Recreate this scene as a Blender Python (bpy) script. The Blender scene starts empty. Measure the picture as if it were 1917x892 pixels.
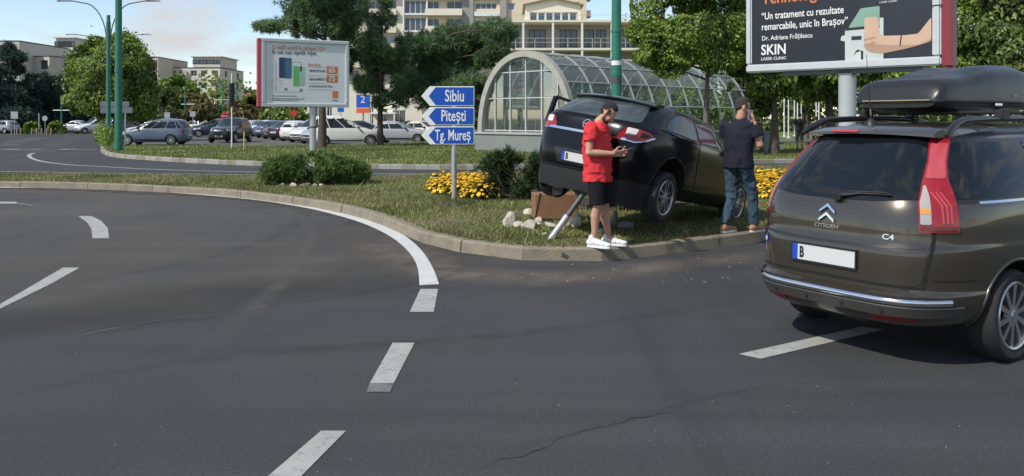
import bpy, bmesh, math, random
import numpy as np
from mathutils import Vector, Matrix, noise
from mathutils.bvhtree import BVHTree
from mathutils.geometry import delaunay_2d_cdt

random.seed(7)
RNG = np.random.default_rng(7)
SC = bpy.context.scene
C = SC.collection
R_ = math.radians

# ------------------------------------------------------------------ camera
FPX, CAMH, V0, UC = 1500.0, 1.66, 222.0, 958.5
cam_data = bpy.data.cameras.new("camera")
cam = bpy.data.objects.new("camera", cam_data)
C.objects.link(cam)
cam.location = (0, 0, CAMH)
cam.rotation_euler = (R_(90), 0, 0)
cam_data.sensor_width = 36
cam_data.lens = 36 * FPX / 1917
cam_data.shift_y = -(446 - V0) / 1917
cam_data.clip_start = 0.1
cam_data.clip_end = 6000
SC.camera = cam

# ------------------------------------------------------------------ light
SUN = Vector((-0.56, -0.42, 0.715)).normalized()
el = math.asin(SUN.z)
az = math.atan2(SUN.x, SUN.y)
world = bpy.data.worlds.new("World")
SC.world = world
world.use_nodes = True
nt = world.node_tree
for n in list(nt.nodes):
    nt.nodes.remove(n)
wo = nt.nodes.new("ShaderNodeOutputWorld")
bg = nt.nodes.new("ShaderNodeBackground")
sky = nt.nodes.new("ShaderNodeTexSky")
sky.sky_type = 'NISHITA'
sky.sun_disc = False
sky.sun_elevation = el
sky.sun_rotation = az
sky.altitude = 500
sky.air_density = 1.0
sky.dust_density = 0.25
sky.ozone_density = 1.6
tc = nt.nodes.new("ShaderNodeTexCoord")
mp = nt.nodes.new("ShaderNodeMapping")
mp.inputs["Scale"].default_value = (1, 1, 2.6)
mp.inputs["Location"].default_value = (3.4, 1.7, 0.4)
ns = nt.nodes.new("ShaderNodeTexNoise")
ns.inputs["Scale"].default_value = 5.2
ns.inputs["Detail"].default_value = 9
ns.inputs["Roughness"].default_value = 0.56
cr = nt.nodes.new("ShaderNodeValToRGB")
cr.color_ramp.elements[0].position = 0.48
cr.color_ramp.elements[0].color = (0.10, 0.10, 0.10, 1)
cr.color_ramp.elements[1].position = 0.66
cr.color_ramp.elements[1].color = (1, 1, 1, 1)
mx = nt.nodes.new("ShaderNodeMixRGB")
mx.inputs[2].default_value = (3.9, 3.95, 4.05, 1)
nt.links.new(tc.outputs["Generated"], mp.inputs["Vector"])
nt.links.new(mp.outputs["Vector"], ns.inputs["Vector"])
nt.links.new(ns.outputs["Fac"], cr.inputs["Fac"])
nt.links.new(cr.outputs["Color"], mx.inputs[0])
nt.links.new(sky.outputs["Color"], mx.inputs[1])
nt.links.new(mx.outputs["Color"], bg.inputs["Color"])
bg.inputs["Strength"].default_value = 0.145
nt.links.new(bg.outputs["Background"], wo.inputs["Surface"])

sl = bpy.data.lights.new("sun", 'SUN')
sl.energy = 3.5
sl.angle = R_(0.55)
sl.color = (1.0, 0.95, 0.87)
sun = bpy.data.objects.new("sun", sl)
C.objects.link(sun)
sun.rotation_euler = SUN.to_track_quat('Z', 'Y').to_euler()
sun.location = (-20, -10, 40)

SC.view_settings.view_transform = 'Standard'
SC.view_settings.look = 'None'
SC.view_settings.gamma = 1
SC.view_settings.exposure = 0.27
SC.cycles.max_bounces = 6
SC.cycles.transparent_max_bounces = 16


# ------------------------------------------------------------------ helpers
def G(u, v, z=0.0):
    """a photograph pixel's point on the level ground z"""
    Y = (CAMH - z) * FPX / (v - V0)
    return Vector(((u - UC) / FPX * Y, Y, z))


def P(u, v, Y):
    return Vector(((u - UC) / FPX * Y, Y, CAMH - (v - V0) / FPX * Y))


def lin(c):
    """sRGB 0-255 triple or hex to linear"""
    if isinstance(c, str):
        c = tuple(int(c[i:i + 2], 16) for i in (0, 2, 4))
    return tuple((x / 255 / 12.92) if x / 255 <= .04045 else ((x / 255 + .055) / 1.055) ** 2.4 for x in c)


def M(name, col, rough=.6, metal=0., var=0., vscale=3., bump=0., bscale=40., coat=0., spec=.5, island=0., dirt=None):
    m = bpy.data.materials.new(name)
    m.use_nodes = True
    t = m.node_tree
    b = t.nodes["Principled BSDF"]
    b.inputs["Base Color"].default_value = (*col, 1)
    b.inputs["Roughness"].default_value = rough
    b.inputs["Metallic"].default_value = metal
    b.inputs["Coat Weight"].default_value = coat
    b.inputs["Coat Roughness"].default_value = .04
    b.inputs["Specular IOR Level"].default_value = spec
    co = t.nodes.new("ShaderNodeTexCoord")
    src = None
    if var:
        n = t.nodes.new("ShaderNodeTexNoise")
        n.inputs["Scale"].default_value = vscale
        n.inputs["Detail"].default_value = 6
        n.inputs["Roughness"].default_value = .65
        t.links.new(co.outputs["Object"], n.inputs["Vector"])
        mr = t.nodes.new("ShaderNodeMapRange")
        mr.inputs[1].default_value = .28
        mr.inputs[2].default_value = .72
        mr.inputs[3].default_value = 1 - var
        mr.inputs[4].default_value = 1 + var
        t.links.new(n.outputs["Fac"], mr.inputs[0])
        src = mr.outputs[0]
    if island:
        g = t.nodes.new("ShaderNodeNewGeometry")
        mr2 = t.nodes.new("ShaderNodeMapRange")
        mr2.inputs[3].default_value = 1 - island
        mr2.inputs[4].default_value = 1 + island
        t.links.new(g.outputs["Random Per Island"], mr2.inputs[0])
        if src is None:
            src = mr2.outputs[0]
        else:
            ml = t.nodes.new("ShaderNodeMath")
            ml.operation = 'MULTIPLY'
            t.links.new(src, ml.inputs[0])
            t.links.new(mr2.outputs[0], ml.inputs[1])
            src = ml.outputs[0]
    colout = None
    if src is not None:
        vm = t.nodes.new("ShaderNodeVectorMath")
        vm.operation = 'SCALE'
        vm.inputs[0].default_value = col
        t.links.new(src, vm.inputs["Scale"])
        colout = vm.outputs[0]
    if dirt:
        n = t.nodes.new("ShaderNodeTexNoise")
        n.inputs["Scale"].default_value = dirt[1]
        n.inputs["Detail"].default_value = 8
        n.inputs["Roughness"].default_value = .7
        t.links.new(co.outputs["Object"], n.inputs["Vector"])
        r = t.nodes.new("ShaderNodeMapRange")
        r.inputs[1].default_value = dirt[2]
        r.inputs[2].default_value = dirt[2] + .18
        t.links.new(n.outputs["Fac"], r.inputs[0])
        mm = t.nodes.new("ShaderNodeMixRGB")
        mm.inputs[1].default_value = (*col, 1)
        mm.inputs[2].default_value = (*dirt[0], 1)
        if colout is not None:
            t.links.new(colout, mm.inputs[1])
        t.links.new(r.outputs[0], mm.inputs[0])
        colout = mm.outputs[0]
    if colout is not None:
        t.links.new(colout, b.inputs["Base Color"])
    if bump:
        n2 = t.nodes.new("ShaderNodeTexNoise")
        n2.inputs["Scale"].default_value = bscale
        n2.inputs["Detail"].default_value = 5
        t.links.new(co.outputs["Object"], n2.inputs["Vector"])
        bp = t.nodes.new("ShaderNodeBump")
        bp.inputs["Strength"].default_value = bump
        bp.inputs["Distance"].default_value = .02
        t.links.new(n2.outputs["Fac"], bp.inputs["Height"])
        t.links.new(bp.outputs[0], b.inputs["Normal"])
    return m


def leafmat(name, col, island=.45, trans=.35, var=.25, vscale=.7, warm=None):
    m = bpy.data.materials.new(name)
    m.use_nodes = True
    t = m.node_tree
    for n in list(t.nodes):
        t.nodes.remove(n)
    o = t.nodes.new("ShaderNodeOutputMaterial")
    d = t.nodes.new("ShaderNodeBsdfDiffuse")
    tr = t.nodes.new("ShaderNodeBsdfTranslucent")
    gl = t.nodes.new("ShaderNodeBsdfGlossy")
    gl.inputs["Roughness"].default_value = .45
    gl.inputs["Color"].default_value = (.5, .5, .5, 1)
    mixn = t.nodes.new("ShaderNodeMixShader")
    mixn.inputs[0].default_value = trans
    mix2 = t.nodes.new("ShaderNodeMixShader")
    mix2.inputs[0].default_value = .05
    g = t.nodes.new("ShaderNodeNewGeometry")
    co = t.nodes.new("ShaderNodeTexCoord")
    n = t.nodes.new("ShaderNodeTexNoise")
    n.inputs["Scale"].default_value = vscale
    n.inputs["Detail"].default_value = 3
    t.links.new(co.outputs["Object"], n.inputs["Vector"])
    a = t.nodes.new("ShaderNodeMapRange")
    a.inputs[3].default_value = 1 - island
    a.inputs[4].default_value = 1 + island
    t.links.new(g.outputs["Random Per Island"], a.inputs[0])
    b = t.nodes.new("ShaderNodeMapRange")
    b.inputs[1].default_value = .3
    b.inputs[2].default_value = .7
    b.inputs[3].default_value = 1 - var
    b.inputs[4].default_value = 1 + var
    t.links.new(n.outputs["Fac"], b.inputs[0])
    ml = t.nodes.new("ShaderNodeMath")
    ml.operation = 'MULTIPLY'
    t.links.new(a.outputs[0], ml.inputs[0])
    t.links.new(b.outputs[0], ml.inputs[1])
    cm = t.nodes.new("ShaderNodeMixRGB")
    cm.inputs[1].default_value = (*col, 1)
    w = warm or (col[0] * 1.5, col[1] * 1.15, col[2] * .8)
    cm.inputs[2].default_value = (*w, 1)
    t.links.new(g.outputs["Random Per Island"], cm.inputs[0])
    vm = t.nodes.new("ShaderNodeVectorMath")
    vm.operation = 'SCALE'
    t.links.new(cm.outputs[0], vm.inputs[0])
    t.links.new(ml.outputs[0], vm.inputs["Scale"])
    t.links.new(vm.outputs[0], d.inputs["Color"])
    t.links.new(vm.outputs[0], tr.inputs["Color"])
    t.links.new(d.outputs[0], mixn.inputs[1])
    t.links.new(tr.outputs[0], mixn.inputs[2])
    t.links.new(mixn.outputs[0], mix2.inputs[1])
    t.links.new(gl.outputs[0], mix2.inputs[2])
    t.links.new(mix2.outputs[0], o.inputs["Surface"])
    return m


def glassmat(name, tint=(.75, .82, .8), clear=.75, rough=.02, refl=1.):
    m = bpy.data.materials.new(name)
    m.use_nodes = True
    t = m.node_tree
    for n in list(t.nodes):
        t.nodes.remove(n)
    o = t.nodes.new("ShaderNodeOutputMaterial")
    tr = t.nodes.new("ShaderNodeBsdfTransparent")
    tr.inputs["Color"].default_value = (*tint, 1)
    gl = t.nodes.new("ShaderNodeBsdfGlossy")
    gl.inputs["Roughness"].default_value = rough
    df = t.nodes.new("ShaderNodeBsdfDiffuse")
    df.inputs["Color"].default_value = (.35, .38, .38, 1)
    lw = t.nodes.new("ShaderNodeFresnel")
    lw.inputs["IOR"].default_value = 1.5
    mxa = t.nodes.new("ShaderNodeMixShader")
    mxa.inputs[0].default_value = 1 - clear
    mxb = t.nodes.new("ShaderNodeMixShader")
    t.links.new(tr.outputs[0], mxa.inputs[1])
    t.links.new(df.outputs[0], mxa.inputs[2])
    rm_ = t.nodes.new("ShaderNodeMath")
    rm_.operation = 'MULTIPLY'
    rm_.inputs[1].default_value = refl
    t.links.new(lw.outputs[0], rm_.inputs[0])
    t.links.new(rm_.outputs[0], mxb.inputs[0])
    t.links.new(mxa.outputs[0], mxb.inputs[1])
    t.links.new(gl.outputs[0], mxb.inputs[2])
    t.links.new(mxb.outputs[0], o.inputs["Surface"])
    return m


class MB:
    def __init__(s):
        s.v = []
        s.f = []

    def add(s, vs, fs, mat=None):
        k = len(s.v)
        if mat is not None:
            vs = [mat @ Vector(v) for v in vs]
        s.v += [tuple(v) for v in vs]
        s.f += [tuple(i + k for i in f) for f in fs]
        return s

    def box(s, x0, x1, y0, y1, z0, z1, mat=None):
        vs = [(x0, y0, z0), (x1, y0, z0), (x1, y1, z0), (x0, y1, z0), (x0, y0, z1), (x1, y0, z1), (x1, y1, z1), (x0, y1, z1)]
        return s.add(vs, [(0, 3, 2, 1), (4, 5, 6, 7), (0, 1, 5, 4), (1, 2, 6, 5), (2, 3, 7, 6), (3, 0, 4, 7)], mat)

    def tube(s, pts, rad, n=8, caps=True, mat=None):
        pts = [Vector(p) for p in pts]
        if not hasattr(rad, '__len__'):
            rad = [rad] * len(pts)
        k0 = []
        vs, fs = [], []
        ref = None
        for i, p in enumerate(pts):
            d = (pts[min(i + 1, len(pts) - 1)] - pts[max(i - 1, 0)])
            d = d.normalized() if d.length > 1e-9 else Vector((0, 0, 1))
            if ref is None:
                ref = Vector((0, 0, 1)) if abs(d.z) < .9 else Vector((1, 0, 0))
            a = d.cross(ref)
            if a.length < 1e-4:
                a = d.cross(Vector((0.3, 1, 0.2)))
            a.normalize()
            b = d.cross(a).normalized()
            ref = a.cross(d).normalized() if True else ref
            for j in range(n):
                t = 2 * math.pi * j / n
                vs.append(p + (a * math.cos(t) + b * math.sin(t)) * rad[i])
        for i in range(len(pts) - 1):
            for j in range(n):
                fs.append((i * n + j, i * n + (j + 1) % n, (i + 1) * n + (j + 1) % n, (i + 1) * n + j))
        if caps:
            fs.append(tuple(range(n - 1, -1, -1)))
            fs.append(tuple((len(pts) - 1) * n + j for j in range(n)))
        return s.add(vs, fs, mat)

    def cyl(s, p0, p1, r0, r1=None, n=12, mat=None):
        return s.tube([p0, p1], [r0, r0 if r1 is None else r1], n, True, mat)

    def prism(s, poly, h0, h1, mat=None):
        """poly in xy extruded along z"""
        n = len(poly)
        vs = [(x, y, h0) for x, y in poly] + [(x, y, h1) for x, y in poly]
        fs = [tuple(range(n - 1, -1, -1)), tuple(range(n, 2 * n))] + [(i, (i + 1) % n, n + (i + 1) % n, n + i) for i in range(n)]
        return s.add(vs, fs, mat)

    def lathe(s, prof, n=24, mat=None, close=False):
        """profile (r, z) turned about z"""
        vs, fs = [], []
        m = len(prof)
        for r, z in prof:
            for j in range(n):
                t = 2 * math.pi * j / n
                vs.append((r * math.cos(t), r * math.sin(t), z))
        for i in range(m if close else m - 1):
            k = (i + 1) % m
            for j in range(n):
                fs.append((i * n + j, i * n + (j + 1) % n, k * n + (j + 1) % n, k * n + j))
        return s.add(vs, fs, mat)

    def grid(s, rows, closed=False, mat=None):
        vs, fs = [], []
        n = len(rows[0])
        for r in rows:
            vs += list(r)
        for i in range(len(rows) - 1):
            for j in range(n if closed else n - 1):
                k = (j + 1) % n
                fs.append((i * n + j, i * n + k, (i + 1) * n + k, (i + 1) * n + j))
        return s.add(vs, fs, mat)

    def mesh(s, name, mat, smooth=None, bevel=0., segs=1):
        me = bpy.data.meshes.new(name)
        me.from_pydata(s.v, [], s.f)
        bm = bmesh.new()
        bm.from_mesh(me)
        bmesh.ops.recalc_face_normals(bm, faces=bm.faces)
        if bevel:
            ed = [e for e in bm.edges if len(e.link_faces) == 2 and e.calc_face_angle(0) > R_(40)]
            bmesh.ops.bevel(bm, geom=ed, offset=bevel, segments=segs, affect='EDGES', clamp_overlap=True)
        bm.to_mesh(me)
        bm.free()
        if mat is not None:
            me.materials.append(mat)
        if smooth is not None:
            me.shade_smooth()
            me.set_sharp_from_angle(angle=R_(smooth))
        return me

    def build(s, name, mat, parent=None, smooth=None, bevel=0., segs=1):
        return link(name, s.mesh(name, mat, smooth, bevel, segs), parent)


def link(name, data, parent=None):
    o = bpy.data.objects.new(name, data)
    C.objects.link(o)
    if parent is not None:
        o.parent = parent
    return o


def tag(o, label=None, cat=None, group=None, kind=None):
    if label:
        o["label"] = label
    if cat:
        o["category"] = cat
    if group:
        o["group"] = group
    if kind:
        o["kind"] = kind
    return o


def thing(name, label, cat, loc=(0, 0, 0), rz=0., group=None):
    o = bpy.data.objects.new(name, None)
    o.empty_display_size = .2
    C.objects.link(o)
    o.location = loc
    o.rotation_euler = (0, 0, rz)
    return tag(o, label, cat, group)


def dup(o, parent=None):
    c = o.copy()
    C.objects.link(c)
    c.parent = parent
    for ch in list(o.children):
        dup(ch, c)
    return c


def struct(o):
    o["kind"] = "structure"
    return o


def rawmesh(name, V, F, mat, smooth=False):
    """numpy arrays: V (n,3), F (m,k)"""
    me = bpy.data.meshes.new(name)
    V = np.asarray(V, np.float32)
    F = np.asarray(F, np.int32)
    k = F.shape[1]
    me.vertices.add(len(V))
    me.vertices.foreach_set("co", V.ravel())
    me.loops.add(F.size)
    me.loops.foreach_set("vertex_index", F.ravel())
    me.polygons.add(len(F))
    me.polygons.foreach_set("loop_start", np.arange(0, F.size, k, dtype=np.int32))
    me.polygons.foreach_set("loop_total", np.full(len(F), k, np.int32))
    me.update(calc_edges=True)
    if mat is not None:
        me.materials.append(mat)
    if smooth:
        me.shade_smooth()
    return me


def catmull(pts, step=.3, closed=False):
    pts = [Vector(p) for p in pts]
    out = []
    n = len(pts)
    for i in range(n - 1):
        p0, p1, p2, p3 = pts[max(i - 1, 0)], pts[i], pts[i + 1], pts[min(i + 2, n - 1)]
        k = max(1, int((p2 - p1).length / step))
        for j in range(k):
            t = j / k
            out.append(.5 * ((2 * p1) + (p2 - p0) * t + (2 * p0 - 5 * p1 + 4 * p2 - p3) * t * t + (3 * p1 - p0 - 3 * p2 + p3) * t ** 3))
    out.append(pts[-1])
    return out


def resample(pts, step):
    L = [0]
    for a, b in zip(pts, pts[1:]):
        L.append(L[-1] + (b - a).length)
    n = max(1, round(L[-1] / step))
    out = []
    i = 0
    for k in range(n + 1):
        d = L[-1] * k / n
        while i < len(L) - 2 and L[i + 1] < d:
            i += 1
        t = (d - L[i]) / max(1e-9, L[i + 1] - L[i])
        out.append(pts[i].lerp(pts[i + 1], t))
    return out


def offset_line(pts, d):
    out = []
    for i, p in enumerate(pts):
        t = pts[min(i + 1, len(pts) - 1)] - pts[max(i - 1, 0)]
        n = Vector((-t.y, t.x, 0)).normalized()
        out.append(p + n * d)
    return out


def sheet(name, poly, z, mat, hole=False):
    """flat polygon (list of xy) triangulated"""
    v2 = [Vector((p[0], p[1])) for p in poly]
    n = len(v2)
    r = delaunay_2d_cdt(v2, [], [list(range(n))], 1, 1e-5)
    mb = MB()
    mb.add([(p.x, p.y, z) for p in r[0]], [tuple(f) for f in r[2]])
    me = bpy.data.meshes.new(name)
    me.from_pydata(mb.v, [], mb.f)
    me.materials.append(mat)
    if len(me.polygons) and me.polygons[0].normal.z < 0:
        me.flip_normals()
    return me


def rot_from(d):
    return Vector(d).to_track_quat('Z', 'Y').to_matrix().to_4x4()


_FONT = None


def text_mesh(name, s, size, mat, parent=None, loc=(0, 0, 0), rot=None, sx=1., depth=.004, align='LEFT', bold=0., cache={}):
    """lettering as a thin solid, lying in the local xz plane facing -y"""
    cu = bpy.data.curves.new(name, 'FONT')
    cu.body = s
    cu.size = size
    cu.extrude = depth / 2
    cu.offset = bold
    cu.align_x = align
    cu.resolution_u = 3
    tmp = bpy.data.objects.new("tmp", cu)
    C.objects.link(tmp)
    dg = bpy.context.evaluated_depsgraph_get()
    me = bpy.data.meshes.new_from_object(tmp.evaluated_get(dg))
    bpy.data.objects.remove(tmp)
    bpy.data.curves.remove(cu)
    me.name = name
    me.transform(Matrix.Rotation(R_(90), 4, 'X') @ Matrix.Diagonal((sx, 1, 1, 1)))
    me.materials.clear()
    me.materials.append(mat)
    o = link(name, me, parent)
    o.location = loc
    if rot is not None:
        o.rotation_euler = rot
    return o
# ------------------------------------------------------------------ materials
m_grey_metal = M("grey_metal", (.42, .44, .45), .45, .3, var=.08, vscale=6)
m_galv = M("galvanised", (.45, .46, .46), .42, .5, var=.15, vscale=9)
m_white = M("white_paint", (.74, .74, .72), .5, var=.04)
m_black = M("black_plastic", (.012, .012, .013), .5, var=.15, vscale=12)
m_rubber = M("tyre_rubber", (.018, .018, .019), .75, var=.15, vscale=20)
m_dark = M("dark_recess", (.008, .008, .008), .9)
m_chrome = M("chrome", (.75, .76, .78), .12, 1.)
m_alloy = M("alloy", (.55, .55, .56), .28, .9)
m_alloy_dark = M("alloy_dark", (.06, .06, .065), .35, .6)
m_glass_dark = M("tinted_glass", (.006, .008, .010), .02, spec=.6)
m_glass_pale = M("painted_reflection_glass", (.045, .058, .062), .05, spec=.6, var=.5, vscale=2.5)  # paler mottled base colour stands in for bright reflections in the coupe's windows
m_glass_mid = M("car_glass", (.014, .019, .022), .04, spec=.45)
m_red_lens = M("red_lens", (.30, .010, .018), .12, coat=.6)
m_red_dark = M("dark_red_lens", (.12, .006, .01), .15, coat=.5)
m_pink_lens = M("pale_red_lens", (.47, .065, .08), .12, coat=.6)
m_clear_lens = M("clear_lens", (.62, .62, .6), .1, coat=.8)
m_amber = M("amber_lens", (.7, .32, .06), .15, coat=.5)
m_plate = M("plate_white", (.56, .57, .56), .35)
m_plate_blue = M("plate_blue", (.01, .06, .42), .35)
m_ink = M("ink_black", (.015, .015, .017), .6)
m_bark = M("bark", (.085, .065, .05), .9, var=.4, vscale=6, bump=.8, bscale=14)
m_bark_grey = M("grey_bark", (.13, .115, .10), .9, var=.4, vscale=7, bump=.7, bscale=16)
m_green_pole = M("green_paint", (.022, .16, .105), .42, var=.12, vscale=2.5, dirt=((.05, .10, .08), 3, .62))


def in_poly_np(X, Y, poly):
    px = np.array([p[0] for p in poly])
    py = np.array([p[1] for p in poly])
    inside = np.zeros(len(X), bool)
    j = len(px) - 1
    for i in range(len(px)):
        c = ((py[i] > Y) != (py[j] > Y)) & (X < (px[j] - px[i]) * (Y - py[i]) / (py[j] - py[i] + 1e-12) + px[i])
        inside ^= c
        j = i
    return inside


def asphalt(name, base, warm, fade=False):
    m = bpy.data.materials.new(name)
    m.use_nodes = True
    t = m.node_tree
    b = t.nodes["Principled BSDF"]
    b.inputs["Roughness"].default_value = .82
    b.inputs["Specular IOR Level"].default_value = .35
    co = t.nodes.new("ShaderNodeTexCoord")

    def nz(scale, det, rough=.6, dist=0., sc=None, rot=0.):
        n = t.nodes.new("ShaderNodeTexNoise")
        n.inputs["Scale"].default_value = scale
        n.inputs["Detail"].default_value = det
        n.inputs["Roughness"].default_value = rough
        n.inputs["Distortion"].default_value = dist
        mpn = t.nodes.new("ShaderNodeMapping")
        if sc:
            mpn.inputs["Scale"].default_value = sc
        mpn.inputs["Rotation"].default_value = (0, 0, rot)
        t.links.new(co.outputs["Object"], mpn.inputs["Vector"])
        t.links.new(mpn.outputs[0], n.inputs["Vector"])
        return n.outputs["Fac"]

    def mr(src, a, bb, c, d):
        n = t.nodes.new("ShaderNodeMapRange")
        n.inputs[1].default_value = a
        n.inputs[2].default_value = bb
        n.inputs[3].default_value = c
        n.inputs[4].default_value = d
        t.links.new(src, n.inputs[0])
        return n.outputs[0]

    def mul(a, bb):
        n = t.nodes.new("ShaderNodeMath")
        n.operation = 'MULTIPLY'
        t.links.new(a, n.inputs[0])
        t.links.new(bb, n.inputs[1])
        return n.outputs[0]
    big = mr(nz(.22, 4, .6, .6), .35, .65, .86, 1.14)
    streak = mr(nz(1.0, 5, .6, .3, (.10, 1.6, 1), R_(-22)), .38, .62, .90, 1.10)
    streak2 = mr(nz(1.0, 6, .65, .8, (1.3, .16, 1), R_(-35)), .55, .70, 1.0, .86)
    fine = mr(nz(55, 4, .85), .3, .7, .56, 1.44)
    grit = mr(nz(190, 2, .7), .3, .7, .62, 1.38)
    speck = mr(nz(26, 2, .5), .74, .80, 1.0, 2.6)
    f = mul(mul(mul(big, streak), mul(fine, grit)), mul(speck, streak2))
    cm = t.nodes.new("ShaderNodeMixRGB")
    cm.inputs[1].default_value = (*base, 1)
    cm.inputs[2].default_value = (*warm, 1)
    t.links.new(mr(nz(.35, 3, .6, .5), .42, .62, 0, 1), cm.inputs[0])
    vm = t.nodes.new("ShaderNodeVectorMath")
    vm.operation = 'SCALE'
    t.links.new(cm.outputs[0], vm.inputs[0])
    t.links.new(f, vm.inputs["Scale"])
    t.links.new(vm.outputs[0], b.inputs["Base Color"])
    bp = t.nodes.new("ShaderNodeBump")
    bp.inputs["Strength"].default_value = .5
    bp.inputs["Distance"].default_value = .006
    if fade:
        at = t.nodes.new("ShaderNodeAttribute")
        at.attribute_name = "edge"
        t.links.new(at.outputs["Fac"], b.inputs["Alpha"])
    t.links.new(nz(160, 3, .7), bp.inputs["Height"])
    t.links.new(bp.outputs[0], b.inputs["Normal"])
    return m


m_asphalt = asphalt("asphalt", (.045, .047, .049), (.051, .0505, .050))
m_asphalt_lane = asphalt("lane_asphalt", (.064, .061, .056), (.072, .064, .054), True)
m_asphalt_old = asphalt("car_park_asphalt", (.105, .103, .10), (.125, .115, .105))


def dust_mat(name, col, thr, scale, amt=1.):
    """a worn film: speckled, see-through where it is thin"""
    m = bpy.data.materials.new(name)
    m.use_nodes = True
    t = m.node_tree
    b = t.nodes["Principled BSDF"]
    b.inputs["Base Color"].default_value = (*col, 1)
    b.inputs["Roughness"].default_value = .9
    co = t.nodes.new("ShaderNodeTexCoord")
    n = t.nodes.new("ShaderNodeTexNoise")
    n.inputs["Scale"].default_value = scale
    n.inputs["Detail"].default_value = 9
    n.inputs["Roughness"].default_value = .75
    t.links.new(co.outputs["Object"], n.inputs["Vector"])
    at = t.nodes.new("ShaderNodeAttribute")
    at.attribute_name = "edge"
    r = t.nodes.new("ShaderNodeMapRange")
    r.inputs[1].default_value = thr
    r.inputs[2].default_value = thr + .3
    r.inputs[4].default_value = amt
    t.links.new(n.outputs["Fac"], r.inputs[0])
    ml = t.nodes.new("ShaderNodeMath")
    ml.operation = 'MULTIPLY'
    t.links.new(r.outputs[0], ml.inputs[0])
    t.links.new(at.outputs["Fac"], ml.inputs[1])
    t.links.new(ml.outputs[0], b.inputs["Alpha"])
    return m


def paint_mat():
    m = M("road_paint", (.36, .36, .33), .75, var=.16, vscale=3, bump=.3, bscale=120, dirt=((.10, .10, .10), 16, .54))
    return m


m_line = paint_mat()
m_line_new = M("fresh_road_paint", (.58, .58, .56), .6, var=.10, vscale=4, bump=.3, bscale=120, dirt=((.17, .17, .165), 14, .60))
m_line_worn = M("worn_road_paint", (.17, .17, .165), .75, var=.2, vscale=6, bump=.3, bscale=120, dirt=((.08, .08, .08), 11, .50))
m_kerb = M("kerb_concrete", (.235, .205, .15), .9, var=.22, vscale=5, bump=.6, bscale=60, dirt=((.13, .12, .09), 3.2, .53))
m_kerb_white = M("kerb_whitewash", (.30, .29, .255), .85, var=.2, vscale=5, bump=.4, bscale=60, dirt=((.2, .19, .16), 5, .55))
m_kerb_dark = M("kerb_darkened", (.23, .22, .185), .85, var=.2, vscale=5, bump=.4, bscale=60)
m_soil = M("dry_soil", (.165, .14, .085), .95, var=.4, vscale=2.2, bump=.8, bscale=25, dirt=((.075, .105, .028), 1.1, .42))
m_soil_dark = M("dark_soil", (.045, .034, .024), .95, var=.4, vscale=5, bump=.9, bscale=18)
m_lawn = M("lawn_soil", (.115, .145, .042), .95, var=.3, vscale=.9, bump=.6, bscale=25, dirt=((.15, .15, .06), .6, .52))
m_rock = M("white_rock", (.48, .44, .36), .85, var=.25, vscale=9, bump=.6, bscale=22, dirt=((.2, .16, .11), 6, .58))
m_rock_grey = M("grey_rock", (.26, .25, .23), .85, var=.3, vscale=9, bump=.6, bscale=22)
m_concrete = M("concrete", (.36, .36, .35), .85, var=.12, vscale=2, bump=.3, bscale=30, dirt=((.25, .25, .25), 1.5, .6))
m_concrete_dark = M("grey_render", (.20, .215, .205), .85, var=.10, vscale=1.2, bump=.3, bscale=30)

# ------------------------------------------------------------------ ground
gm = MB()
gm.add([(-2500, -300, -.03), (2500, -300, -.03), (2500, 4500, -.03), (-2500, 4500, -.03)], [(0, 1, 2, 3)])
ground = struct(gm.build("ground", M("field", (.08, .09, .04), .95, var=.3, vscale=.05)))

road_poly = [(-140, -8), (60, -8), (90, 30), (90, 46), (10, 40), (-8, 42), (-8, 130), (-140, 130)]
road = struct(link("road", sheet("road", road_poly, 0., m_asphalt)))


lane_l = catmull([G(*p) for p in [(-300, 690), (0, 645), (200, 617), (400, 590), (600, 562), (760, 545), (850, 510), (905, 489)]], .3)
lane = [(p.x, p.y) for p in lane_l] + [(p.x, p.y) for p in [G(800, 462), G(700, 421), G(560, 388), G(430, 371), G(200, 358), G(0, 353), G(-400, 348), G(-900, 343)]]
_lx, _ly = np.meshgrid(np.arange(-30, 1, .35), np.arange(3, 26, .35))
_lx, _ly = _lx.ravel(), _ly.ravel()
_rows = np.arange(3, 26, .35)
_lm = MB()
_cols = np.arange(-30, 1, .35)
_lm.grid([[(x, y, .0006) for x in _cols] for y in _rows])
_lp = np.array([(p.x, p.y) for p in lane_l])
_d = np.min(np.hypot(_lx[:, None] - _lp[None, :, 0], _ly[:, None] - _lp[None, :, 1]), 1)
_in = in_poly_np(_lx, _ly, lane)
_att = np.where(_in, np.clip(_d / 1.5, 0, 1) ** .8, 0) * np.clip((_lx + 29) / 6, 0, 1)
lane_sheet = struct(_lm.build("road_lane", m_asphalt_lane))
lane_sheet.data.attributes.new("edge", 'FLOAT', 'POINT').data.foreach_set("value", _att.astype(np.float32))


def poly_mark(pts, mat, z=.004, parent=None, name="lane_marking"):
    o = link(name, sheet(name, [(p.x, p.y) for p in pts], z, mat), parent or road)
    return o


def quadmark(q, mat, name="lane_marking", n=1):
    return poly_mark([G(*p) for p in q], mat, name=name)


def ribbon(cl, w0, w1, mat, z=.004, name="lane_marking", step=.4):
    cl = catmull(cl, step)
    n = len(cl)
    rows = []
    for i, p in enumerate(cl):
        t = cl[min(i + 1, n - 1)] - cl[max(i - 1, 0)]
        nn = Vector((-t.y, t.x, 0)).normalized()
        w = (w0 + (w1 - w0) * i / (n - 1)) / 2
        rows.append([p + nn * w + Vector((0, 0, z)), p - nn * w + Vector((0, 0, z))])
    mb = MB()
    mb.grid(rows)
    o = mb.build(name, mat, road)
    return o


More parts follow.
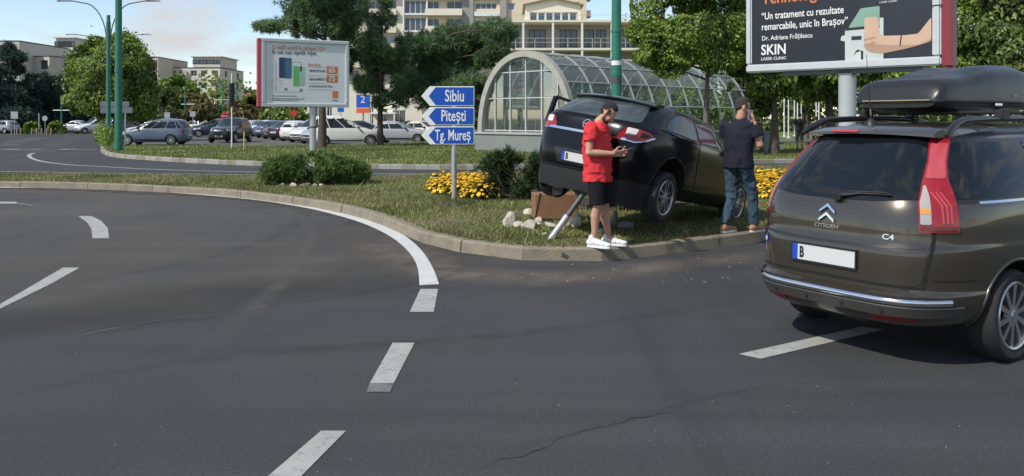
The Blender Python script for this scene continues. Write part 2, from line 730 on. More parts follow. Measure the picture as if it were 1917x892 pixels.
# dashes in front
quadmark([(497, 897), (601, 808), (648, 808), (560, 897)], m_line)
quadmark([(692, 719), (735, 643), (776, 643), (737, 719)], m_line)
quadmark([(686, 735), (692, 719.6), (737, 719.6), (730, 735)], m_line_worn)
quadmark([(767, 585), (787, 542), (820, 542), (812, 585)], m_line)
quadmark([(-40, 594), (118, 502), (149, 502), (96, 532), (-10, 584), (-40, 600)], m_line)
quadmark([(146, 405), (172, 405.5), (189, 414), (202, 428), (204, 447), (173, 447), (171, 430), (163, 417)], m_line)
quadmark([(-20, 378), (30, 378.5), (34, 382), (-20, 381.5)], m_line)
quadmark([(34, 380.5), (64, 384.6), (60, 386), (30, 382)], m_line_worn)
quadmark([(1383, 664), (1612, 613), (1655, 618), (1424, 673)], m_line)
# solid edge line that follows the kerb
outer = [(-420, 345.5), (-200, 348), (0, 350), (200, 352.5), (430, 367), (560, 381), (640, 397), (700, 415), (750, 437), (785, 465), (808, 497), (822, 533)]
inner = [(-420, 347.5), (-200, 350), (0, 352), (200, 354.5), (430, 370), (552, 386), (630, 403.5), (688, 422), (735, 446), (765, 472), (782, 500), (785, 535)]
o_l = resample(catmull([G(*p) for p in outer], .3), .5)
i_l = resample(catmull([G(*p) for p in inner], .3), .5)
nn_ = min(len(o_l), len(i_l))
o_l = resample(o_l, sum((b - a).length for a, b in zip(o_l, o_l[1:])) / 60)
i_l = resample(i_l, sum((b - a).length for a, b in zip(i_l, i_l[1:])) / 60)
mb = MB()
mb.grid([[a + Vector((0, 0, .004)), b + Vector((0, 0, .004))] for a, b in zip(o_l, i_l)])
mb.build("edge_line", m_line_new, road)
# far carriageway lines
ribbon([G(64, 287), G(55, 290.5), G(58, 296), G(80, 303), G(130, 309), G(200, 313), G(300, 318), G(500, 323), G(760, 326), G(960, 323), G(1200, 317), G(1440, 312)], .16, .12, m_line, name="lane_marking")
ribbon([G(-300, 318), G(0, 321.5), G(200, 325), G(420, 327), G(480, 328)], .12, .12, m_line)
for (u, v) in [(75, 285), (86, 280.5), (98, 275), (107, 270.5), (114, 267), (122, 263.5), (128, 260.5), (133, 258.2)]:
    p = G(u, v)
    mb = MB()
    mb.add([(p.x - .55, p.y - .5, .004), (p.x - .35, p.y - .5, .004), (p.x + .55, p.y + .5, .004), (p.x + .33, p.y + .5, .004)], [(0, 1, 2, 3)])
    mb.build("lane_marking", m_line, road)
for (u, v) in [(10, 272), (27, 268), (42, 264.5), (53, 262), (64, 260)]:
    p = G(u, v)
    mb = MB()
    mb.add([(p.x - .7, p.y - .3, .004), (p.x - .5, p.y - .6, .004), (p.x + .7, p.y + .3, .004), (p.x + .5, p.y + .6, .004)], [(0, 1, 2, 3)])
    mb.build("lane_marking", m_line, road)
for (u, v) in [(38, 280), (141, 280)]:
    p = G(u, v)
    mb = MB()
    mb.add([(p.x - .2, p.y - .16, .004), (p.x + 1.2, p.y - .14, .004), (p.x + 1.2, p.y + .14, .004), (p.x - .2, p.y + .16, .004),
            (p.x - .2, p.y + .5, .004), (p.x - 1.2, p.y, .004), (p.x - .2, p.y - .5, .004)], [(0, 1, 2, 3), (4, 5, 6)])
    mb.build("direction_arrow", m_line, road)


def film(name, cl, w, mat, z, step=.3):
    """band of dust or rubber that fades to its edges"""
    cl = catmull(cl, step)
    n = len(cl)
    K = 7
    rows, att = [], []
    for i, p in enumerate(cl):
        t = cl[min(i + 1, n - 1)] - cl[max(i - 1, 0)]
        nn = Vector((-t.y, t.x, 0)).normalized()
        ww = w if not hasattr(w, '__len__') else np.interp(i / (n - 1), np.linspace(0, 1, len(w)), w)
        rows.append([p + nn * ww * (k / (K - 1) - .5) + Vector((0, 0, z)) for k in range(K)])
        e = min(1, 6 * i / n, 6 * (n - 1 - i) / n)
        att += [e * math.sin(math.pi * k / (K - 1)) for k in range(K)]
    m = MB()
    m.grid(rows)
    o = m.build(name, mat, road)
    a = o.data.attributes.new("edge", 'FLOAT', 'POINT')
    a.data.foreach_set("value", att)
    return o


m_dust = dust_mat("road_dust", (.15, .128, .105), .30, 1.6, .8)
m_dust_thin = dust_mat("thin_dust", (.10, .096, .09), .36, 2.2, .5)
m_dust_pale = dust_mat("pale_dust", (.13, .122, .112), .30, 2.2, .5)
m_rub = dust_mat("tyre_rubber_marks", (.034, .035, .036), .40, 2.6, .30)
film("dust_film", [G(700, 440), G(800, 500), G(900, 513), G(1020, 522), G(1150, 510), G(1300, 492), G(1500, 470)], [.6, 1.5, 1.25, .95, .8, .5], m_dust, .0024)
film("dust_film", [G(420, 372), G(600, 405), G(700, 450), G(740, 490), G(750, 540), G(700, 600)], [.5, 1.4, 2.2, 2.4, 2., 1.4], m_dust_thin, .0016)
film("dust_film", [G(540, 385), G(575, 420), G(578, 455), G(545, 510), G(480, 575), G(400, 640), G(300, 690)], [.20, .26, .26, .28, .3, .3], m_dust_pale, .0030)
film("tyre_mark", [G(60, 640), G(300, 610), G(520, 575), G(760, 535), G(900, 500)], [.12, .16, .1], m_rub, .0034)
film("tyre_mark", [G(-60, 760), G(200, 700), G(500, 660), G(800, 640), G(1100, 610), G(1400, 560)], [.22, .25, .2], m_rub, .0012)
film("tyre_mark", [G(-60, 560), G(200, 520), G(400, 480), G(540, 430), G(560, 390), G(420, 372)], [.3, .3, .3], m_rub, .0026)
film("tyre_mark", [G(850, 880), G(1000, 830), G(1200, 780), G(1400, 730), G(1700, 700)], [.1, .08, .05], m_rub, .0034)
film("dust_film", [G(100, 642), G(180, 622), G(300, 600), G(420, 590)], [.05, .03, .02], m_dust, .0038)


def crack(pts, w, seed):
    rr = random.Random(seed)
    cl = resample(catmull([G(*p) for p in pts], .1), .09)
    rows = []
    for i, p in enumerate(cl):
        q = p + Vector((rr.uniform(-.03, .03), rr.uniform(-.02, .02), .0045))
        ww = w * rr.uniform(.3, 1) * min(1, 5 * i / len(cl) + .1, 5 * (len(cl) - 1 - i) / len(cl) + .1)
        rows.append([q + Vector((0, ww, 0)), q - Vector((0, ww, 0))])
    m = MB()
    m.grid(rows)
    return m.build("road_crack", m_dark, road)


crack([(860, 893), (980, 850), (1080, 812), (1180, 788), (1290, 768)], .0042, 1)
crack([(735, 560), (800, 535), (870, 500), (905, 486)], .006, 2)
crack([(90, 640), (200, 615), (330, 600), (470, 572), (600, 560)], .005, 3)
# pebbles and grit lying on the asphalt
pm = MB()
for i in range(150):
    if i < 45:
        u, v = random.uniform(850, 1420), random.uniform(480, 530)
        s = random.uniform(.004, .014)
    else:
        u, v = random.uniform(-50, 1900), random.uniform(500, 890)
        s = random.uniform(.002, .0055)
    p = G(u, v)
    vs = [(p.x + s * random.uniform(.6, 1.2) * dx, p.y + s * random.uniform(.6, 1.2) * dy, max(.001, s * .55 * (dz + 1))) for dx, dy, dz in
          [(1, 0, -.4), (0, 1, -.4), (-1, 0, -.4), (0, -1, -.4), (.2, .1, 1)]]
    pm.add(vs, [(0, 1, 4), (1, 2, 4), (2, 3, 4), (3, 0, 4), (3, 2, 1, 0)])
o = pm.build("gravel", m_rock_grey)
tag(o, "loose pale grit scattered on the asphalt by the kerb", "gravel", kind="stuff")


# ------------------------------------------------------------------ island and verge with their kerbs
def kerb_run(parent, line, w, h, step, mats, back=1, gap=.008, z0=-.02, rnd=1):
    """line: foot of the kerb face; stones laid end to end, each its own mesh"""
    rr = random.Random(rnd)
    st = resample(line, step)
    fine = []
    for i in range(len(st) - 1):
        a, b = st[i], st[i + 1]
        ta = (st[min(i + 1, len(st) - 1)] - st[max(i - 1, 0)]).normalized()
        tb = (st[min(i + 2, len(st) - 1)] - st[i]).normalized()
        na, nb = Vector((-ta.y, ta.x, 0)) * back, Vector((-tb.y, tb.x, 0)) * back
        d = (b - a).normalized()
        a2, b2 = a + d * gap / 2, b - d * gap / 2
        hh = h + rr.uniform(-.008, .008)
        j = rr.uniform(-.008, .008)
        a2, b2 = a2 + na * j, b2 + nb * (j + rr.uniform(-.004, .004))
        c = .022
        prof = [(0, z0), (.012, hh - c), (c + .012, hh), (w, hh), (w, z0)]
        rows = [[a2 + na * x + Vector((0, 0, z)) for x, z in prof], [b2 + nb * x + Vector((0, 0, z)) for x, z in prof]]
        m = MB()
        m.grid(rows, closed=True)
        n = len(prof)
        m.f += [tuple(range(n)), tuple(range(2 * n - 1, n - 1, -1))]
        m.build("kerb_stone", mats[i % len(mats)], parent)


front_px = [(-900, 341), (-400, 346), (-150, 349), (0, 351), (200, 356), (330, 362), (430, 369), (560, 385), (640, 400), (700, 417), (745, 436), (790, 455), (850, 471), (950, 486), (1060, 491), (1160, 487), (1300, 470), (1425, 452), (1600, 428), (1900, 398), (2300, 372), (2800, 352)]
back_px = [(2800, 318), (2300, 316), (1800, 315), (1440, 318), (1200, 324), (1000, 330), (850, 334), (690, 337.5), (490, 337.5), (250, 335.5), (0, 334), (-150, 333.5), (-400, 333), (-900, 331)]
front_l = catmull([G(*p) for p in front_px], .25)
back_l = catmull([G(*p) for p in back_px], .4)
island_kerb = struct(thing("island_kerb", None, None))
kerb_run(island_kerb, front_l, .16, .145, .95, [m_kerb], back=1)
kerb_run(island_kerb, back_l, .16, .13, 1.0, [m_kerb], back=1, rnd=5)
fl = [p for p in offset_line(front_l, .12)]
bl = [p for p in offset_line(back_l, .12)]
isl_poly = [(p.x, p.y) for p in fl[::2]] + [(p.x, p.y) for p in bl[::2]]


def bumpy(name, poly, z, mat, amp, step, sc):
    v2 = [Vector(p) for p in poly]
    xs = [p[0] for p in poly]
    ys = [p[1] for p in poly]
    GX, GY = np.meshgrid(np.arange(min(xs), max(xs), step), np.arange(min(ys), max(ys), step))
    GX, GY = GX.ravel(), GY.ravel()
    k = in_poly_np(GX, GY, poly)
    n = len(v2)
    pts = v2 + [Vector((x, y)) for x, y in zip(GX[k], GY[k])]
    r = delaunay_2d_cdt(pts, [], [list(range(n))], 1, 1e-5)
    vs = []
    for i, p in enumerate(r[0]):
        orig = r[3][i][0] if r[3][i] else 0
        b = 0 if orig < n else amp * (noise.noise(Vector((p.x * sc, p.y * sc, 3.3))) + .5 * noise.noise(Vector((p.x * sc * 3, p.y * sc * 3, 1))) + .35)
        vs.append((p.x, p.y, z + b))
    me = bpy.data.meshes.new(name)
    me.from_pydata(vs, [], [tuple(f) for f in r[2]])
    me.materials.append(mat)
    if me.polygons[0].normal.z < 0:
        me.flip_normals()
    me.shade_smooth()
    return link(name, me)


ISL_Z = .125
island = struct(bumpy("island_ground", isl_poly, ISL_Z, m_soil, .03, .35, .8))

verge_px = [(196, 252), (191, 262), (188, 276), (191, 287), (215, 295), (300, 302), (430, 309), (560, 313), (700, 316.5), (850, 318), (1000, 316.5), (1200, 312), (1440, 306.5), (1800, 303), (2400, 303), (2900, 304)]
verge_l = catmull([G(*p) for p in verge_px], .4)
verge_kerb = struct(thing("verge_kerb", None, None))
kerb_run(verge_kerb, verge_l, .18, .16, .42, [m_kerb_white, m_kerb_dark, m_kerb_white, m_kerb_white, m_kerb_dark, m_kerb, m_kerb_white], back=1, rnd=3)
vl = offset_line(verge_l, .14)
vback = [G(2600, 246), G(1200, 246), Vector((-6, 96, 0)), Vector((-6.5, 62, 0)), G(800, 268), G(700, 275), G(500, 277), G(215, 276.5), G(206, 262), G(205, 252)]
verge_poly = [(p.x, p.y) for p in vl[::2]] + [(p.x, p.y) for p in vback]
verge = struct(link("verge_ground", sheet("verge_ground", verge_poly, .13, m_lawn)))
park_poly = [(p.x, p.y) for p in [G(203, 276.5), G(500, 277), G(700, 275), G(800, 268), Vector((-6.5, 62, 0)), Vector((-6, 118, 0)), Vector((-60, 128, 0)), G(204, 250), G(203, 262)]]
car_park = struct(link("car_park", sheet("car_park", park_poly, .010, m_asphalt_old)))
foot = [Vector((14, 37.5, 0)), Vector((70, 36, 0)), Vector((70, 39.5, 0)), Vector((14, 41, 0))]
struct(link("path", sheet("path", [(p.x, p.y) for p in foot], .136, M("path_sand", (.36, .31, .24), .9, var=.15, vscale=2))))


def blades(name, poly, n, h, w, mat, z, dens=None, seed=1, lean=.5, near=None):
    """grass blades as triangles"""
    rg = np.random.default_rng(seed)
    xs = [p[0] for p in poly]
    ys = [p[1] for p in poly]
    X, Y = [], []
    tot = 0
    while tot < n:
        k = n * 3
        x = rg.uniform(max(min(xs), -22), min(max(xs), 30), k)
        y = rg.uniform(min(ys), min(max(ys), 60), k)
        ok = in_poly_np(x, y, poly) & (np.abs(x / y) < .72)
        if near:
            ok &= rg.uniform(0, 1, k) < np.clip(near / y, 0, 1) ** 1.6
        if dens is not None:
            ok &= rg.uniform(0, 1, k) < dens(x, y)
        X.append(x[ok])
        Y.append(y[ok])
        tot += ok.sum()
    X = np.concatenate(X)[:n]
    Y = np.concatenate(Y)[:n]
    a = rg.uniform(0, 2 * np.pi, n)
    hh = h * rg.uniform(.45, 1.25, n)
    ww = w * rg.uniform(.6, 1.3, n)
    lx, ly = lean * hh * rg.normal(0, 1, n), lean * hh * rg.normal(0, 1, n)
    V = np.zeros((n, 3, 3), np.float32)
    V[:, 0, 0] = X + ww * np.cos(a)
    V[:, 0, 1] = Y + ww * np.sin(a)
    V[:, 1, 0] = X - ww * np.cos(a)
    V[:, 1, 1] = Y - ww * np.sin(a)
    V[:, 2, 0] = X + lx
    V[:, 2, 1] = Y + ly
    V[:, :2, 2] = z
    V[:, 2, 2] = z + hh
    F = np.arange(n * 3).reshape(n, 3)
    return link(name, rawmesh(name, V.reshape(-1, 3), F, mat))


m_grass = leafmat("grass_blades", (.125, .185, .045), .5, .3, .5, .55, warm=(.24, .235, .085))
m_grass_dry = leafmat("dry_grass_blades", (.24, .18, .075), .4, .3, .4, .6, warm=(.32, .25, .12))
m_grass_lush = leafmat("lawn_blades", (.125, .185, .040), .45, .3, .35, .35, warm=(.22, .23, .075))
g = blades("grass", isl_poly, 150000, .055, .009, m_grass, ISL_Z + .005, seed=2, near=11, dens=lambda x, y: np.clip(.62 + .6 * np.sin(x * 1.7 + 1.1 * np.sin(y * 1.3)) * np.cos(y * 1.1 + x * .4), .10, 1))
tag(g, "short patchy grass covering the traffic island", "grass", kind="stuff")
g = blades("dry_grass", isl_poly, 45000, .05, .008, m_grass_dry, ISL_Z + .005, seed=3, near=11, lean=.9, dens=lambda x, y: np.clip(.45 - .6 * np.sin(x * 1.7 + 1.1 * np.sin(y * 1.3)) * np.cos(y * 1.1 + x * .4), .08, 1))
tag(g, "dry straw coloured grass between green patches on the island", "grass", kind="stuff")
g = blades("lawn_grass", verge_poly, 110000, .075, .020, m_grass_lush, .13, seed=4, near=30)
tag(g, "green grass of the far verge beyond the roundabout", "grass", kind="stuff")
g = blades("tall_grass", isl_poly, 5200, .15, .007, m_grass, ISL_Z + .005, seed=12, near=11, lean=.6, dens=lambda x, y: np.clip(-.1 + .9 * np.sin(x * 2.9 + y) * np.cos(y * 2.3 - x * 1.2), 0, 1))
tag(g, "scattered taller weeds growing out of the island grass", "grass", kind="stuff")
# ------------------------------------------------------------------ vehicles
def pchip(x, y, xq):
    x, y, xq = np.asarray(x, float), np.asarray(y, float), np.asarray(xq, float)
    h = np.diff(x)
    d = np.diff(y) / h
    m = np.zeros(len(x))
    m[0], m[-1] = d[0], d[-1]
    for i in range(1, len(x) - 1):
        if d[i - 1] * d[i] > 0:
            w1, w2 = 2 * h[i] + h[i - 1], h[i] + 2 * h[i - 1]
            m[i] = (w1 + w2) / (w1 / d[i - 1] + w2 / d[i])
    k = np.clip(np.searchsorted(x, xq) - 1, 0, len(h) - 1)
    t = (xq - x[k]) / h[k]
    return ((1 + 2 * t) * (1 - t) ** 2 * y[k] + t * (1 - t) ** 2 * h[k] * m[k] + t * t * (3 - 2 * t) * y[k + 1] + t * t * (t - 1) * h[k] * m[k + 1])


def quarter(n, m):
    """superellipse quarter from (1,0) to (0,1), m+1 points even in arc"""
    t = np.linspace(0, np.pi / 2, 1200)
    x, y = np.cos(t) ** (2 / n), np.sin(t) ** (2 / n)
    s = np.r_[0, np.cumsum(np.hypot(np.diff(x), np.diff(y)))]
    q = np.linspace(0, s[-1], m + 1)
    return np.interp(q, s, x), np.interp(q, s, y)


def car_shell(rows, nz=46, m=18, xc=None, nr=4.5, nf=3.6):
    """rows: (z, rear x, front x, half width). A closed shell stacked from plan outlines."""
    rows = np.array(rows, float)
    s = np.r_[0, np.cumsum(np.sqrt((np.diff(rows, axis=0) ** 2 * [1, .35, .2, 1]).sum(1)))]
    q = np.sort(np.r_[np.linspace(0, s[-1], nz), s])
    q = q[np.r_[True, np.diff(q) > 1e-3]]
    Z, XR, XF, W = [pchip(s, rows[:, i], q) for i in range(4)]
    if xc is None:
        xc = (rows[3, 1] + rows[3, 2]) / 2
    rx, ry = quarter(nr, m)
    fx, fy = quarter(nf, m)
    rings = []
    for z, xr, xf, w in zip(Z, XR, XF, W):
        c = min(max(xc, xr + .1), xf - .1)
        r = [(c - (c - xr) * rx[i], w * ry[i], z) for i in range(m + 1)]
        f = [(c + (xf - c) * fx[i], w * fy[i], z) for i in range(m, -1, -1)]
        left = r + f[1:]
        right = [(x, -y, zz) for x, y, zz in left[::-1][1:-1]]
        rings.append(left + right)
    mb = MB()
    mb.grid(rings, closed=True)
    n = len(rings[0])
    mb.f += [tuple(range(n)), tuple((len(rings) - 1) * n + j for j in range(n))]
    return mb


def bvh_of(mb):
    return BVHTree.FromPolygons(mb.v, mb.f)


def cut_wheels(mb, paint, axles, r, wout, yin):
    """cut round wheel housings out of the shell; the insides are dark"""
    me = mb.mesh("shell", paint)
    a = link("tmp_shell", me)
    cm = MB()
    for x, z in axles:
        for sgn in (-1, 1):
            cm.cyl((x, sgn * yin, z), (x, sgn * (wout + .2), z), r, n=40)
    cme = cm.mesh("cutter", m_dark)
    b = link("tmp_cut", cme)
    md = a.modifiers.new("b", 'BOOLEAN')
    md.operation = 'DIFFERENCE'
    md.solver = 'EXACT'
    md.object = b
    dg = bpy.context.evaluated_depsgraph_get()
    out = bpy.data.meshes.new_from_object(a.evaluated_get(dg))
    bpy.data.objects.remove(a)
    bpy.data.objects.remove(b)
    out.materials.clear()
    out.materials.append(paint)
    out.materials.append(m_dark)
    for p in out.polygons:
        c = p.center
        ins = False
        for x, z in axles:
            d = math.hypot(c.x - x, c.z - z)
            if d < r - .015 and abs(c.y) < yin + .02:
                ins = True
            nrad = Vector((c.x - x, 0, c.z - z))
            if d < r + .004 and nrad.length > 0 and p.normal.dot(nrad.normalized()) < -.7 and abs(p.normal.y) < .4:
                ins = True
        p.material_index = 1 if ins or c.z < .205 and p.normal.z < -.8 else 0
    out.shade_smooth()
    out.set_sharp_from_angle(angle=R_(38))
    return out


def round_poly(pts, r=.03, n=4):
    out = []
    k = len(pts)
    for i in range(k):
        p0, p1, p2 = Vector(pts[i - 1]), Vector(pts[i]), Vector(pts[(i + 1) % k])
        a, b = (p0 - p1), (p2 - p1)
        d = min(r, a.length * .45, b.length * .45)
        A, B = p1 + a.normalized() * d, p1 + b.normalized() * d
        for j in range(n + 1):
            t = j / n
            out.append((1 - t) ** 2 * A + 2 * t * (1 - t) * p1 + t * t * B)
    return out


def densify(pts, step=.05):
    out = []
    for i, p in enumerate(pts):
        q = pts[(i + 1) % len(pts)]
        p, q = Vector(p), Vector(q)
        k = max(1, int((q - p).length / step))
        out += [p.lerp(q, j / k) for j in range(k)]
    return out


AZ = {'B': 0., 'F': 180., 'R': 90., 'L': -90., 'T': None}


def patch(bvh, poly, az, name, mat, parent, off=.004, thick=.006, r=.03, step=.05, smooth=35):
    """a panel laid on the shell: 2-D outline (s, z) seen along azimuth az, projected and given a rim"""
    az = AZ.get(az, az)
    pts = densify(round_poly(poly, r) if r else [Vector(p) for p in poly], step)
    xs, ys = [p.x for p in pts], [p.y for p in pts]
    n = len(pts)
    gx, gy = np.meshgrid(np.arange(min(xs) + step / 2, max(xs), step), np.arange(min(ys) + step / 2, max(ys), step))
    gx, gy = gx.ravel(), gy.ravel()
    k = in_poly_np(gx, gy, [(p.x, p.y) for p in pts])
    allp = pts + [Vector((a, b)) for a, b in zip(gx[k], gy[k])]
    res = delaunay_2d_cdt(allp, [], [list(range(n))], 1, 1e-6)
    if az is None:
        d = Vector((0, 0, -1))
    else:
        a = R_(az)
        d = Vector((math.cos(a), math.sin(a), 0))
        pp = Vector((-math.sin(a), math.cos(a), 0))
    V = []
    last = None
    for p in res[0]:
        o = Vector((p.x, p.y, 6)) if az is None else pp * p.x + Vector((0, 0, p.y)) - d * 8
        h = bvh.ray_cast(o, d)
        if h[0] is None:
            h2 = bvh.find_nearest(o + d * 8)
            loc, nor = h2[0], h2[1]
        else:
            loc, nor = h[0], h[1]
        if nor.dot(d) > 0:
            nor = -nor
        V.append((loc + nor * off, nor))
    bm = bmesh.new()
    bv = [bm.verts.new(v) for v, _ in V]
    for f in res[2]:
        try:
            bm.faces.new([bv[i] for i in f])
        except ValueError:
            pass
    bm.normal_update()
    for f in bm.faces:
        if f.normal.dot(d) > 0:
            f.normal_flip()
    ed = [e for e in bm.edges if len(e.link_faces) == 1]
    ret = bmesh.ops.extrude_edge_only(bm, edges=ed)
    nor = {}
    for v, (c, nn) in zip(bv, V):
        nor[tuple(round(x, 5) for x in v.co)] = nn
    for g_ in ret["geom"]:
        if isinstance(g_, bmesh.types.BMVert):
            nn = nor.get(tuple(round(x, 5) for x in g_.co))
            if nn:
                g_.co -= nn * thick
    me = bpy.data.meshes.new(name)
    bm.to_mesh(me)
    bm.free()
    if mat is not None:
        me.materials.append(mat)
    me.shade_smooth()
    me.set_sharp_from_angle(angle=R_(smooth))
    return link(name, me, parent)


def strip(bvh, line, az, w, name, mat, parent, off=.003, thick=.006, step=.06):
    pts = [Vector(p) for p in line]
    L, R2 = [], []
    for i, p in enumerate(pts):
        t = (pts[min(i + 1, len(pts) - 1)] - pts[max(i - 1, 0)]).normalized()
        n = Vector((-t.y, t.x)) * w / 2
        L.append(p + n)
        R2.append(p - n)
    return patch(bvh, L + R2[::-1], az, name, mat, parent, off, thick, r=0, step=step)


def ngon(c, rx, rz, n=16, a0=0):
    return [(c[0] + rx * math.cos(2 * math.pi * i / n + a0), c[1] + rz * math.sin(2 * math.pi * i / n + a0)) for i in range(n)]


def spoke_poly(r0, r1, w0, w1, bend=0.):
    return [(-w0 / 2, r0), (w0 / 2, r0), (w1 / 2 + bend, r1), (-w1 / 2 + bend, r1)]


def make_wheel(name, R, wid, rimr, spokes, mat_rim, parent, loc, side, style='multi', rim_back=None):
    """axis along y, outer face towards side*y"""
    e = bpy.data.objects.new(name, None)
    C.objects.link(e)
    e.parent = parent
    e.location = loc
    e.rotation_euler = (0, 0, 0 if side < 0 else math.pi)
    X = Matrix.Rotation(R_(90), 4, 'X')    # z axis -> -y (outer = +z)
    t = MB()
    h = wid / 2
    t.lathe([(rimr, -h), (R - .035, -h), (R - .012, -h + .012), (R, -h + .035), (R, h - .04), (R - .010, h - .014), (R - .03, h), (rimr + .012, h - .004), (rimr, h - .012)], 44, X, close=True)
    for gz in (-.3, 0, .3):
        pass
    t.build("tyre", m_rubber, e, smooth=40)
    rm = MB()
    rm.lathe([(rimr + .002, h - .010), (rimr - .006, h - .002), (rimr - .018, h - .006), (rimr - .024, h - .03), (rimr - .03, h - .09)], 44, X)
    rm.lathe([(0, h - .012), (.028, h - .012), (.034, h - .018), (.07, h - .022), (.075, h - .05), (0, h - .05)], 24, X)
    for i in range(spokes):
        A = Matrix.Rotation(2 * math.pi * i / spokes, 4, 'Z')
        if style == 'multi':
            rm.prism(spoke_poly(.05, rimr - .012, .03, .044, .03), h - .050, h - .020, X @ A)
        elif style == 'twin':
            for s2 in (-1, 1):
                B = A @ Matrix.Translation((s2 * .021, 0, 0)) @ Matrix.Rotation(-s2 * .10, 4, 'Z')
                rm.prism(spoke_poly(.045, rimr - .012, .020, .026), h - .045, h - .016, X @ B)
        else:
            rm.prism(spoke_poly(.045, rimr - .012, .055, .05), h - .05, h - .02, X @ A)
    rm.build("rim", mat_rim, e, smooth=35)
    dk = MB()
    dk.lathe([(0, h - .10), (rimr - .02, h - .10), (rimr - .02, -h + .02), (0, -h + .02)], 30, X)
    dk.build("brake_drum", rim_back or m_dark, e, smooth=35)
    return e


def plate(parent, w, h, mat4, letters="", lx=0.):
    b = MB()
    b.box(-w / 2, w / 2, 0, .008, -h / 2, h / 2)
    o = b.build("number_plate", m_plate, parent)
    o.matrix_local = mat4
    s = MB()
    s.box(-w / 2 - .002, -w / 2 + .042, -.002, .007, -h / 2 - .001, h / 2 + .001)
    s.build("country_band", m_plate_blue, o)
    f = MB()
    for a in ((-w / 2 - .012, w / 2 + .012, h / 2, h / 2 + .012), (-w / 2 - .012, w / 2 + .012, -h / 2 - .012, -h / 2), (-w / 2 - .012, -w / 2 - .003, -h / 2, h / 2), (w / 2 + .001, w / 2 + .012, -h / 2, h / 2)):
        f.box(a[0], a[1], -.004, .012, a[2], a[3])
    f.build("plate_holder", m_black, o)
    if letters:
        text_mesh("plate_letter", letters, h * .95, m_ink, o, (-w / 2 + .058 + lx, -.002, -h * .33), sx=.62, depth=.002, bold=.004)
    return o


def side_pts(pts, sgn):
    """(x, z) outline to patch coordinates for the side sgn (+1 left)"""
    return [((x if sgn > 0 else -x), z) for x, z in pts]


# ---- generic parked cars ------------------------------------------------
KINDS = {
    'hatch': dict(rows=[(.19, -.52, 3.05, .72), (.30, -.66, 3.22, .80), (.45, -.72, 3.28, .84), (.62, -.73, 3.27, .86), (.78, -.70, 3.10, .86), (.90, -.66, 2.6, .845), (.97, -.62, 2.15, .82), (1.05, -.56, 1.95, .78), (1.22, -.42, 1.5, .70), (1.36, -.25, 1.15, .62), (1.43, -.05, .95, .52), (1.47, .25, .8, .32), (1.48, .45, .7, .14)],
                  wb=2.5, r=.30, belt=.93, wy=.74),
    'sedan': dict(rows=[(.19, -.85, 3.1, .72), (.30, -.98, 3.28, .80), (.45, -1.03, 3.34, .84), (.62, -1.04, 3.33, .86), (.78, -1.02, 3.15, .86), (.90, -.98, 2.6, .84), (.97, -.75, 2.15, .80), (1.05, -.36, 1.95, .77), (1.22, -.02, 1.5, .70), (1.36, .25, 1.15, .61), (1.42, .45, .98, .5), (1.45, .6, .85, .3), (1.46, .68, .8, .14)],
                  wb=2.6, r=.31, belt=.93, wy=.74),
    'mpv': dict(rows=[(.19, -.62, 3.2, .74), (.30, -.78, 3.38, .82), (.45, -.84, 3.45, .87), (.62, -.85, 3.44, .89), (.80, -.83, 3.26, .89), (.95, -.80, 2.75, .88), (1.03, -.77, 2.45, .85), (1.12, -.73, 2.2, .82), (1.32, -.62, 1.7, .75), (1.48, -.50, 1.3, .68), (1.57, -.35, 1.05, .58), (1.62, 0, .85, .36), (1.64, .3, .6, .15)],
                wb=2.68, r=.315, belt=1.0, wy=.77),
    'van': dict(rows=[(.19, -.62, 3.1, .74), (.30, -.76, 3.26, .82), (.45, -.80, 3.34, .87), (.65, -.80, 3.33, .89), (.85, -.79, 3.16, .89), (1.0, -.78, 2.65, .88), (1.08, -.77, 2.42, .86), (1.17, -.76, 2.2, .83), (1.40, -.72, 1.75, .78), (1.60, -.66, 1.38, .73), (1.72, -.58, 1.15, .66), (1.79, -.35, .95, .45), (1.81, -.1, .7, .2)],
                wb=2.72, r=.32, belt=1.04, wy=.77),
    'suv': dict(rows=[(.24, -.62, 3.1, .76), (.36, -.78, 3.28, .84), (.52, -.84, 3.34, .90), (.72, -.85, 3.33, .92), (.95, -.83, 3.20, .92), (1.06, -.80, 2.6, .90), (1.12, -.77, 2.2, .87), (1.20, -.72, 2.0, .84), (1.40, -.60, 1.55, .77), (1.56, -.46, 1.2, .70), (1.65, -.28, 1.0, .58), (1.70, 0, .85, .36), (1.715, .3, .6, .15)],
                wb=2.62, r=.35, belt=1.09, wy=.79),
}
_proto = {}


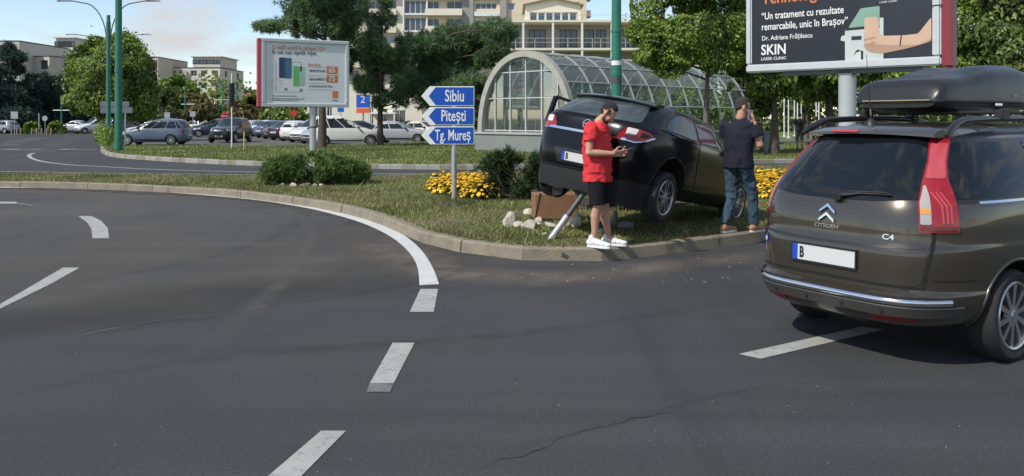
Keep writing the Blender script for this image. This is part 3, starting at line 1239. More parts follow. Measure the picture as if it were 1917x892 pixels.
def car_proto(kind):
    K = KINDS[kind]
    paint = M("car_paint_" + kind, (.3, .3, .3), .3, coat=.8)
    mb = car_shell(K['rows'], 30, 11)
    bvh = bvh_of(mb)
    rows = K['rows']
    wb, r, b = K['wb'], K['r'], K['belt']
    zt = rows[-1][0]
    root = thing("parked_car", "car", "car")
    body = cut_wheels(mb, paint, [(0, r), (wb, r)], r + .055, .9, .48)
    link("body", body, root)

    def xr(z):
        return float(np.interp(z, [q[0] for q in rows], [q[1] for q in rows]))

    def xf(z):
        return float(np.interp(z, [q[0] for q in rows], [q[2] for q in rows]))
    zr = zt - .10
    for sgn in (1, -1):
        x0, x1 = xr(b + .03) + .16, xf(b + .06) - .16
        t0, t1 = xr(zr) + .18, xf(zr) - .10
        zr2 = zr + .0
        mid = (t0 + t1) / 2 + .15
        third = kind in ('mpv', 'van')
        cuts = [0.0, .34, .66, 1.0] if third else [0.0, .47, 1.0]
        for c0, c1 in zip(cuts, cuts[1:]):
            g_ = .025
            poly = [(x0 + (x1 - x0) * c0 + g_, b + .03), (x0 + (x1 - x0) * c1 - g_, b + .03), (t0 + (t1 - t0) * c1 - g_, zr2), (t0 + (t1 - t0) * c0 + g_, zr2)]
            patch(bvh, side_pts(poly, sgn), 'L' if sgn > 0 else 'R', "side_window", m_glass_mid, root, off=.003, thick=.02, r=.05, step=.12)
        patch(bvh, side_pts([(.33, .30), (wb - .45, .30), (wb - .45, .36), (.33, .36)], sgn), 'L' if sgn > 0 else 'R', "side_moulding", m_black, root, off=.010, thick=.02, r=.01, step=.3)
        # lamps
        patch(bvh, [(sgn * .50, .66), (sgn * .80, .70), (sgn * .80, b - .10), (sgn * .50, b - .18)] if kind != 'suv' else [(sgn * .5, .8), (sgn * .84, .82), (sgn * .84, .98), (sgn * .5, .94)], 'F', "headlight", m_clear_lens, root, off=.006, thick=.02, r=.04, step=.12) if sgn < 0 else \
            patch(bvh, [(.50, .66), (.80, .70), (.80, b - .10), (.50, b - .18)] if kind != 'suv' else [(.5, .8), (.84, .82), (.84, .98), (.5, .94)], 'F', "headlight", m_clear_lens, root, off=.006, thick=.02, r=.04, step=.12)
        if kind in ('mpv', 'van', 'suv'):
            tl = [(sgn * .62, b - .25), (sgn * .735, b - .25), (sgn * .715, b + .02), (sgn * .62, b + .02)]
        else:
            tl = [(sgn * .48, b - .24), (sgn * .735, b - .24), (sgn * .72, b - .02), (sgn * .50, b - .04)]
        patch(bvh, tl, 'B', "tail_light", m_red_lens, root, off=.006, thick=.02, r=.03, step=.12)
        mr = MB()
        mr.box(xf(b + .06) - .42, xf(b + .06) - .30, sgn * .86, sgn * 1.0, b - .02, b + .12)
        mr.build("wing_mirror", m_black, root, bevel=.03, segs=2)
    zw0, zw1 = b + .05, zt - .10
    patch(bvh, [(-.66, zw0), (.66, zw0), (.56, zw1), (-.56, zw1)], 'F', "windscreen", m_glass_mid, root, off=.004, thick=.02, r=.06, step=.14)
    rz0 = b + .06
    patch(bvh, [(-.60, rz0), (.60, rz0), (.50, zt - .12), (-.50, zt - .12)], 'B', "rear_window", m_glass_mid, root, off=.004, thick=.02, r=.06, step=.14)
    patch(bvh, [(-.42, .46), (.42, .46), (.46, .58), (-.46, .58)], 'F', "grille", m_black, root, off=.006, thick=.02, r=.02, step=.14)
    patch(bvh, [(-.6, .27), (.6, .27), (.6, .38), (-.6, .38)], 'F', "lower_grille", m_black, root, off=.006, thick=.02, r=.02, step=.14)
    patch(bvh, [(-.6, .25), (.6, .25), (.62, .34), (-.62, .34)], 'B', "lower_bumper", m_black, root, off=.006, thick=.02, r=.02, step=.14)
    patch(bvh, [(-.26, .40), (.26, .40), (.26, .51), (-.26, .51)], 'F', "number_plate", m_plate, root, off=.012, thick=.012, r=0, step=.3)
    patch(bvh, [(-.26, .54), (.26, .54), (.26, .65), (-.26, .65)], 'B', "number_plate", m_plate, root, off=.010, thick=.012, r=0, step=.3)
    for x in (0, wb):
        for sgn in (1, -1):
            make_wheel("wheel", r, .20, r * .66, 7, m_alloy, root, (x, sgn * K['wy'], r), sgn, style='wide')
    return root


_used = {}
_paints = {}


def park(kind, u, v, head, col, label, cat="car", group="cars standing in the car park", pos=None, z=.014, metal=0.):
    if kind not in _proto:
        _proto[kind] = car_proto(kind)
        o = _proto[kind]
    else:
        o = dup(_proto[kind])
    p = pos or G(u, v)
    h = R_(head)
    mid = KINDS[kind]['wb'] / 2
    o.location = (p.x - mid * math.cos(h), p.y - mid * math.sin(h), z)
    o.rotation_euler = (0, 0, h)
    key = tuple(col)
    if key not in _paints:
        _paints[key] = M("paint_%d" % len(_paints), col, .28, metal, coat=.6, var=.05, vscale=2)
    for ch in o.children:
        if ch.name.startswith("body"):
            ch.material_slots[0].link = 'OBJECT'
            ch.material_slots[0].material = _paints[key]
    tag(o, label, cat, group)
    return o


WH, SIL, DK, BLU, RED, GRY, CRM = (.72, .72, .70), (.42, .43, .45), (.014, .016, .02), (.03, .05, .11), (.25, .02, .02), (.16, .18, .20), (.62, .56, .42)
park('mpv', 290, 272, 180, (.10, .14, .19), "blue grey people carrier parked side-on beside the tall green pole")
park('suv', 432, 267, -93, (.012, .018, .022), "dark green black off-roader facing the road in the car park aisle")
park('van', 650, 273.5, 12, (.74, .74, .70), "white high-roofed van with black rubbing strip under the phone billboard", cat="van")
park('hatch', 752, 268.5, -6, (.36, .38, .41), "silver hatchback parked beside the arrow signs")
park('hatch', 690, 262, 4, DK, "black hatchback half hidden behind the white high-roofed van")
park('hatch', 800, 264, -35, (.66, .62, .50), "cream white car showing its nose behind the arrow signs")
park('sedan', 778, 257.5, 10, DK, "dark car in the row behind the silver hatchback")
rowcars = []
_spec = [('hatch', 250, (.30, .36, .42), "pale blue grey hatchback nearest the billboard post in the diagonal row"),
         ('mpv', 250, (.66, .66, .64), "white people carrier second from the billboard post in the diagonal row"),
         ('hatch', 70, (.70, .70, .68), "white hatchback third from the billboard post in the diagonal row"),
         ('sedan', 70, (.03, .018, .02), "dark maroon saloon with its tail to the aisle in the diagonal row"),
         ('hatch', 250, (.10, .09, .10), "dark grey hatchback beside the maroon saloon in the diagonal row"),
         ('sedan', 70, (.07, .09, .16), "slate blue saloon in the middle of the diagonal row"),
         ('hatch', 250, (.02, .035, .07), "navy hatchback before the far white cars of the diagonal row"),
         ('hatch', 250, (.70, .71, .72), "white hatchback at the far end of the diagonal row"),
         ('hatch', 70, (.40, .43, .46), "silver hatchback last in the diagonal row")]
for (k, h, c_, lab), ul, v in zip(_spec, (565, 546, 527, 510, 495, 483, 474, 465, 458), (269, 266.5, 264, 262, 260, 258, 256, 253.5, 250.5)):
    rowcars.append((ul + 1.5 * FPX / (CAMH * FPX / (v - V0)), v, h, k, c_, lab))
for u, v, h, k, c_, lab in rowcars:
    park(k, u, v, h, c_, lab)
park('van', 492, 246, 200, WH, "tall white van behind the diagonal row of cars", cat="van")
park('hatch', 363, 248.5, 165, (.66, .65, .60), "cream hatchback with dark rear window in front of the brown tree")
park('hatch', 383, 248, 15, (.70, .70, .68), "white hatchback nose to nose with the cream one")
park('mpv', 397, 253, 200, (.62, .58, .52), "pale car next to the dark off-roader", cat="car")
park('sedan', 402, 257, 200, (.02, .03, .06), "low navy saloon beside the dark off-roader")
park('suv', 248, 256, 10, (.02, .022, .026), "black off-roader behind the blue grey people carrier")
park('hatch', 280, 258, 175, (.33, .34, .35), "grey hatchback behind the blue grey people carrier")
park('van', 250, 248, 0, WH, "white van roof showing over the people carrier and the pole", cat="van")
park('van', 340, 247, 0, (.60, .60, .58), "far pale van with its roof above the people carrier", cat="van")
park('van', 175, 250.5, -125, (.72, .73, .74), "white delivery van driving on the side road", cat="van", group="cars on the side road", z=0)
park('sedan', 137, 249.5, 178, (.42, .45, .46), "silver saloon ahead of the white delivery van", group="cars on the side road", z=0)
park('suv', 30, 249, 5, (.02, .03, .06), "dark blue car in the shade of the left conifer", group="cars on the side road", z=0)
park('hatch', 6, 250, 160, (.30, .32, .36), "grey car at the left edge under the dark conifers", group="cars on the side road", z=0)
park('hatch', 70, 247.5, 5, (.05, .05, .06), "black hatchback behind the bollards at the far pavement", group="cars on the side road", z=0)
# ---- the brown people carrier in the foreground --------------------------
m_brown = M("brown_metallic_paint", (.055, .047, .036), .27, .45, coat=1., var=.10, vscale=1.3)
m_roofblack = M("satin_black", (.012, .012, .014), .32, coat=.3)
CP = dict(x=2.974, y=6.151, yaw=33.4)
ROWS_C = [(.235, -.70, 3.20, .70), (.30, -.86, 3.38, .79), (.37, -.922, 3.45, .83), (.445, -.945, 3.48, .853), (.50, -.945, 3.48, .858), (.525, -.905, 3.47, .858),
          (.70, -.900, 3.44, .862), (.80, -.893, 3.38, .860), (.825, -.872, 3.36, .858), (.95, -.862, 3.20, .852), (1.06, -.835, 2.70, .840), (1.13, -.80, 2.45, .820),
          (1.30, -.665, 2.10, .740), (1.45, -.515, 1.75, .655), (1.53, -.425, 1.50, .595), (1.565, -.375, 1.38, .545), (1.60, -.27, 1.22, .45), (1.625, -.08, 1.0, .29), (1.635, .25, .7, .12)]
m_clear_dim = M("smoky_clear_lens", (.40, .37, .34), .1, coat=.8)
mpv = thing("people_carrier", "brown grey people carrier with a black roof box seen from behind", "car", (CP['x'], CP['y'], 0), R_(CP['yaw']))
shell = car_shell(ROWS_C, 90, 30, nr=4.6, nf=3.4)
bv = bvh_of(shell)
WBc, Rc = 2.62, .315
link("body", cut_wheels(shell, m_brown, [(0, Rc + .01), (WBc, Rc + .01)], Rc + .055, .86, .46), mpv)
for x in (0, WBc):
    for sgn in (1, -1):
        make_wheel("wheel", Rc, .205, .232, 10, m_alloy, mpv, (x, sgn * .735, Rc), sgn)
# tailgate with its glass
gate = patch(bv, [(-.615, .565), (.615, .565), (.645, .80), (.64, 1.0), (.60, 1.13), (-.60, 1.13), (-.64, 1.0), (-.645, .80)], 'B', "tailgate", m_brown, mpv, off=.007, thick=.012, r=.05, step=.035)
strip(bv, [(-.63, .812), (-.3, .800), (0, .797), (.3, .800), (.63, .812)], 'B', .014, "tailgate_crease", m_black, mpv, off=.009, thick=.006)
for sgn in (1, -1):
    strip(bv, [(sgn * .628, .56), (sgn * .660, .80), (sgn * .655, 1.0), (sgn * .612, 1.14)], 'B', .012, "panel_gap", m_dark, mpv, off=.0035, thick=.006)
strip(bv, [(-.63, .553), (.63, .553)], 'B', .014, "panel_gap", m_dark, mpv, off=.0035)
rw = patch(bv, [(-.615, 1.122), (-.3, 1.095), (0, 1.088), (.3, 1.095), (.615, 1.122), (.50, 1.508), (.3, 1.528), (0, 1.533), (-.3, 1.528), (-.50, 1.508)], 'B', "rear_window", m_glass_dark, mpv, off=.010, thick=.016, r=.03, step=.04)
m_seat = M("seat_back_behind_glass", (.035, .04, .042), .7)
# wiper
wp = MB()
wp.tube([(-.838, -.05, 1.115), (-.812, -.20, 1.142), (-.800, -.42, 1.148)], [.014, .010, .006], 6)
wp.tube([(-.816, -.12, 1.150), (-.806, -.40, 1.160)], [.008, .006], 6)
wp.box(-.87, -.82, -.085, -.02, 1.09, 1.125)
wp.build("wiper", m_black, mpv, smooth=40)
# roof spoiler lip and brake lamp
sp = MB()
rows_s = []
for i in range(15):
    y = -.50 + 1.00 * i / 14
    k = (y / .50) ** 2
    xb = -.465 + .075 * k
    z = 1.574 - .020 * k
    rows_s.append([(xb + .10, y, z + .032), (xb + .02, y, z + .016), (xb - .028, y, z - .006), (xb - .030, y, z - .026), (xb + .04, y, z - .030), (xb + .14, y, z - .02)])
sp.grid(rows_s)
sp.f += [tuple(range(6)), tuple(14 * 6 + j for j in range(5, -1, -1))]
m_brown_light = m_brown
spo = sp.build("roof_spoiler", m_brown, mpv, smooth=50)
bl = MB()
bl.box(-.506, -.482, .02, .24, 1.554, 1.576)
bl.build("brake_light", m_pink_lens, mpv, bevel=.006)
# rear lamps
for sgn in (1, -1):
    az = 45 if sgn < 0 else -45
    f = 1 if sgn < 0 else -1
    out = [(-.128, .915), (.128, .915), (.122, 1.10), (.085, 1.20), (.010, 1.36), (-.050, 1.515), (-.190, 1.515), (-.118, 1.36), (-.095, 1.25), (-.122, 1.10)]
    lamp = patch(bv, [(f * s, z) for s, z in out], az, "tail_light", m_red_lens, mpv, off=.012, thick=.022, r=.02, step=.03)
    patch(bv, [(f * s, z) for s, z in [(.052, .965), (.118, .965), (.112, 1.10), (.070, 1.205), (.058, 1.205), (.048, 1.14)]], az, "reversing_light", m_clear_dim, lamp, off=.017, thick=.012, r=.012, step=.03)
    patch(bv, [(f * s, z) for s, z in [(.054, 1.03), (.115, 1.03), (.113, 1.065), (.054, 1.065)]], az, "indicator", m_amber, lamp, off=.019, thick=.012, r=.01, step=.03)
    patch(bv, [(f * s, z) for s, z in [(.050, 1.25), (-.082, 1.25), (-.104, 1.36), (-.160, 1.48), (-.046, 1.48), (.000, 1.36)]], az, "lamp_window", m_pink_lens, lamp, off=.016, thick=.012, r=.02, step=.03)
    patch(bv, [(f * s, z) for s, z in [(-.118, .925), (.118, .925), (.119, .955), (-.128, .955)]], az, "lamp_base", m_red_dark, lamp, off=.016, thick=.012, r=.01, step=.03)
    for q in (-.07, -.042, -.014):
        patch(bv, [(f * s, z) for s, z in [(q - .012, .97), (q, .97), (q, 1.075), (q + .055, 1.165), (q + .043, 1.165), (q - .012, 1.08)]], az, "light_bar", m_pink_lens, lamp, off=.018, thick=.012, r=.004, step=.03)
    # bumper corner above chrome, reflectors
    strip(bv, [(f * -.25, .60), (f * .02, .60), (f * .13, .62), (f * .14, .90)], az, .010, "panel_gap", m_dark, mpv, off=.0035)
    patch(bv, [(sgn * .34, .325), (sgn * .58, .333), (sgn * .58, .368), (sgn * .34, .362)], 'B', "reflector", m_red_dark, mpv, off=.010, thick=.02, r=.012, step=.03)
    # side glass: quarter light and doors
    A = 'L' if sgn > 0 else 'R'
    patch(bv, side_pts([(-.60, 1.125), (.42, 1.125), (.42, 1.49), (-.30, 1.49)], sgn), A, "quarter_window", m_glass_dark, mpv, off=.008, thick=.016, r=.05, step=.05)
    patch(bv, side_pts([(.50, 1.125), (1.30, 1.125), (1.26, 1.49), (.50, 1.49)], sgn), A, "side_window", m_glass_dark, mpv, off=.008, thick=.016, r=.04, step=.05)
    patch(bv, side_pts([(1.36, 1.125), (2.20, 1.125), (1.62, 1.45), (1.33, 1.49)], sgn), A, "side_window", m_glass_dark, mpv, off=.008, thick=.016, r=.04, step=.05)
    patch(bv, side_pts([(-.66, 1.095), (2.35, 1.095), (1.55, 1.515), (-.33, 1.515)], sgn), A, "window_surround", m_roofblack, mpv, off=.0035, thick=.012, r=.06, step=.06)
    strip(bv, side_pts([(-.36, 1.098), (0, 1.100), (1, 1.102), (2.3, 1.10)], sgn), A, .016, "chrome_strip", m_chrome, mpv, off=.012, thick=.016)
    d1 = patch(bv, side_pts([(.50, .33), (1.34, .33), (1.34, 1.085), (.36, 1.085), (.36, .72), (.44, .50)], sgn), A, "door", m_brown, mpv, off=.006, thick=.012, r=.05, step=.06)
    d2 = patch(bv, side_pts([(1.36, .33), (2.22, .33), (2.28, .60), (2.28, 1.06), (1.36, 1.085)], sgn), A, "door", m_brown, mpv, off=.006, thick=.012, r=.05, step=.06)
    for d_, hx in ((d1, .50), (d2, 1.50)):
        hd = MB()
        hd.box(hx, hx + .19, sgn * .862, sgn * .888, .955, .985)
        hd.build("handle", m_brown, d_, bevel=.010, segs=2)
    mrr = MB()
    mrr.box(1.92, 2.07, sgn * .83, sgn * 1.05, 1.09, 1.24)
    mrr.build("wing_mirror", m_brown, mpv, bevel=.04, segs=3, smooth=50)
    patch(bv, [(sgn * .45, .66), (sgn * .80, .74), (sgn * .80, .98), (sgn * .52, .86)], 'F', "headlight", m_clear_lens, mpv, off=.008, thick=.02, r=.04, step=.06)
    # roof rails
    rl = MB()
    y = sgn * .545
    rl.tube([(-.40, sgn * .575, 1.535), (-.33, sgn * .565, 1.58), (-.22, y, 1.622), (-.12, y, 1.645), (.2, y, 1.655), (.7, y, 1.660), (1.1, y, 1.652), (1.35, y, 1.62), (1.5, sgn * .56, 1.54)], [.018, .026, .028, .026, .024, .024, .024, .024, .016], 8)
    rl.build("roof_rail", m_roofblack, mpv, smooth=60)
    # black roof side below the rail
    patch(bv, [(-.28, sgn * .525), (1.3, sgn * .525), (1.3, sgn * .575), (-.28, sgn * .575)], 'T', "roof_gutter", m_roofblack, mpv, off=.004, thick=.01, r=0, step=.06)
    # wheel arch lip
    for x in (0, WBc):
        al = MB()
        pts = []
        for i in range(25):
            a = R_(-8 + 196 * i / 24)
            X_, Z_ = x + (Rc + .062) * math.cos(a), Rc + .01 + (Rc + .062) * math.sin(a)
            h = bv.ray_cast(Vector((X_, sgn * 3, Z_)), Vector((0, -sgn, 0)))
            yy = h[0].y if h[0] is not None else sgn * .84
            pts.append((X_, yy, Z_))
        al.tube(pts, .011, 6)
        al.build("wheel_arch_lip", m_brown, mpv, smooth=60)
patch(bv, [(-.60, 1.10), (.60, 1.10), (.52, 1.50), (-.52, 1.50)], 'F', "windscreen", m_glass_dark, mpv, off=.006, thick=.016, r=.06, step=.06)
patch(bv, [(-.5, .42), (.5, .42), (.5, .60), (-.5, .60)], 'F', "grille", m_black, mpv, off=.008, thick=.016, r=.03, step=.06)
# chrome bumper strip wraps round the corners
cb = MB()
rows_b = []
for i in range(61):
    a = R_(-54 + 108 * i / 60)
    d = Vector((-math.cos(a), math.sin(a) * 1.0, 0))
    row = []
    for z, o_ in ((.440, .004), (.446, .013), (.462, .016), (.476, .012), (.482, .004)):
        h = bv.ray_cast(Vector((-.1, 0, z)), d)
        row.append(tuple(h[0] + Vector((d.x, d.y, 0)).normalized() * o_))
    rows_b.append(row)
cb.grid(rows_b)
cb.build("bumper_chrome", m_chrome, mpv, smooth=60)
cb = MB()
rows_b = []
for i in range(61):
    a = R_(-60 + 120 * i / 60)
    d = Vector((-math.cos(a), math.sin(a), 0))
    row = []
    for z, o_ in ((.352, .003), (.358, .012), (.425, .012), (.432, .003)):
        h = bv.ray_cast(Vector((-.1, 0, z)), d)
        row.append(tuple(h[0] + Vector((d.x, d.y, 0)).normalized() * o_))
    rows_b.append(row)
cb.grid(rows_b)
cb.build("bumper_band", M("bumper_grey", (.065, .062, .055), .42, .2, coat=.3, var=.12, vscale=5), mpv, smooth=40)
for y in (-.42, -.14, .14, .42):
    h = bv.ray_cast(Vector((-4, y, .395)), Vector((1, 0, 0)))
    s_ = MB()
    s_.cyl(h[0] + Vector((-.016, 0, 0)), h[0], .013, n=10)
    s_.build("parking_sensor", m_black, mpv, smooth=40)
# plate in its recess
def on_back(y, z, lift=.0, bvx=None):
    h = (bvx or bv).ray_cast(Vector((-5, y, z)), Vector((1, 0, 0)))
    n = h[1] if h[1].x < 0 else -h[1]
    p = h[0] + n * lift
    xa = Vector((-n.y, n.x, 0)).normalized()      # to the viewer's right
    zl = (-n).cross(xa).normalized() * -1
    zl = xa.cross(-n).normalized()
    M4 = Matrix(((xa.x, -n.x, zl.x, p.x), (xa.y, -n.y, zl.y, p.y), (xa.z, -n.z, zl.z, p.z), (0, 0, 0, 1)))
    return M4


plate(mpv, .50, .112, on_back(.02, .695, .02), "B", 0)
# badge: two stacked chevrons
for k, dz in enumerate((0, -.058)):
    bd = MB()
    a, t = .062, .026
    bd.add([], [])
    poly = [(-a, 0), (0, .052), (a, 0), (a, -t), (0, .052 - t - .004), (-a, -t)]
    bd.prism(poly, 0, .012, Matrix.Rotation(R_(90), 4, 'X'))
    o = bd.build("chevron_badge", m_chrome, mpv, bevel=.004)
    o.matrix_local = on_back(.02, 1.005 + dz, .012)
def back_text(s, y, z, size, sx=1., lift=.012):
    o = text_mesh("badge_lettering", s, size, m_chrome, mpv, sx=sx, depth=.006, bold=.001, align='CENTER')
    o.matrix_local = on_back(y, z, lift)
back_text("CITROËN", .02, .885, .038, 1.2)
back_text("C4", -.43, .855, .05, 1.3)
back_text("HDi", .50, .905, .04, 1.1)
st = MB()
st.box(-.02, .02, -.004, 0, -.025, .025)
o = st.build("sticker", m_plate_blue, mpv)
o.matrix_local = on_back(.56, .745, .011)
st2 = MB()
st2.box(-.012, .012, -.0055, -.003, -.014, .014)
o2 = st2.build("sticker_print", m_plate, o)
# antenna on the rear of the roof
an = MB()
an.lathe([(.052, 1.585), (.045, 1.625), (.02, 1.65), (.012, 1.66), (0, 1.66)], 14, Matrix.Translation((-.30, .045, 0)))
an.tube([(-.30, .045, 1.65), (-.33, .048, 1.92), (-.35, .05, 2.14)], [.005, .0035, .002], 5)
an.tube([(-.314, .0462, 1.775), (-.309, .0458, 1.735)], .010, 8)
an.build("antenna", m_black, mpv, smooth=40)
anc = MB()
anc.tube([(-.308, .0457, 1.73), (-.303, .0453, 1.68)], .007, 8)
anc.build("antenna_spring", m_chrome, mpv, smooth=40)
# cross bars on the rails
for x in (.42, 1.12):
    cbx = MB()
    cbx.tube([(x, -.55, 1.705), (x, .55, 1.705)], .017, 8)
    for sgn in (1, -1):
        cbx.box(x - .05, x + .05, sgn * .545 - .035, sgn * .545 + .035, 1.645, 1.725)
    cbx.build("roof_bar", m_black, mpv, bevel=.008)
m_exh = None

# ---- roof box: a thing that rests on the bars
m_boxlid = M("roof_box_shell", (.014, .0145, .016), .36, var=.12, vscale=3, coat=.12)
box = thing("roof_box", "long black roof box strapped on the brown people carrier", "roof box", (CP['x'], CP['y'], 0), R_(CP['yaw']))


def box_ring(x, w, zlo, zhi, y0, rr=.06, side='lid'):
    pts = []
    N = 20
    for i in range(N + 1):
        t = math.pi * i / N
        c, s = math.cos(t), math.sin(t)
        e = .42
        px = math.copysign(abs(c) ** e, c) * w
        pz = zlo + (zhi - zlo) * abs(s) ** e
        pts.append((x, y0 + px, pz))
    return pts


bx0, bx1, by = .20, 2.15, .150
lid_st = [(bx0 - .02, .30, 1.795, 1.800), (bx0 + .015, .345, 1.795, 1.885), (bx0 + .08, .365, 1.795, 1.962), (bx0 + .22, .375, 1.795, 1.99), (bx0 + .42, .38, 1.795, 2.01), (bx0 + .62, .385, 1.795, 2.05), (bx0 + .85, .39, 1.795, 2.085), (bx0 + 1.2, .39, 1.795, 2.10), (bx0 + 1.6, .36, 1.795, 2.05), (bx0 + 1.85, .28, 1.795, 1.93), (bx1 + .1, .12, 1.795, 1.82)]
lid = MB()
xs_ = np.linspace(lid_st[0][0], lid_st[-1][0], 40)
LS = np.array(lid_st)
rows_l = []
for x in np.unique(np.r_[xs_, LS[:, 0]]):
    w_, z0_, z1_ = [float(pchip(LS[:, 0], LS[:, i], [x])[0]) for i in (1, 2, 3)]
    ring = box_ring(x, w_, z0_, z1_, by)
    # two raised ribs along the lid
    rib = .016 * min(1, max(0, (x - bx0 - .5) / .2))
    ring = [(a, b_, c_ + (rib if .10 < abs(b_ - by) < .26 and c_ > z1_ - .04 else 0)) for a, b_, c_ in ring]
    rows_l.append(ring)
lid.grid(rows_l)
lid.f += [tuple(range(len(rows_l[0])))]
lid.build("lid", m_boxlid, box, smooth=50)
base = MB()
rows_l = []
bs = np.array([(bx0 + .0, .31, 1.79, 1.745), (bx0 + .05, .35, 1.79, 1.73), (bx0 + .16, .365, 1.79, 1.705), (bx0 + .3, .372, 1.79, 1.695), (bx0 + 1.2, .375, 1.79, 1.72), (bx0 + 1.7, .33, 1.79, 1.73), (bx1 + .08, .12, 1.79, 1.77)])
for x in np.linspace(bs[0][0], bs[-1][0], 30):
    w_, z0_, z1_ = [float(np.interp(x, bs[:, 0], bs[:, i])) for i in (1, 2, 3)]
    rows_l.append(box_ring(x, w_, z0_, z1_, by))
base.grid(rows_l)
base.f += [tuple(range(len(rows_l[0])))]
base.build("tray", m_roofblack, box, smooth=50)
rim = MB()
pl = [(r_[0][0], r_[0][1] + .012, 1.792) for r_ in rows_l]
pr = [(r_[-1][0], r_[-1][1] - .012, 1.792) for r_ in rows_l]
rim.tube(pr[::-1] + [(bx0 - .025, by - .2, 1.792), (bx0 - .03, by, 1.792), (bx0 - .025, by + .2, 1.792)] + pl, .014, 6)
rim.build("rim_seal", m_black, box, smooth=60)
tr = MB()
tr.box(bx0 - .047, bx0 - .030, by - .30, by + .26, 1.797, 1.806)  # pale strip stands in for the highlight along the lid's rear edge
tr.build("lid_edge_highlight", M("painted_highlight", (.42, .36, .24), .35, .6), box)
lk = MB()
lk.box(bx0 + .75, bx0 + .86, by - .40, by - .385, 1.76, 1.785)
lk.build("lock", m_chrome, box, bevel=.004)
lo = text_mesh("maker_mark", "<>", .05, m_grey_metal, box, (bx0 + 1.05, by - .396, 1.83), rot=(0, 0, 0), depth=.002)

# ---- the black coupe stranded on the island ------------------------------
m_blackpaint = M("black_metallic_paint", (.0045, .005, .0062), .20, .1, coat=.15, spec=.3, var=.1, vscale=2)
ROWS_O = [(0.2, -0.56, 3.15, 0.788), (0.28, -0.7, 3.38, 0.861), (0.42, -0.765, 3.48, 0.908), (0.58, -0.785, 3.5, 0.92), (0.7, -0.78, 3.45, 0.922), (0.8, -0.77, 3.3, 0.918), (0.9, -0.755, 2.95, 0.905), (0.985, -0.735, 2.45, 0.884), (1.03, -0.7, 2.25, 0.856), (1.1, -0.6, 2.03, 0.814), (1.2, -0.44, 1.78, 0.761), (1.29, -0.28, 1.54, 0.706), (1.345, -0.17, 1.37, 0.651), (1.385, 0.0, 1.18, 0.536), (1.405, 0.28, 1.0, 0.357), (1.412, 0.5, 0.8, 0.147)]
OP = dict(loc=(1.186, 10.55, .575), yaw=54.7, pitch=8.6, roll=8.4)
cp = thing("crashed_coupe", "black hatchback coupe stranded tail-up across bushes and rocks on the island", "car", OP['loc'])
cp.rotation_euler = (R_(OP['roll']), R_(OP['pitch']), R_(OP['yaw']))
shell = car_shell(ROWS_O, 80, 26, nr=4.8, nf=3.2)
bo = bvh_of(shell)
WBo, Ro = 2.61, .32
link("body", cut_wheels(shell, m_blackpaint, [(0, Ro + .03), (WBo, Ro + .02)], Ro + .055, .92, .46), cp)
for x in (0, WBo):
    for sgn in (1, -1):
        dz = -.10 if x == 0 else 0
        w_ = make_wheel("wheel", Ro, .215, .225, 5, M("machined_alloy_%d%d" % (x > 1, sgn), (.50, .50, .52), .28, .85), cp, (x, sgn * .775, Ro + dz), sgn, style='twin')
gate = patch(bo, [(-.60, .63), (.60, .63), (.66, .74), (.58, .88), (.60, 1.0), (-.60, 1.0), (-.58, .88), (-.66, .74)], 'B', "tailgate", m_blackpaint, cp, off=.007, thick=.012, r=.05, step=.04)
patch(bo, [(-.33, .395), (.33, .395), (.40, .575), (-.40, .575)], 'B', "plate_recess", m_roofblack, cp, off=.009, thick=.006, r=.03, step=.04)
patch(bo, [(-.555, .803), (.555, .803), (.548, .834), (-.548, .834)], 'B', "chrome_strip", m_chrome, gate, off=.014, thick=.02, r=.01, step=.04)
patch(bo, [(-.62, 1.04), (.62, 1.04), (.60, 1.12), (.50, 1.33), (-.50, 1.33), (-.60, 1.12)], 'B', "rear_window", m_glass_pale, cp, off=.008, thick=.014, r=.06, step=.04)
rows_s = []
sp = MB()
for i in range(15):
    y = -.585 + 1.17 * i / 14
    k = (y / .585) ** 2
    xb = -.235 + .08 * k
    z = 1.352 - .03 * k
    rows_s.append([(xb + .22, y, z + .045), (xb + .04, y, z + .030), (xb - .055, y, z + .002), (xb - .055, y, z - .018), (xb + .05, y, z - .026), (xb + .2, y, z - .0)])
sp.grid(rows_s)
sp.f += [tuple(range(6)), tuple(14 * 6 + j for j in range(5, -1, -1))]
sp.build("roof_spoiler", m_blackpaint, cp, smooth=50)
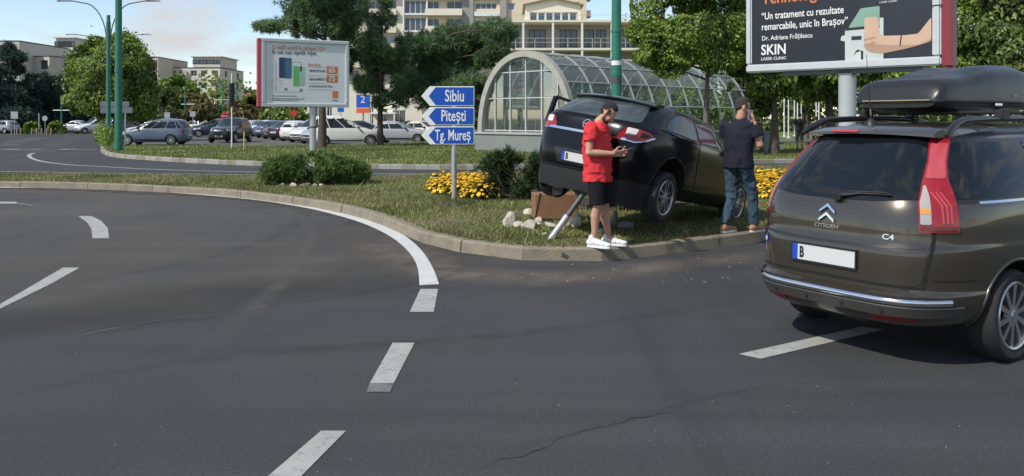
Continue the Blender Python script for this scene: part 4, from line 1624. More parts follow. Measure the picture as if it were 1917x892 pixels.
for sgn in (1, -1):
    az = 40 if sgn < 0 else -40
    f = 1 if sgn < 0 else -1
    # outline in (s, z); s grows to the middle of the tail
    out = [(.150, .850), (.06, .825), (-.05, .815), (-.18, .845), (-.30, .905), (-.24, .945), (-.10, .970), (.05, .975)]
    lamp = patch(bo, [(f * s, z) for s, z in out], az, "tail_light", m_red_lens, cp, off=.012, thick=.022, r=.03, step=.03)
    patch(bo, [(f * s, z) for s, z in [(-.02, .885), (.06, .882), (.045, .967), (-.09, .962), (-.06, .895)]], az, "clear_lens", m_clear_lens, lamp, off=.017, thick=.012, r=.02, step=.03)
    patch(bo, [(f * s, z) for s, z in [(-.10, .865), (-.18, .870), (-.26, .907), (-.21, .930), (-.13, .938)]], az, "dark_lens", m_black, lamp, off=.017, thick=.012, r=.02, step=.03)
    strip(bo, [(f * s, z) for s, z in [(.14, .838), (.05, .813), (-.05, .803), (-.17, .832), (-.305, .900)]], az, .012, "chrome_edge", m_chrome, lamp, off=.016, thick=.02)
    A = 'L' if sgn > 0 else 'R'
    if sgn < 0:
        patch(bo, side_pts([(.74, .36), (2.06, .34), (2.10, .62), (2.02, .955), (.70, .985), (.66, .7)], sgn), A, "door", m_blackpaint, cp, off=.006, thick=.012, r=.06, step=.06)
    else:
        patch(bo, side_pts([(.74, .36), (2.06, .34), (2.10, .62), (2.02, .955), (1.62, 1.24), (.74, 1.31), (.70, .985), (.66, .7)], sgn), A, "door_opening", m_dark, cp, off=.003, thick=.006, r=.06, step=.06)
    if sgn < 0:
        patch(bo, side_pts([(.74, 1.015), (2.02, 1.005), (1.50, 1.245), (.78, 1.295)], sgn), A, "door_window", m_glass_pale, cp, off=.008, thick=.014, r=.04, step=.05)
        strip(bo, side_pts([(-.30, 1.035), (.1, 1.0), (.7, .992), (2.06, .985)], sgn), A, .014, "belt_trim", m_roofblack, cp, off=.012, thick=.014)
        hd = MB()
        hd.box(.80, 1.0, -.900, -.868, .86, .89)
        hd.build("handle", m_blackpaint, cp, bevel=.01, segs=2)
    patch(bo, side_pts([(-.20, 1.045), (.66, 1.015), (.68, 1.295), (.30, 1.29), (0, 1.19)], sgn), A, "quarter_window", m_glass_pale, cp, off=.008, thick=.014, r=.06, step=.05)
    strip(bo, side_pts([(.45, .42), (1.2, .45), (2.1, .47)], sgn), A, .03, "side_moulding", m_black, cp, off=.008, thick=.02)
    patch(bo, [(sgn * .45, .62), (sgn * .78, .70), (sgn * .76, .86), (sgn * .50, .78)], 'F', "headlight", m_clear_lens, cp, off=.008, thick=.02, r=.04, step=.06)
    for x in (0, WBo):
        al = MB()
        pts = []
        for i in range(25):
            a = R_(-8 + 196 * i / 24)
            X_, Z_ = x + (Ro + .060) * math.cos(a), Ro + .03 + (Ro + .060) * math.sin(a)
            h = bo.ray_cast(Vector((X_, sgn * 3, Z_)), Vector((0, -sgn, 0)))
            pts.append((X_, h[0].y if h[0] is not None else sgn * .86, Z_))
        al.tube(pts, .010, 6)
        al.build("wheel_arch_lip", m_blackpaint, cp, smooth=60)
    mrr = MB()
    if sgn < 0:
        mrr.box(1.78, 1.92, sgn * .86, sgn * 1.05, .96, 1.10)
        mrr.build("wing_mirror", m_blackpaint, cp, bevel=.04, segs=3, smooth=50)
patch(bo, [(-.62, 1.03), (.62, 1.03), (.52, 1.33), (-.52, 1.33)], 'F', "windscreen", m_glass_mid, cp, off=.006, thick=.014, r=.06, step=.06)
patch(bo, [(-.5, .42), (.5, .42), (.5, .56), (-.5, .56)], 'F', "grille", m_black, cp, off=.008, thick=.014, r=.03, step=.06)
patch(bo, [(-.66, .345), (.66, .345), (.68, .36), (-.68, .36)], 'B', "bumper_line", m_black, cp, off=.006, thick=.014, r=.008, step=.06)
cp_plate = plate(cp, .52, .112, on_back(.0, .485, .016, bo), "B", 0)
# round emblem with a bolt
em = MB()
em.add([], [])
ring = [(math.cos(2 * math.pi * i / 24), math.sin(2 * math.pi * i / 24)) for i in range(24)]
rows_e = [[(r_ * c, d_, r_ * s) for c, s in ring] for r_, d_ in ((.062, 0), (.060, -.012), (.050, -.012), (.047, 0))]
em.grid(rows_e, closed=True)
em.prism([(-.075, .004), (-.01, .014), (.002, .002), (.078, -.004), (.012, -.014), (-.002, -.002)], 0, .010, Matrix.Rotation(R_(90), 4, 'X'))
o = em.build("bolt_emblem", m_chrome, cp, smooth=40)
o.matrix_local = on_back(0, .918, .012, bo)
# torn lining under the tail and an exhaust
ex = MB()
ex.tube([(.2, -.3, .24), (-.4, -.38, .23), (-.70, -.40, .25)], [.03, .03, .035], 10)
ex.box(-.45, 2.6, -.6, .6, .19, .24)
ex.tube([(0, -.7, .30), (0, .7, .30)], .05, 8)
ex.tube([(.0, -.62, .22), (.55, -.45, .3)], .04, 8)
ex.build("underbody", m_dark, cp)
# torn bumper skin hanging under the tail
tl_ = MB()
rr = random.Random(4)
rows_k = []
for i in range(57):
    a = R_(-104 + 208 * i / 56)
    d = Vector((-math.cos(a), math.sin(a), 0))
    h = bo.ray_cast(Vector((-.05, 0, .33)), d)
    p = h[0] if h[0] is not None else Vector((-.05, 0, .33)) + d * .8
    jag = .045 + .03 * math.sin(i * .35) + rr.uniform(-.008, .008) + (.07 * math.exp(-((i - 30) / 5) ** 2))
    rows_k.append([tuple(p + d * .006), tuple(p * .985 + Vector((0, 0, -.12))), (p.x * .95, p.y * .95, jag), (p.x * .93, p.y * .93, jag + .02), (p.x * .95, p.y * .95, .30)])
tl_.grid(rows_k)
tl_.build("torn_bumper_skin", m_black, cp, smooth=50)
for i, (y0, y1, zz) in enumerate(((-.5, -.3, -.02), (-.1, .12, .02), (.2, .45, -.06))):
    t_ = MB()
    t_.add([(-.66, y0, .22), (-.66, y1, .24), (-.60, y1 - .06, zz), (-.62, y0 + .05, zz + .05)], [(0, 1, 2, 3)])
    t_.build("torn_lining", m_black, cp)

# near door swung wide open on the far (left) side
dr = MB()
W_ = 1.34
prof = [(0, .34), (W_ - .02, .36), (W_ + .02, .7), (W_, .98), (0, .955)]
dr.prism(prof, -.035, .035, Matrix.Rotation(R_(90), 4, 'X'))
fr = [(0.02, .955), (.50, 1.28), (W_ - .06, 1.40), (W_ - .0, .985)]
for a, b_ in zip(fr, fr[1:]):
    dr.tube([(a[0], 0, a[1]), (b_[0], 0, b_[1])], .03 if b_ is not fr[-1] else .05, 6)
do = dr.build("open_door", m_blackpaint, cp, bevel=.012)
do["label"] = "front door standing wide open"
DOOR_OPEN = 62
do.location = (2.04, .86, 0)
do.rotation_euler = (0, 0, R_(180 - DOOR_OPEN))
# ------------------------------------------------------------------ buildings
def facade_mesh(w, h, holes, depth):
    """upright wall (x 0..w, z 0..h, face at y=0) with real openings and reveals"""
    xs = sorted({0, w, *[q for a in holes for q in (a[0], a[1])]})
    zs = sorted({0, h, *[q for a in holes for q in (a[2], a[3])]})
    mb = MB()
    for i in range(len(xs) - 1):
        for j in range(len(zs) - 1):
            cx, cz = (xs[i] + xs[i + 1]) / 2, (zs[j] + zs[j + 1]) / 2
            if any(a[0] < cx < a[1] and a[2] < cz < a[3] for a in holes):
                continue
            mb.add([(xs[i], 0, zs[j]), (xs[i + 1], 0, zs[j]), (xs[i + 1], 0, zs[j + 1]), (xs[i], 0, zs[j + 1])], [(0, 1, 2, 3)])
    for x0, x1, z0, z1 in holes:
        mb.add([(x0, 0, z0), (x1, 0, z0), (x1, 0, z1), (x0, 0, z1), (x0, depth, z0), (x1, depth, z0), (x1, depth, z1), (x0, depth, z1)],
               [(0, 4, 5, 1), (1, 5, 6, 2), (2, 6, 7, 3), (3, 7, 4, 0)])
    return mb


_win = {}


def window(parent, x0, x1, z0, z1, y, frame, pane, muntins=1, fw=.07):
    key = (round(x1 - x0, 2), round(z1 - z0, 2), frame.name, pane.name, muntins)
    if key not in _win:
        w, h = x1 - x0, z1 - z0
        f = MB()
        f.box(0, fw, -.03, .05, 0, h)
        f.box(w - fw, w, -.03, .05, 0, h)
        f.box(fw, w - fw, -.03, .05, 0, fw)
        f.box(fw, w - fw, -.03, .05, h - fw, h)
        for k in range(muntins):
            xm = w * (k + 1) / (muntins + 1)
            f.box(xm - fw / 2, xm + fw / 2, -.028, .05, fw, h - fw)
        p = MB()
        p.box(fw * .5, w - fw * .5, .0, .02, fw * .5, h - fw * .5)
        _win[key] = (f.mesh("window", frame), p.mesh("pane", pane))
    fm, pm_ = _win[key]
    o = link("window", fm, parent)
    o.location = (x0, y, z0)
    p = link("pane", pm_, o)
    return o


m_cream = M("cream_render", (.70, .60, .43), .9, var=.06, vscale=.4, bump=.2, bscale=20)
m_cream_l = M("pale_cream_render", (.72, .67, .54), .9, var=.06, vscale=.4)
m_greyw = M("grey_panel", (.33, .31, .28), .9, var=.10, vscale=.5)
m_beige = M("beige_panel", (.52, .47, .39), .9, var=.08, vscale=.5, dirt=((.36, .33, .28), .35, .6))
m_beige2 = M("pale_panel", (.60, .56, .49), .9, var=.08, vscale=.5, dirt=((.40, .38, .34), .35, .6))
m_pane = M("window_glass", (.05, .065, .08), .04, spec=.8)
m_pane_l = M("curtained_glass", (.22, .26, .28), .08, spec=.8)
m_rooft = M("roof_felt", (.12, .11, .11), .9)
m_redroof = M("red_tiles", (.34, .12, .07), .85, var=.2, vscale=2)
m_rail = M("railing_metal", (.40, .38, .34), .5)


def block_shell(parent, w, d, h, mat, front_holes=(), depth=.25, side_holes=()):
    f = facade_mesh(w, h, list(front_holes), depth)
    f.add([(0, 0, 0), (0, d, 0), (0, d, h), (0, 0, h)], [(0, 3, 2, 1)])
    f.add([(w, d, 0), (w, d, h), (0, d, h), (0, d, 0)], [(0, 1, 2, 3)])
    # right side with openings
    s = facade_mesh(d, h, list(side_holes), depth)
    f.add(s.v, s.f, Matrix.Translation((w, 0, 0)) @ Matrix.Rotation(R_(90), 4, 'Z'))
    # dark rooms behind
    o = MB()
    o.v, o.f = f.v, f.f
    me = bpy.data.meshes.new("wall")
    me.from_pydata(o.v, [], o.f)
    me.materials.append(mat)
    return link("wall", me, parent)


def at_px(u, Y):
    return (u - UC) / FPX * Y


def hz(v, Y):
    return CAMH - (v - V0) / FPX * Y


# --- tall cream block, centre background
Yb = 122.
xL, xR = at_px(628, Yb), at_px(1098, Yb)
tb = thing("apartment_block", "tall cream apartment block with glazed bays and long balconies behind the pines", "building", (xL, Yb, 0))
W = xR - xL
FH = 2.62
z_par = hz(30, Yb)                       # foot of the visible balcony parapet
base_z = z_par - FH * 6
H = base_z + FH * 11
px = lambda u: (u - 628) / FPX * Yb
holes = []
wins = []
for k in range(-1, 10):
    z = base_z + FH * k
    if z < 0.3:
        continue
    holes.append((px(757), px(798), z + .35, z + 2.35))
    holes.append((px(836), px(866), z + .75, z + 2.25)); holes.append((px(690), px(742), z + .75, z + 2.25))
    holes.append((px(890), px(930), z + 1.0, z + 1.9)); holes.append((px(950), px(964), z + .9, z + 1.9))
    holes.append((px(1074), px(1084), z + .8, z + 2.1)); holes.append((px(1000), px(1014), z + .9, z + 2.0))
    holes.append((px(800), px(822), z + .8, z + 2.2)); holes.append((px(655), px(672), z + .8, z + 2.2))
block_shell(tb, W, 14, H, m_cream, holes, .3)
for h in holes:
    wide = h[1] - h[0]
    window(tb, h[0] + .01, h[1] - .01, h[2] + .01, h[3] - .01, .2, m_white, m_pane if (h[0] * 7 + h[2]) % 3 > 1 else m_pane_l, 3 if wide > 2.6 else (1 if wide > 1.2 else 0))
# glazed bay: mullions proud of the wall on every storey
mbp = {}
for k in range(0, 10):
    z = base_z + FH * k
    if z < .3:
        continue
    for (u0, u1, mat, pr, zz0, zz1) in ((797, 866, m_cream_l, 1.15, -.05, .95), (640, 743, m_cream_l, 1.0, -.05, .95), (888, 936, m_white, .5, -.1, .55)):
        b = MB()
        b.box(px(u0), px(u1), -pr, -pr + .12, z + zz0, z + zz1)
        b.box(px(u0), px(u0) + .12, -pr + .12, 0, z + zz0, z + zz1)
        b.box(px(u1) - .12, px(u1), -pr + .12, 0, z + zz0, z + zz1)
        b.box(px(u0), px(u1), -pr + .12, 0, z + zz0, z + zz0 + .14)
        b.build("balcony", mat, tb)
    bay = MB()
    bay.box(px(755), px(757), -.35, 0, z + .2, z + FH + .1)
    bay.box(px(799), px(801), -.35, 0, z + .2, z + FH + .1)
    bay.box(px(757), px(799), -.33, 0, z + .1, z + .35)
    bay.build("bay_frame", m_white, tb)
for (u0, u1, mat, pr) in ((866, 886, m_greyw, .35), (936, 948, m_greyw, .6), (743, 755, m_cream_l, .3)):
    b = MB()
    b.box(px(u0), px(u1), -pr, -.003, 0, H)
    b.build("pilaster", mat, tb)
b = MB()
b.box(-.3, W + .3, -.3, 14.3, H, H + .5)
b.build("roof", m_rooft, tb)
# balcony rail rods at the right edge of the block
for z in np.arange(base_z, H, FH):
    if z > 2:
        b = MB()
        b.box(W, W + .8, .5, 3.5, z, z + .9)
        b.build("side_balcony", m_cream_l, tb)

# --- terrace building with slim columns
Yt = 88.
xL, xR = at_px(930, Yt), at_px(1330, Yt)
te = thing("terrace_building", "long two storey terrace building with slim white columns and dark glazing", "building", (xL, Yt, 0))
px = lambda u: (u - 930) / FPX * Yt
W = xR - xL
zb, zf = hz(50, Yt), hz(92, Yt)          # beam foot, terrace floor
Hh = hz(47, Yt)
holes, cols = [], (979, 1033, 1086, 1140, 1193, 1246, 1300)
doors = [(990, 1022, .0), (1048, 1080, .0), (1094, 1112, .0), (1116, 1134, .0), (1165, 1178, 0), (1182, 1194, 0), (1206, 1236, 0), (1256, 1290, 0), (940, 972, 0)]
for a, b_, _ in doors:
    holes.append((px(a), px(b_), zf + .15, zb - .35))
    holes.append((px(a) + .1, px(b_) - .1, 1.0, zf - 1.2))
block_shell(te, W, 10, Hh, m_greyw, holes, .25)
for h in holes:
    window(te, h[0] + .01, h[1] - .01, h[2] + .01, h[3] - .01, .16, m_black, m_pane if int(h[0] * 3) % 3 else m_pane_l, 2 if h[1] - h[0] > 1.2 else 1, .06)
b = MB()
b.box(-1, W + 1, -2.6, 10.2, Hh, Hh + .22)
b.build("roof_slab", m_cream_l, te)
b = MB()
b.box(-1, W + 1, -2.6, -.003, zf - .35, zf - .12)
b.build("terrace_slab", m_cream_l, te)
for u in cols:
    b = MB()
    b.box(px(u) - .11, px(u) + .11, -2.55, -2.33, 0, Hh - .003)
    b.build("column", m_white, te)
    b = MB()
    b.cyl((px(u), -2.5, Hh + .222), (px(u), -2.5, Hh + .9), .03, n=6)
    b.build("roof_post", m_rail, te)
b = MB()
for z in (zf + .45, zf + .9):
    b.box(-1, W + 1, -2.52, -2.46, z, z + .05)
b.box(-1, W + 1, -2.5, -2.46, Hh + .75, Hh + .78)
b.build("railing", m_rail, te)
for u in (965, 1000, 1060, 1105, 1120, 1165, 1220, 1270):
    b = MB()
    b.box(px(u) - .04, px(u) + .04, -2.52, -2.45, zf - .1, zf + .93)
    b.build("railing_post", m_rail, te)
# upper gabled room
xg0, xg1 = px(984), px(1087)
zg0, zg1, zgt = Hh + .22, hz(10, Yt), hz(-1, Yt)
gb = MB()
gh = facade_mesh(xg1 - xg0, zg1 - zg0, [(.45, xg1 - xg0 - .35, .1, hz(23, Yt) - zg0)], .2)
gb.add(gh.v, gh.f, Matrix.Translation((xg0, 0, zg0)))
gb.add([(xg0, 0, zg1), (xg1, 0, zg1), ((xg0 + xg1) / 2, 0, zgt)], [(0, 1, 2)])
gb.add([(xg0, 0, zg0), (xg0, 8, zg0), (xg0, 8, zg1), (xg0, 0, zg1)], [(0, 1, 2, 3)])
gb.add([(xg1, 0, zg0), (xg1, 8, zg0), (xg1, 8, zg1), (xg1, 0, zg1)], [(0, 1, 2, 3)])
me = bpy.data.meshes.new("gable_room")
me.from_pydata(gb.v, [], gb.f)
me.materials.append(m_cream_l)
gr = link("gable_room", me, te)
n = 6
ww = (xg1 - xg0 - .84) / n
for i in range(n):
    window(gr, xg0 + .47 + i * ww, xg0 + .47 + (i + 1) * ww - .05, zg0 + .12, hz(23, Yt) - .04, .12, m_white, m_pane, 0, .07)
b = MB()
for s_, (xa, xb_) in enumerate(((xg0 - .3, (xg0 + xg1) / 2), ((xg0 + xg1) / 2, xg1 + .3))):
    za, zb_ = (zg1 - .1, zgt) if s_ == 0 else (zgt, zg1 - .1)
    b.add([(xa, -.4, za), (xb_, -.4, zb_), (xb_, 8, zb_), (xa, 8, za), (xa, -.4, za + .16), (xb_, -.4, zb_ + .16), (xb_, 8, zb_ + .16), (xa, 8, za + .16)],
          [(0, 3, 2, 1), (4, 5, 6, 7), (0, 1, 5, 4), (2, 3, 7, 6), (0, 4, 7, 3), (1, 2, 6, 5)])
b.build("gable_roof", M("brown_roof", (.22, .16, .10), .8), te)


# --- apartment rows at the left
def left_block(label, u0, u1, Y, vt, mat, nfl, ncol, turn=0., depth=12., winw=1.1, attic=None, skip=0, sidewin=0, curved=False):
    x0, x1 = at_px(u0, Y), at_px(u1, Y)
    t = thing("apartment_block", label, "building", (x0, Y, 0), R_(turn), "pale apartment blocks along the left road")
    w = (x1 - x0) / math.cos(R_(turn))
    h = hz(vt, Y)
    fh = h / nfl
    hs = []
    for k in range(nfl):
        for c_ in range(ncol):
            cx = w * (c_ + .5) / ncol
            if (k * 3 + c_ * 5) % 7 == skip:
                continue
            hs.append((cx - winw / 2, cx + winw / 2, fh * k + fh * .32, fh * k + fh * .80))
    sh = []
    for k in range(nfl):
        for c_ in range(sidewin):
            cx = depth * (c_ + .5) / max(1, sidewin)
            sh.append((cx - .6, cx + .6, fh * k + fh * .3, fh * k + fh * .82))
    block_shell(t, w, depth, h, mat, hs, .3, sh)
    for q in hs:
        window(t, q[0] + .01, q[1] - .01, q[2] + .01, q[3] - .01, .2, m_white if (q[0] * 3) % 2 > 1 else m_black, m_pane, 1)
    b = MB()
    b.box(-.06, w + .06, -.06, depth + .06, h, h + .14)
    b.build("roof", m_rooft, t)
    b = MB()
    for k in range(1, nfl):
        b.box(-.02, w + .02, -.03, -.002, fh * k - .05, fh * k + .05)
    b.build("storey_band", mat, t)
    if attic:
        a0, a1, ah = attic
        b = MB()
        b.box(w * a0, w * a1, 2.5, depth - 1, h + .352, h + ah)
        b.build("attic_storey", mat, t)
        k = 4
        for i in range(k):
            xx = w * a0 + w * (a1 - a0) * (i + .5) / k
            window(t, xx - .6, xx + .6, h + .9, h + ah - .5, 2.46, m_black, m_pane, 1)
        b = MB()
        b.box(w * a0 - .3, w * a1 + .3, 2.1, depth - .6, h + ah + .002, h + ah + .16)
        b.build("attic_roof", m_beige2, t)
    return t, w, h


left_block("pale stepped apartment tower at the left edge behind the dark conifer", -140, 36, 108, 78, m_beige2, 5, 7)
left_block("beige apartment block with blank end wall between the conifers", 34, 106, 112, 108, m_beige, 4, 3, turn=-18, winw=1.3)
left_block("long cream apartment block with flat roof and attic left of the big round tree", 38, 150, 128, 96, m_beige2, 6, 7, turn=0, attic=(.45, .75, 2.3))
left_block("beige block partly hidden right of the big round tree", 250, 296, 132, 108, m_beige, 5, 3, turn=0)
t_, w_, h_ = left_block("cream corner apartment block with attic pavilion and balconies on its end", 293, 412, 138, 128, m_beige2, 5, 6, turn=0, attic=(.48, .92, 2.1), sidewin=2)
fh = h_ / 5
for k in range(1, 5):
    b = MB()
    b.box(w_ - 2.2, w_ - .5, -1.0, -.003, fh * k, fh * k + 1.0)
    b.build("balcony", m_cream_l, t_)
b = MB()
b.box(w_ * .45 - .4, w_ * .45 + .4, -.5, -.003, 0, h_ - .5)
b.build("pier", m_beige, t_)

# far houses
far = thing("far_house", "distant pale house with red tiled roof right of the corner block", "building", (at_px(398, 175), 175, 0))
b = MB(); b.box(0, 9, 0, 8, 0, hz(182, 175)); b.build("wall", m_beige2, far)
b = MB()
zt = hz(182, 175); zr = hz(172, 175)
b.add([(-.4, -.4, zt), (9.4, -.4, zt), (9.4, 8.4, zt), (-.4, 8.4, zt), (1, 4, zr), (8, 4, zr)], [(0, 1, 5, 4), (2, 3, 4, 5), (1, 2, 5), (3, 0, 4), (0, 3, 2, 1)])
b.build("roof", m_redroof, far)
b = MB(); b.box(3, 3.6, 3.5, 4.1, zr - .8, zr + 1.2); b.build("chimney", m_greyw, far)
for xx in (1.2, 3.8, 6.4):
    window(far, xx, xx + 1.2, zt - 2.3, zt - .8, -.04, m_white, m_pane, 1)
far = thing("far_house", "distant cream block left of the phone billboard", "building", (at_px(452, 190), 190, 0))
b = MB(); b.box(0, 12, 0, 8, 0, hz(172, 190)); b.build("wall", m_cream_l, far)
b = MB(); b.box(-.3, 12.3, -.3, 8.3, hz(172, 190), hz(172, 190) + .5); b.build("roof", m_rooft, far)
for xx in (1, 4, 7, 10):
    for dz in (2.4, 5.2):
        window(far, xx, xx + 1.3, hz(172, 190) - dz, hz(172, 190) - dz + 1.5, -.04, m_white, m_pane, 1)

# low cream shop front under the pines with a white kiosk and a porch
Ys = 92.
sh = thing("shop_building", "low bright cream shop front behind the white high-roofed van", "building", (at_px(575, Ys), Ys, 0))
w = at_px(790, Ys) - at_px(575, Ys)
pxs = lambda u: (u - 575) / FPX * Ys
holes = [(pxs(586), pxs(604), .8, 3.1), (pxs(612), pxs(622), .8, 3.1), (pxs(712), pxs(724), .2, 2.6), (pxs(690), pxs(700), .6, 2.9), (pxs(735), pxs(760), .6, 2.6)]
block_shell(sh, w, 10, hz(150, Ys), m_cream_l, holes, .2)
for h in holes:
    window(sh, h[0] + .01, h[1] - .01, h[2] + .01, h[3] - .01, .12, m_white, m_pane, 1)
b = MB(); b.box(pxs(696), pxs(745), -2.2, -.003, hz(214, Ys), hz(211, Ys)); b.build("porch_roof", m_white, sh)
for u in (698, 743):
    b = MB(); b.box(pxs(u) - .07, pxs(u) + .07, -2.15, -2.0, 0, hz(214, Ys) - .003); b.build("porch_post", m_white, sh)
b = MB(); b.box(-.3, w + .3, -.3, 10.3, hz(150, Ys), hz(150, Ys) + .4); b.build("roof", m_rooft, sh)

# ------------------------------------------------------------------ vaulted glasshouse
gl_o = G(985, 288); gl_o = Vector(((985 - UC) / FPX * 36.6, 36.6, 0))
gh_ = thing("glass_vault", "barrel vaulted glass house on a low grey wall", "glasshouse", gl_o, R_(45))
# local: x along the vault away from the viewer, y across; foot walls at +-half
GA, GB, GZ, GLEN = 3.0, 3.72, 1.02, 15.5
m_glass = glassmat("vault_glass", (.66, .75, .72), .90, .03, .3)
m_glass_roof = glassmat("vault_roof_glass", (.64, .71, .69), .74, .10, .6)
m_rib = M("vault_rib", (.33, .34, .33), .55, .2, var=.12, vscale=3)
m_thin = M("glazing_bar", (.52, .53, .50), .5, .2)


def arc(t, a=GA, b=GB):
    return (math.copysign(abs(math.cos(t)) ** .94, math.cos(t)) * a, GZ + abs(math.sin(t)) ** .94 * b)


b = MB()
for s in (-1, 1):
    b.box(-.25, GLEN + .2, s * (GA + .02) - .18, s * (GA + .02) + .18, 0, GZ - .10)
b.box(-.25, .10, -GA + .16, GA - .16, 0, GZ - .10)
b.build("base_wall", m_concrete_dark, gh_)
b = MB()
for s in (-1, 1):
    b.box(-.32, GLEN + .25, s * (GA + .02) - .26, s * (GA + .02) + .26, GZ - .098, GZ)
b.box(-.32, .17, -GA + .24, GA - .24, GZ - .098, GZ)
b.build("wall_coping", m_concrete, gh_)


def rib_mesh(w, d, x0, a=GA, bb=GB):
    rows = []
    N = 40
    for i in range(N + 1):
        t = math.pi * i / N
        y, z = arc(t, a, bb)
        y2, z2 = arc(t, a - d, bb - d)
        rows.append([(x0, y, z), (x0 + w, y, z), (x0 + w, y2, z2), (x0, y2, z2)])
    m = MB()
    m.grid(rows, closed=True)
    m.f += [(0, 1, 2, 3), tuple(N * 4 + j for j in (3, 2, 1, 0))]
    return m


rib_mesh(.30, .28, -.26).build("front_arch", M("arch_concrete", (.36, .35, .31), .8, var=.15, vscale=3, dirt=((.22, .21, .19), 3, .6)), gh_, smooth=30)
BAY, NSEG = 1.5, 10
NB = int(GLEN / BAY)
rm = rib_mesh(.07, .12, 0).mesh("rib", m_rib, 30)
for i in range(1, NB + 1):
    o = link("rib", rm, gh_)
    o.location.x = i * BAY
ts = [math.pi * k / NSEG for k in range(NSEG + 1)]
pan = []
for k in range(NSEG):
    rows = []
    for q in range(4):
        t = ts[k] + (ts[k + 1] - ts[k]) * q / 3
        y, z = arc(t, GA - .05, GB - .05)
        rows.append([(.09, y, z), (BAY - .02, y, z)])
    m = MB()
    m.grid(rows)
    pan.append(m.mesh("glass_panel", m_glass_roof if 2 <= k < NSEG - 2 else m_glass, 60))
for i in range(NB):
    for k in range(NSEG):
        o = link("glass_panel", pan[k], gh_)
        o.location.x = i * BAY
for k in range(1, NSEG):
    y, z = arc(ts[k], GA - .03, GB - .03)
    m = MB()
    m.tube([(.1, y, z), (GLEN, y, z)], .032, 6)
    m.build("purlin", m_thin, gh_)
# front gable grid
for yb in (-2.0, -1.05, -.05, .95, 1.95):
    ztop = GZ + GB * math.sqrt(max(0, 1 - (abs(yb) / GA) ** 2.1)) - .2
    m = MB()
    m.box(-.10, 0, yb - .03, yb + .03, GZ, ztop)
    m.build("mullion", m_thin, gh_)
for zb_ in (GZ + .05, GZ + 1.55, GZ + 2.75):
    yy = GA * math.sqrt(max(0, 1 - ((zb_ - GZ) / GB) ** 2)) - .25
    m = MB()
    m.box(-.085, -.02, -yy, yy, zb_, zb_ + .05)
    m.build("transom", m_thin, gh_)
edges_y = [-GA + .2, -2.0, -1.05, -.05, .95, 1.95, GA - .2]
for a_, b_ in zip(edges_y, edges_y[1:]):
    for z0, z1 in ((GZ + .1, GZ + 1.55), (GZ + 1.62, GZ + 2.75), (GZ + 2.82, GZ + GB)):
        q = [(a_ + .05, z0), (b_ - .05, z0)]
        zt = lambda y: GZ + GB * math.sqrt(max(0, 1 - (abs(y) / GA) ** 2.1)) - .22
        za, zc = min(z1, zt(a_)), min(z1, zt(b_))
        if max(za, zc) <= z0 + .1:
            continue
        m = MB()
        m.add([(-.05, q[0][0], z0), (-.05, q[1][0], z0), (-.05, q[1][0], max(zc, z0 + .01)), (-.05, q[0][0], max(za, z0 + .01))], [(0, 1, 2, 3)])
        m.build("glass_panel", m_glass, gh_)
# stair rails inside
m = MB()
for s in (-1.3, 1.3):
    m.tube([(1, s, 1.9), (6, s, 1.9), (14, s, .6)], .03, 6)
    for x in np.arange(1, 7, 1.0):
        m.tube([(x, s, .1), (x, s, 1.9)], .02, 5)
m.build("stair_rail", m_rail, gh_)
m = MB()
m.box(.3, GLEN, -2.6, 2.6, .14, .2)
m.build("inner_floor", m_concrete_dark, gh_)

# ------------------------------------------------------------------ poles and lamps
def pole(name, label, cat, base, h, r0, r1, mat, group=None, collars=(), pr=None):
    t = thing(name, label, cat, base, 0, group)
    m = MB()
    m.tube([(0, 0, -.05), (0, 0, h)], [r0, r1], 20)
    m.build("pole", mat, t, smooth=40)
    for z, hh in collars:
        m = MB()
        rr = r0 + (r1 - r0) * z / h
        m.lathe([(rr, z), (rr + .02, z), (rr + .02, z + hh), (rr, z + hh)], 20)
        m.build("collar", mat, t, smooth=30)
    return t


gp = pole("tram_pole", "thick green steel pole at the left tip of the verge", "pole", G(222, 283, .13), 11.5, .175, .13, m_green_pole, "thick green steel poles", ((3.7, .14), (.1, .25)))
gp2 = pole("tram_pole", "thick green steel pole rising behind the stranded black coupe", "pole", Vector(((1154 - UC) / FPX * 28.6, 28.6, .13)), 11.5, .19, .15, m_green_pole, "thick green steel poles", ((3.05, .16), (.1, .25), (4.6, .08)))
m = MB()
m.lathe([(.178, 3.42), (.181, 3.42), (.181, 3.58), (.178, 3.58)], 20)
m.build("paper_notice", m_white, gp2, smooth=30)
m = MB()
m.lathe([(.182, 2.75), (.185, 2.75), (.183, 3.0), (.180, 3.0)], 20)
m.build("dark_band", M("bare_patch", (.06, .07, .065), .6), gp2, smooth=30)


m_lampgrey = M("lamp_grey", (.10, .11, .12), .5)


def street_lamp(label, base, h, arms, mat, group="green double armed street lamps"):
    t = pole("street_lamp", label, "street lamp", base, h, .13, .10, mat, group, ((h - .9, .5),))
    for sgn, rise, reach in arms:
        m = MB()
        pts = [(sgn * (.10 + reach * (1 - math.cos(a)) * 1.0), 0, h - 1.6 + rise * math.sin(a)) for a in np.linspace(0, math.pi / 2, 9)]
        pts += [(sgn * (.1 + reach + reach * .6), 0, h - 1.6 + rise + .15)]
        m.tube(pts, .035, 8)
        a_ = m.build("arm", m_lampgrey, t, smooth=50)
        e = pts[-1]
        hd = MB()
        hd.grid([[(e[0] + sgn * dx, w * .12 * k, e[2] - .02 + hgt + .04 * abs(k) * -1) for k in (-1, 0, 1)] for dx, w, hgt in ((-.12, .4, .0), (.1, 1, .05), (.5, 1, .06), (.72, .3, .0))])
        hd.grid([[(e[0] + sgn * dx, w * .12 * k, e[2] - .07) for k in (-1, 0, 1)] for dx, w in ((-.12, .4), (.1, 1), (.5, 1), (.72, .3))])
        hd.build("lamp_head", m_lampgrey, a_, smooth=50)
    return t


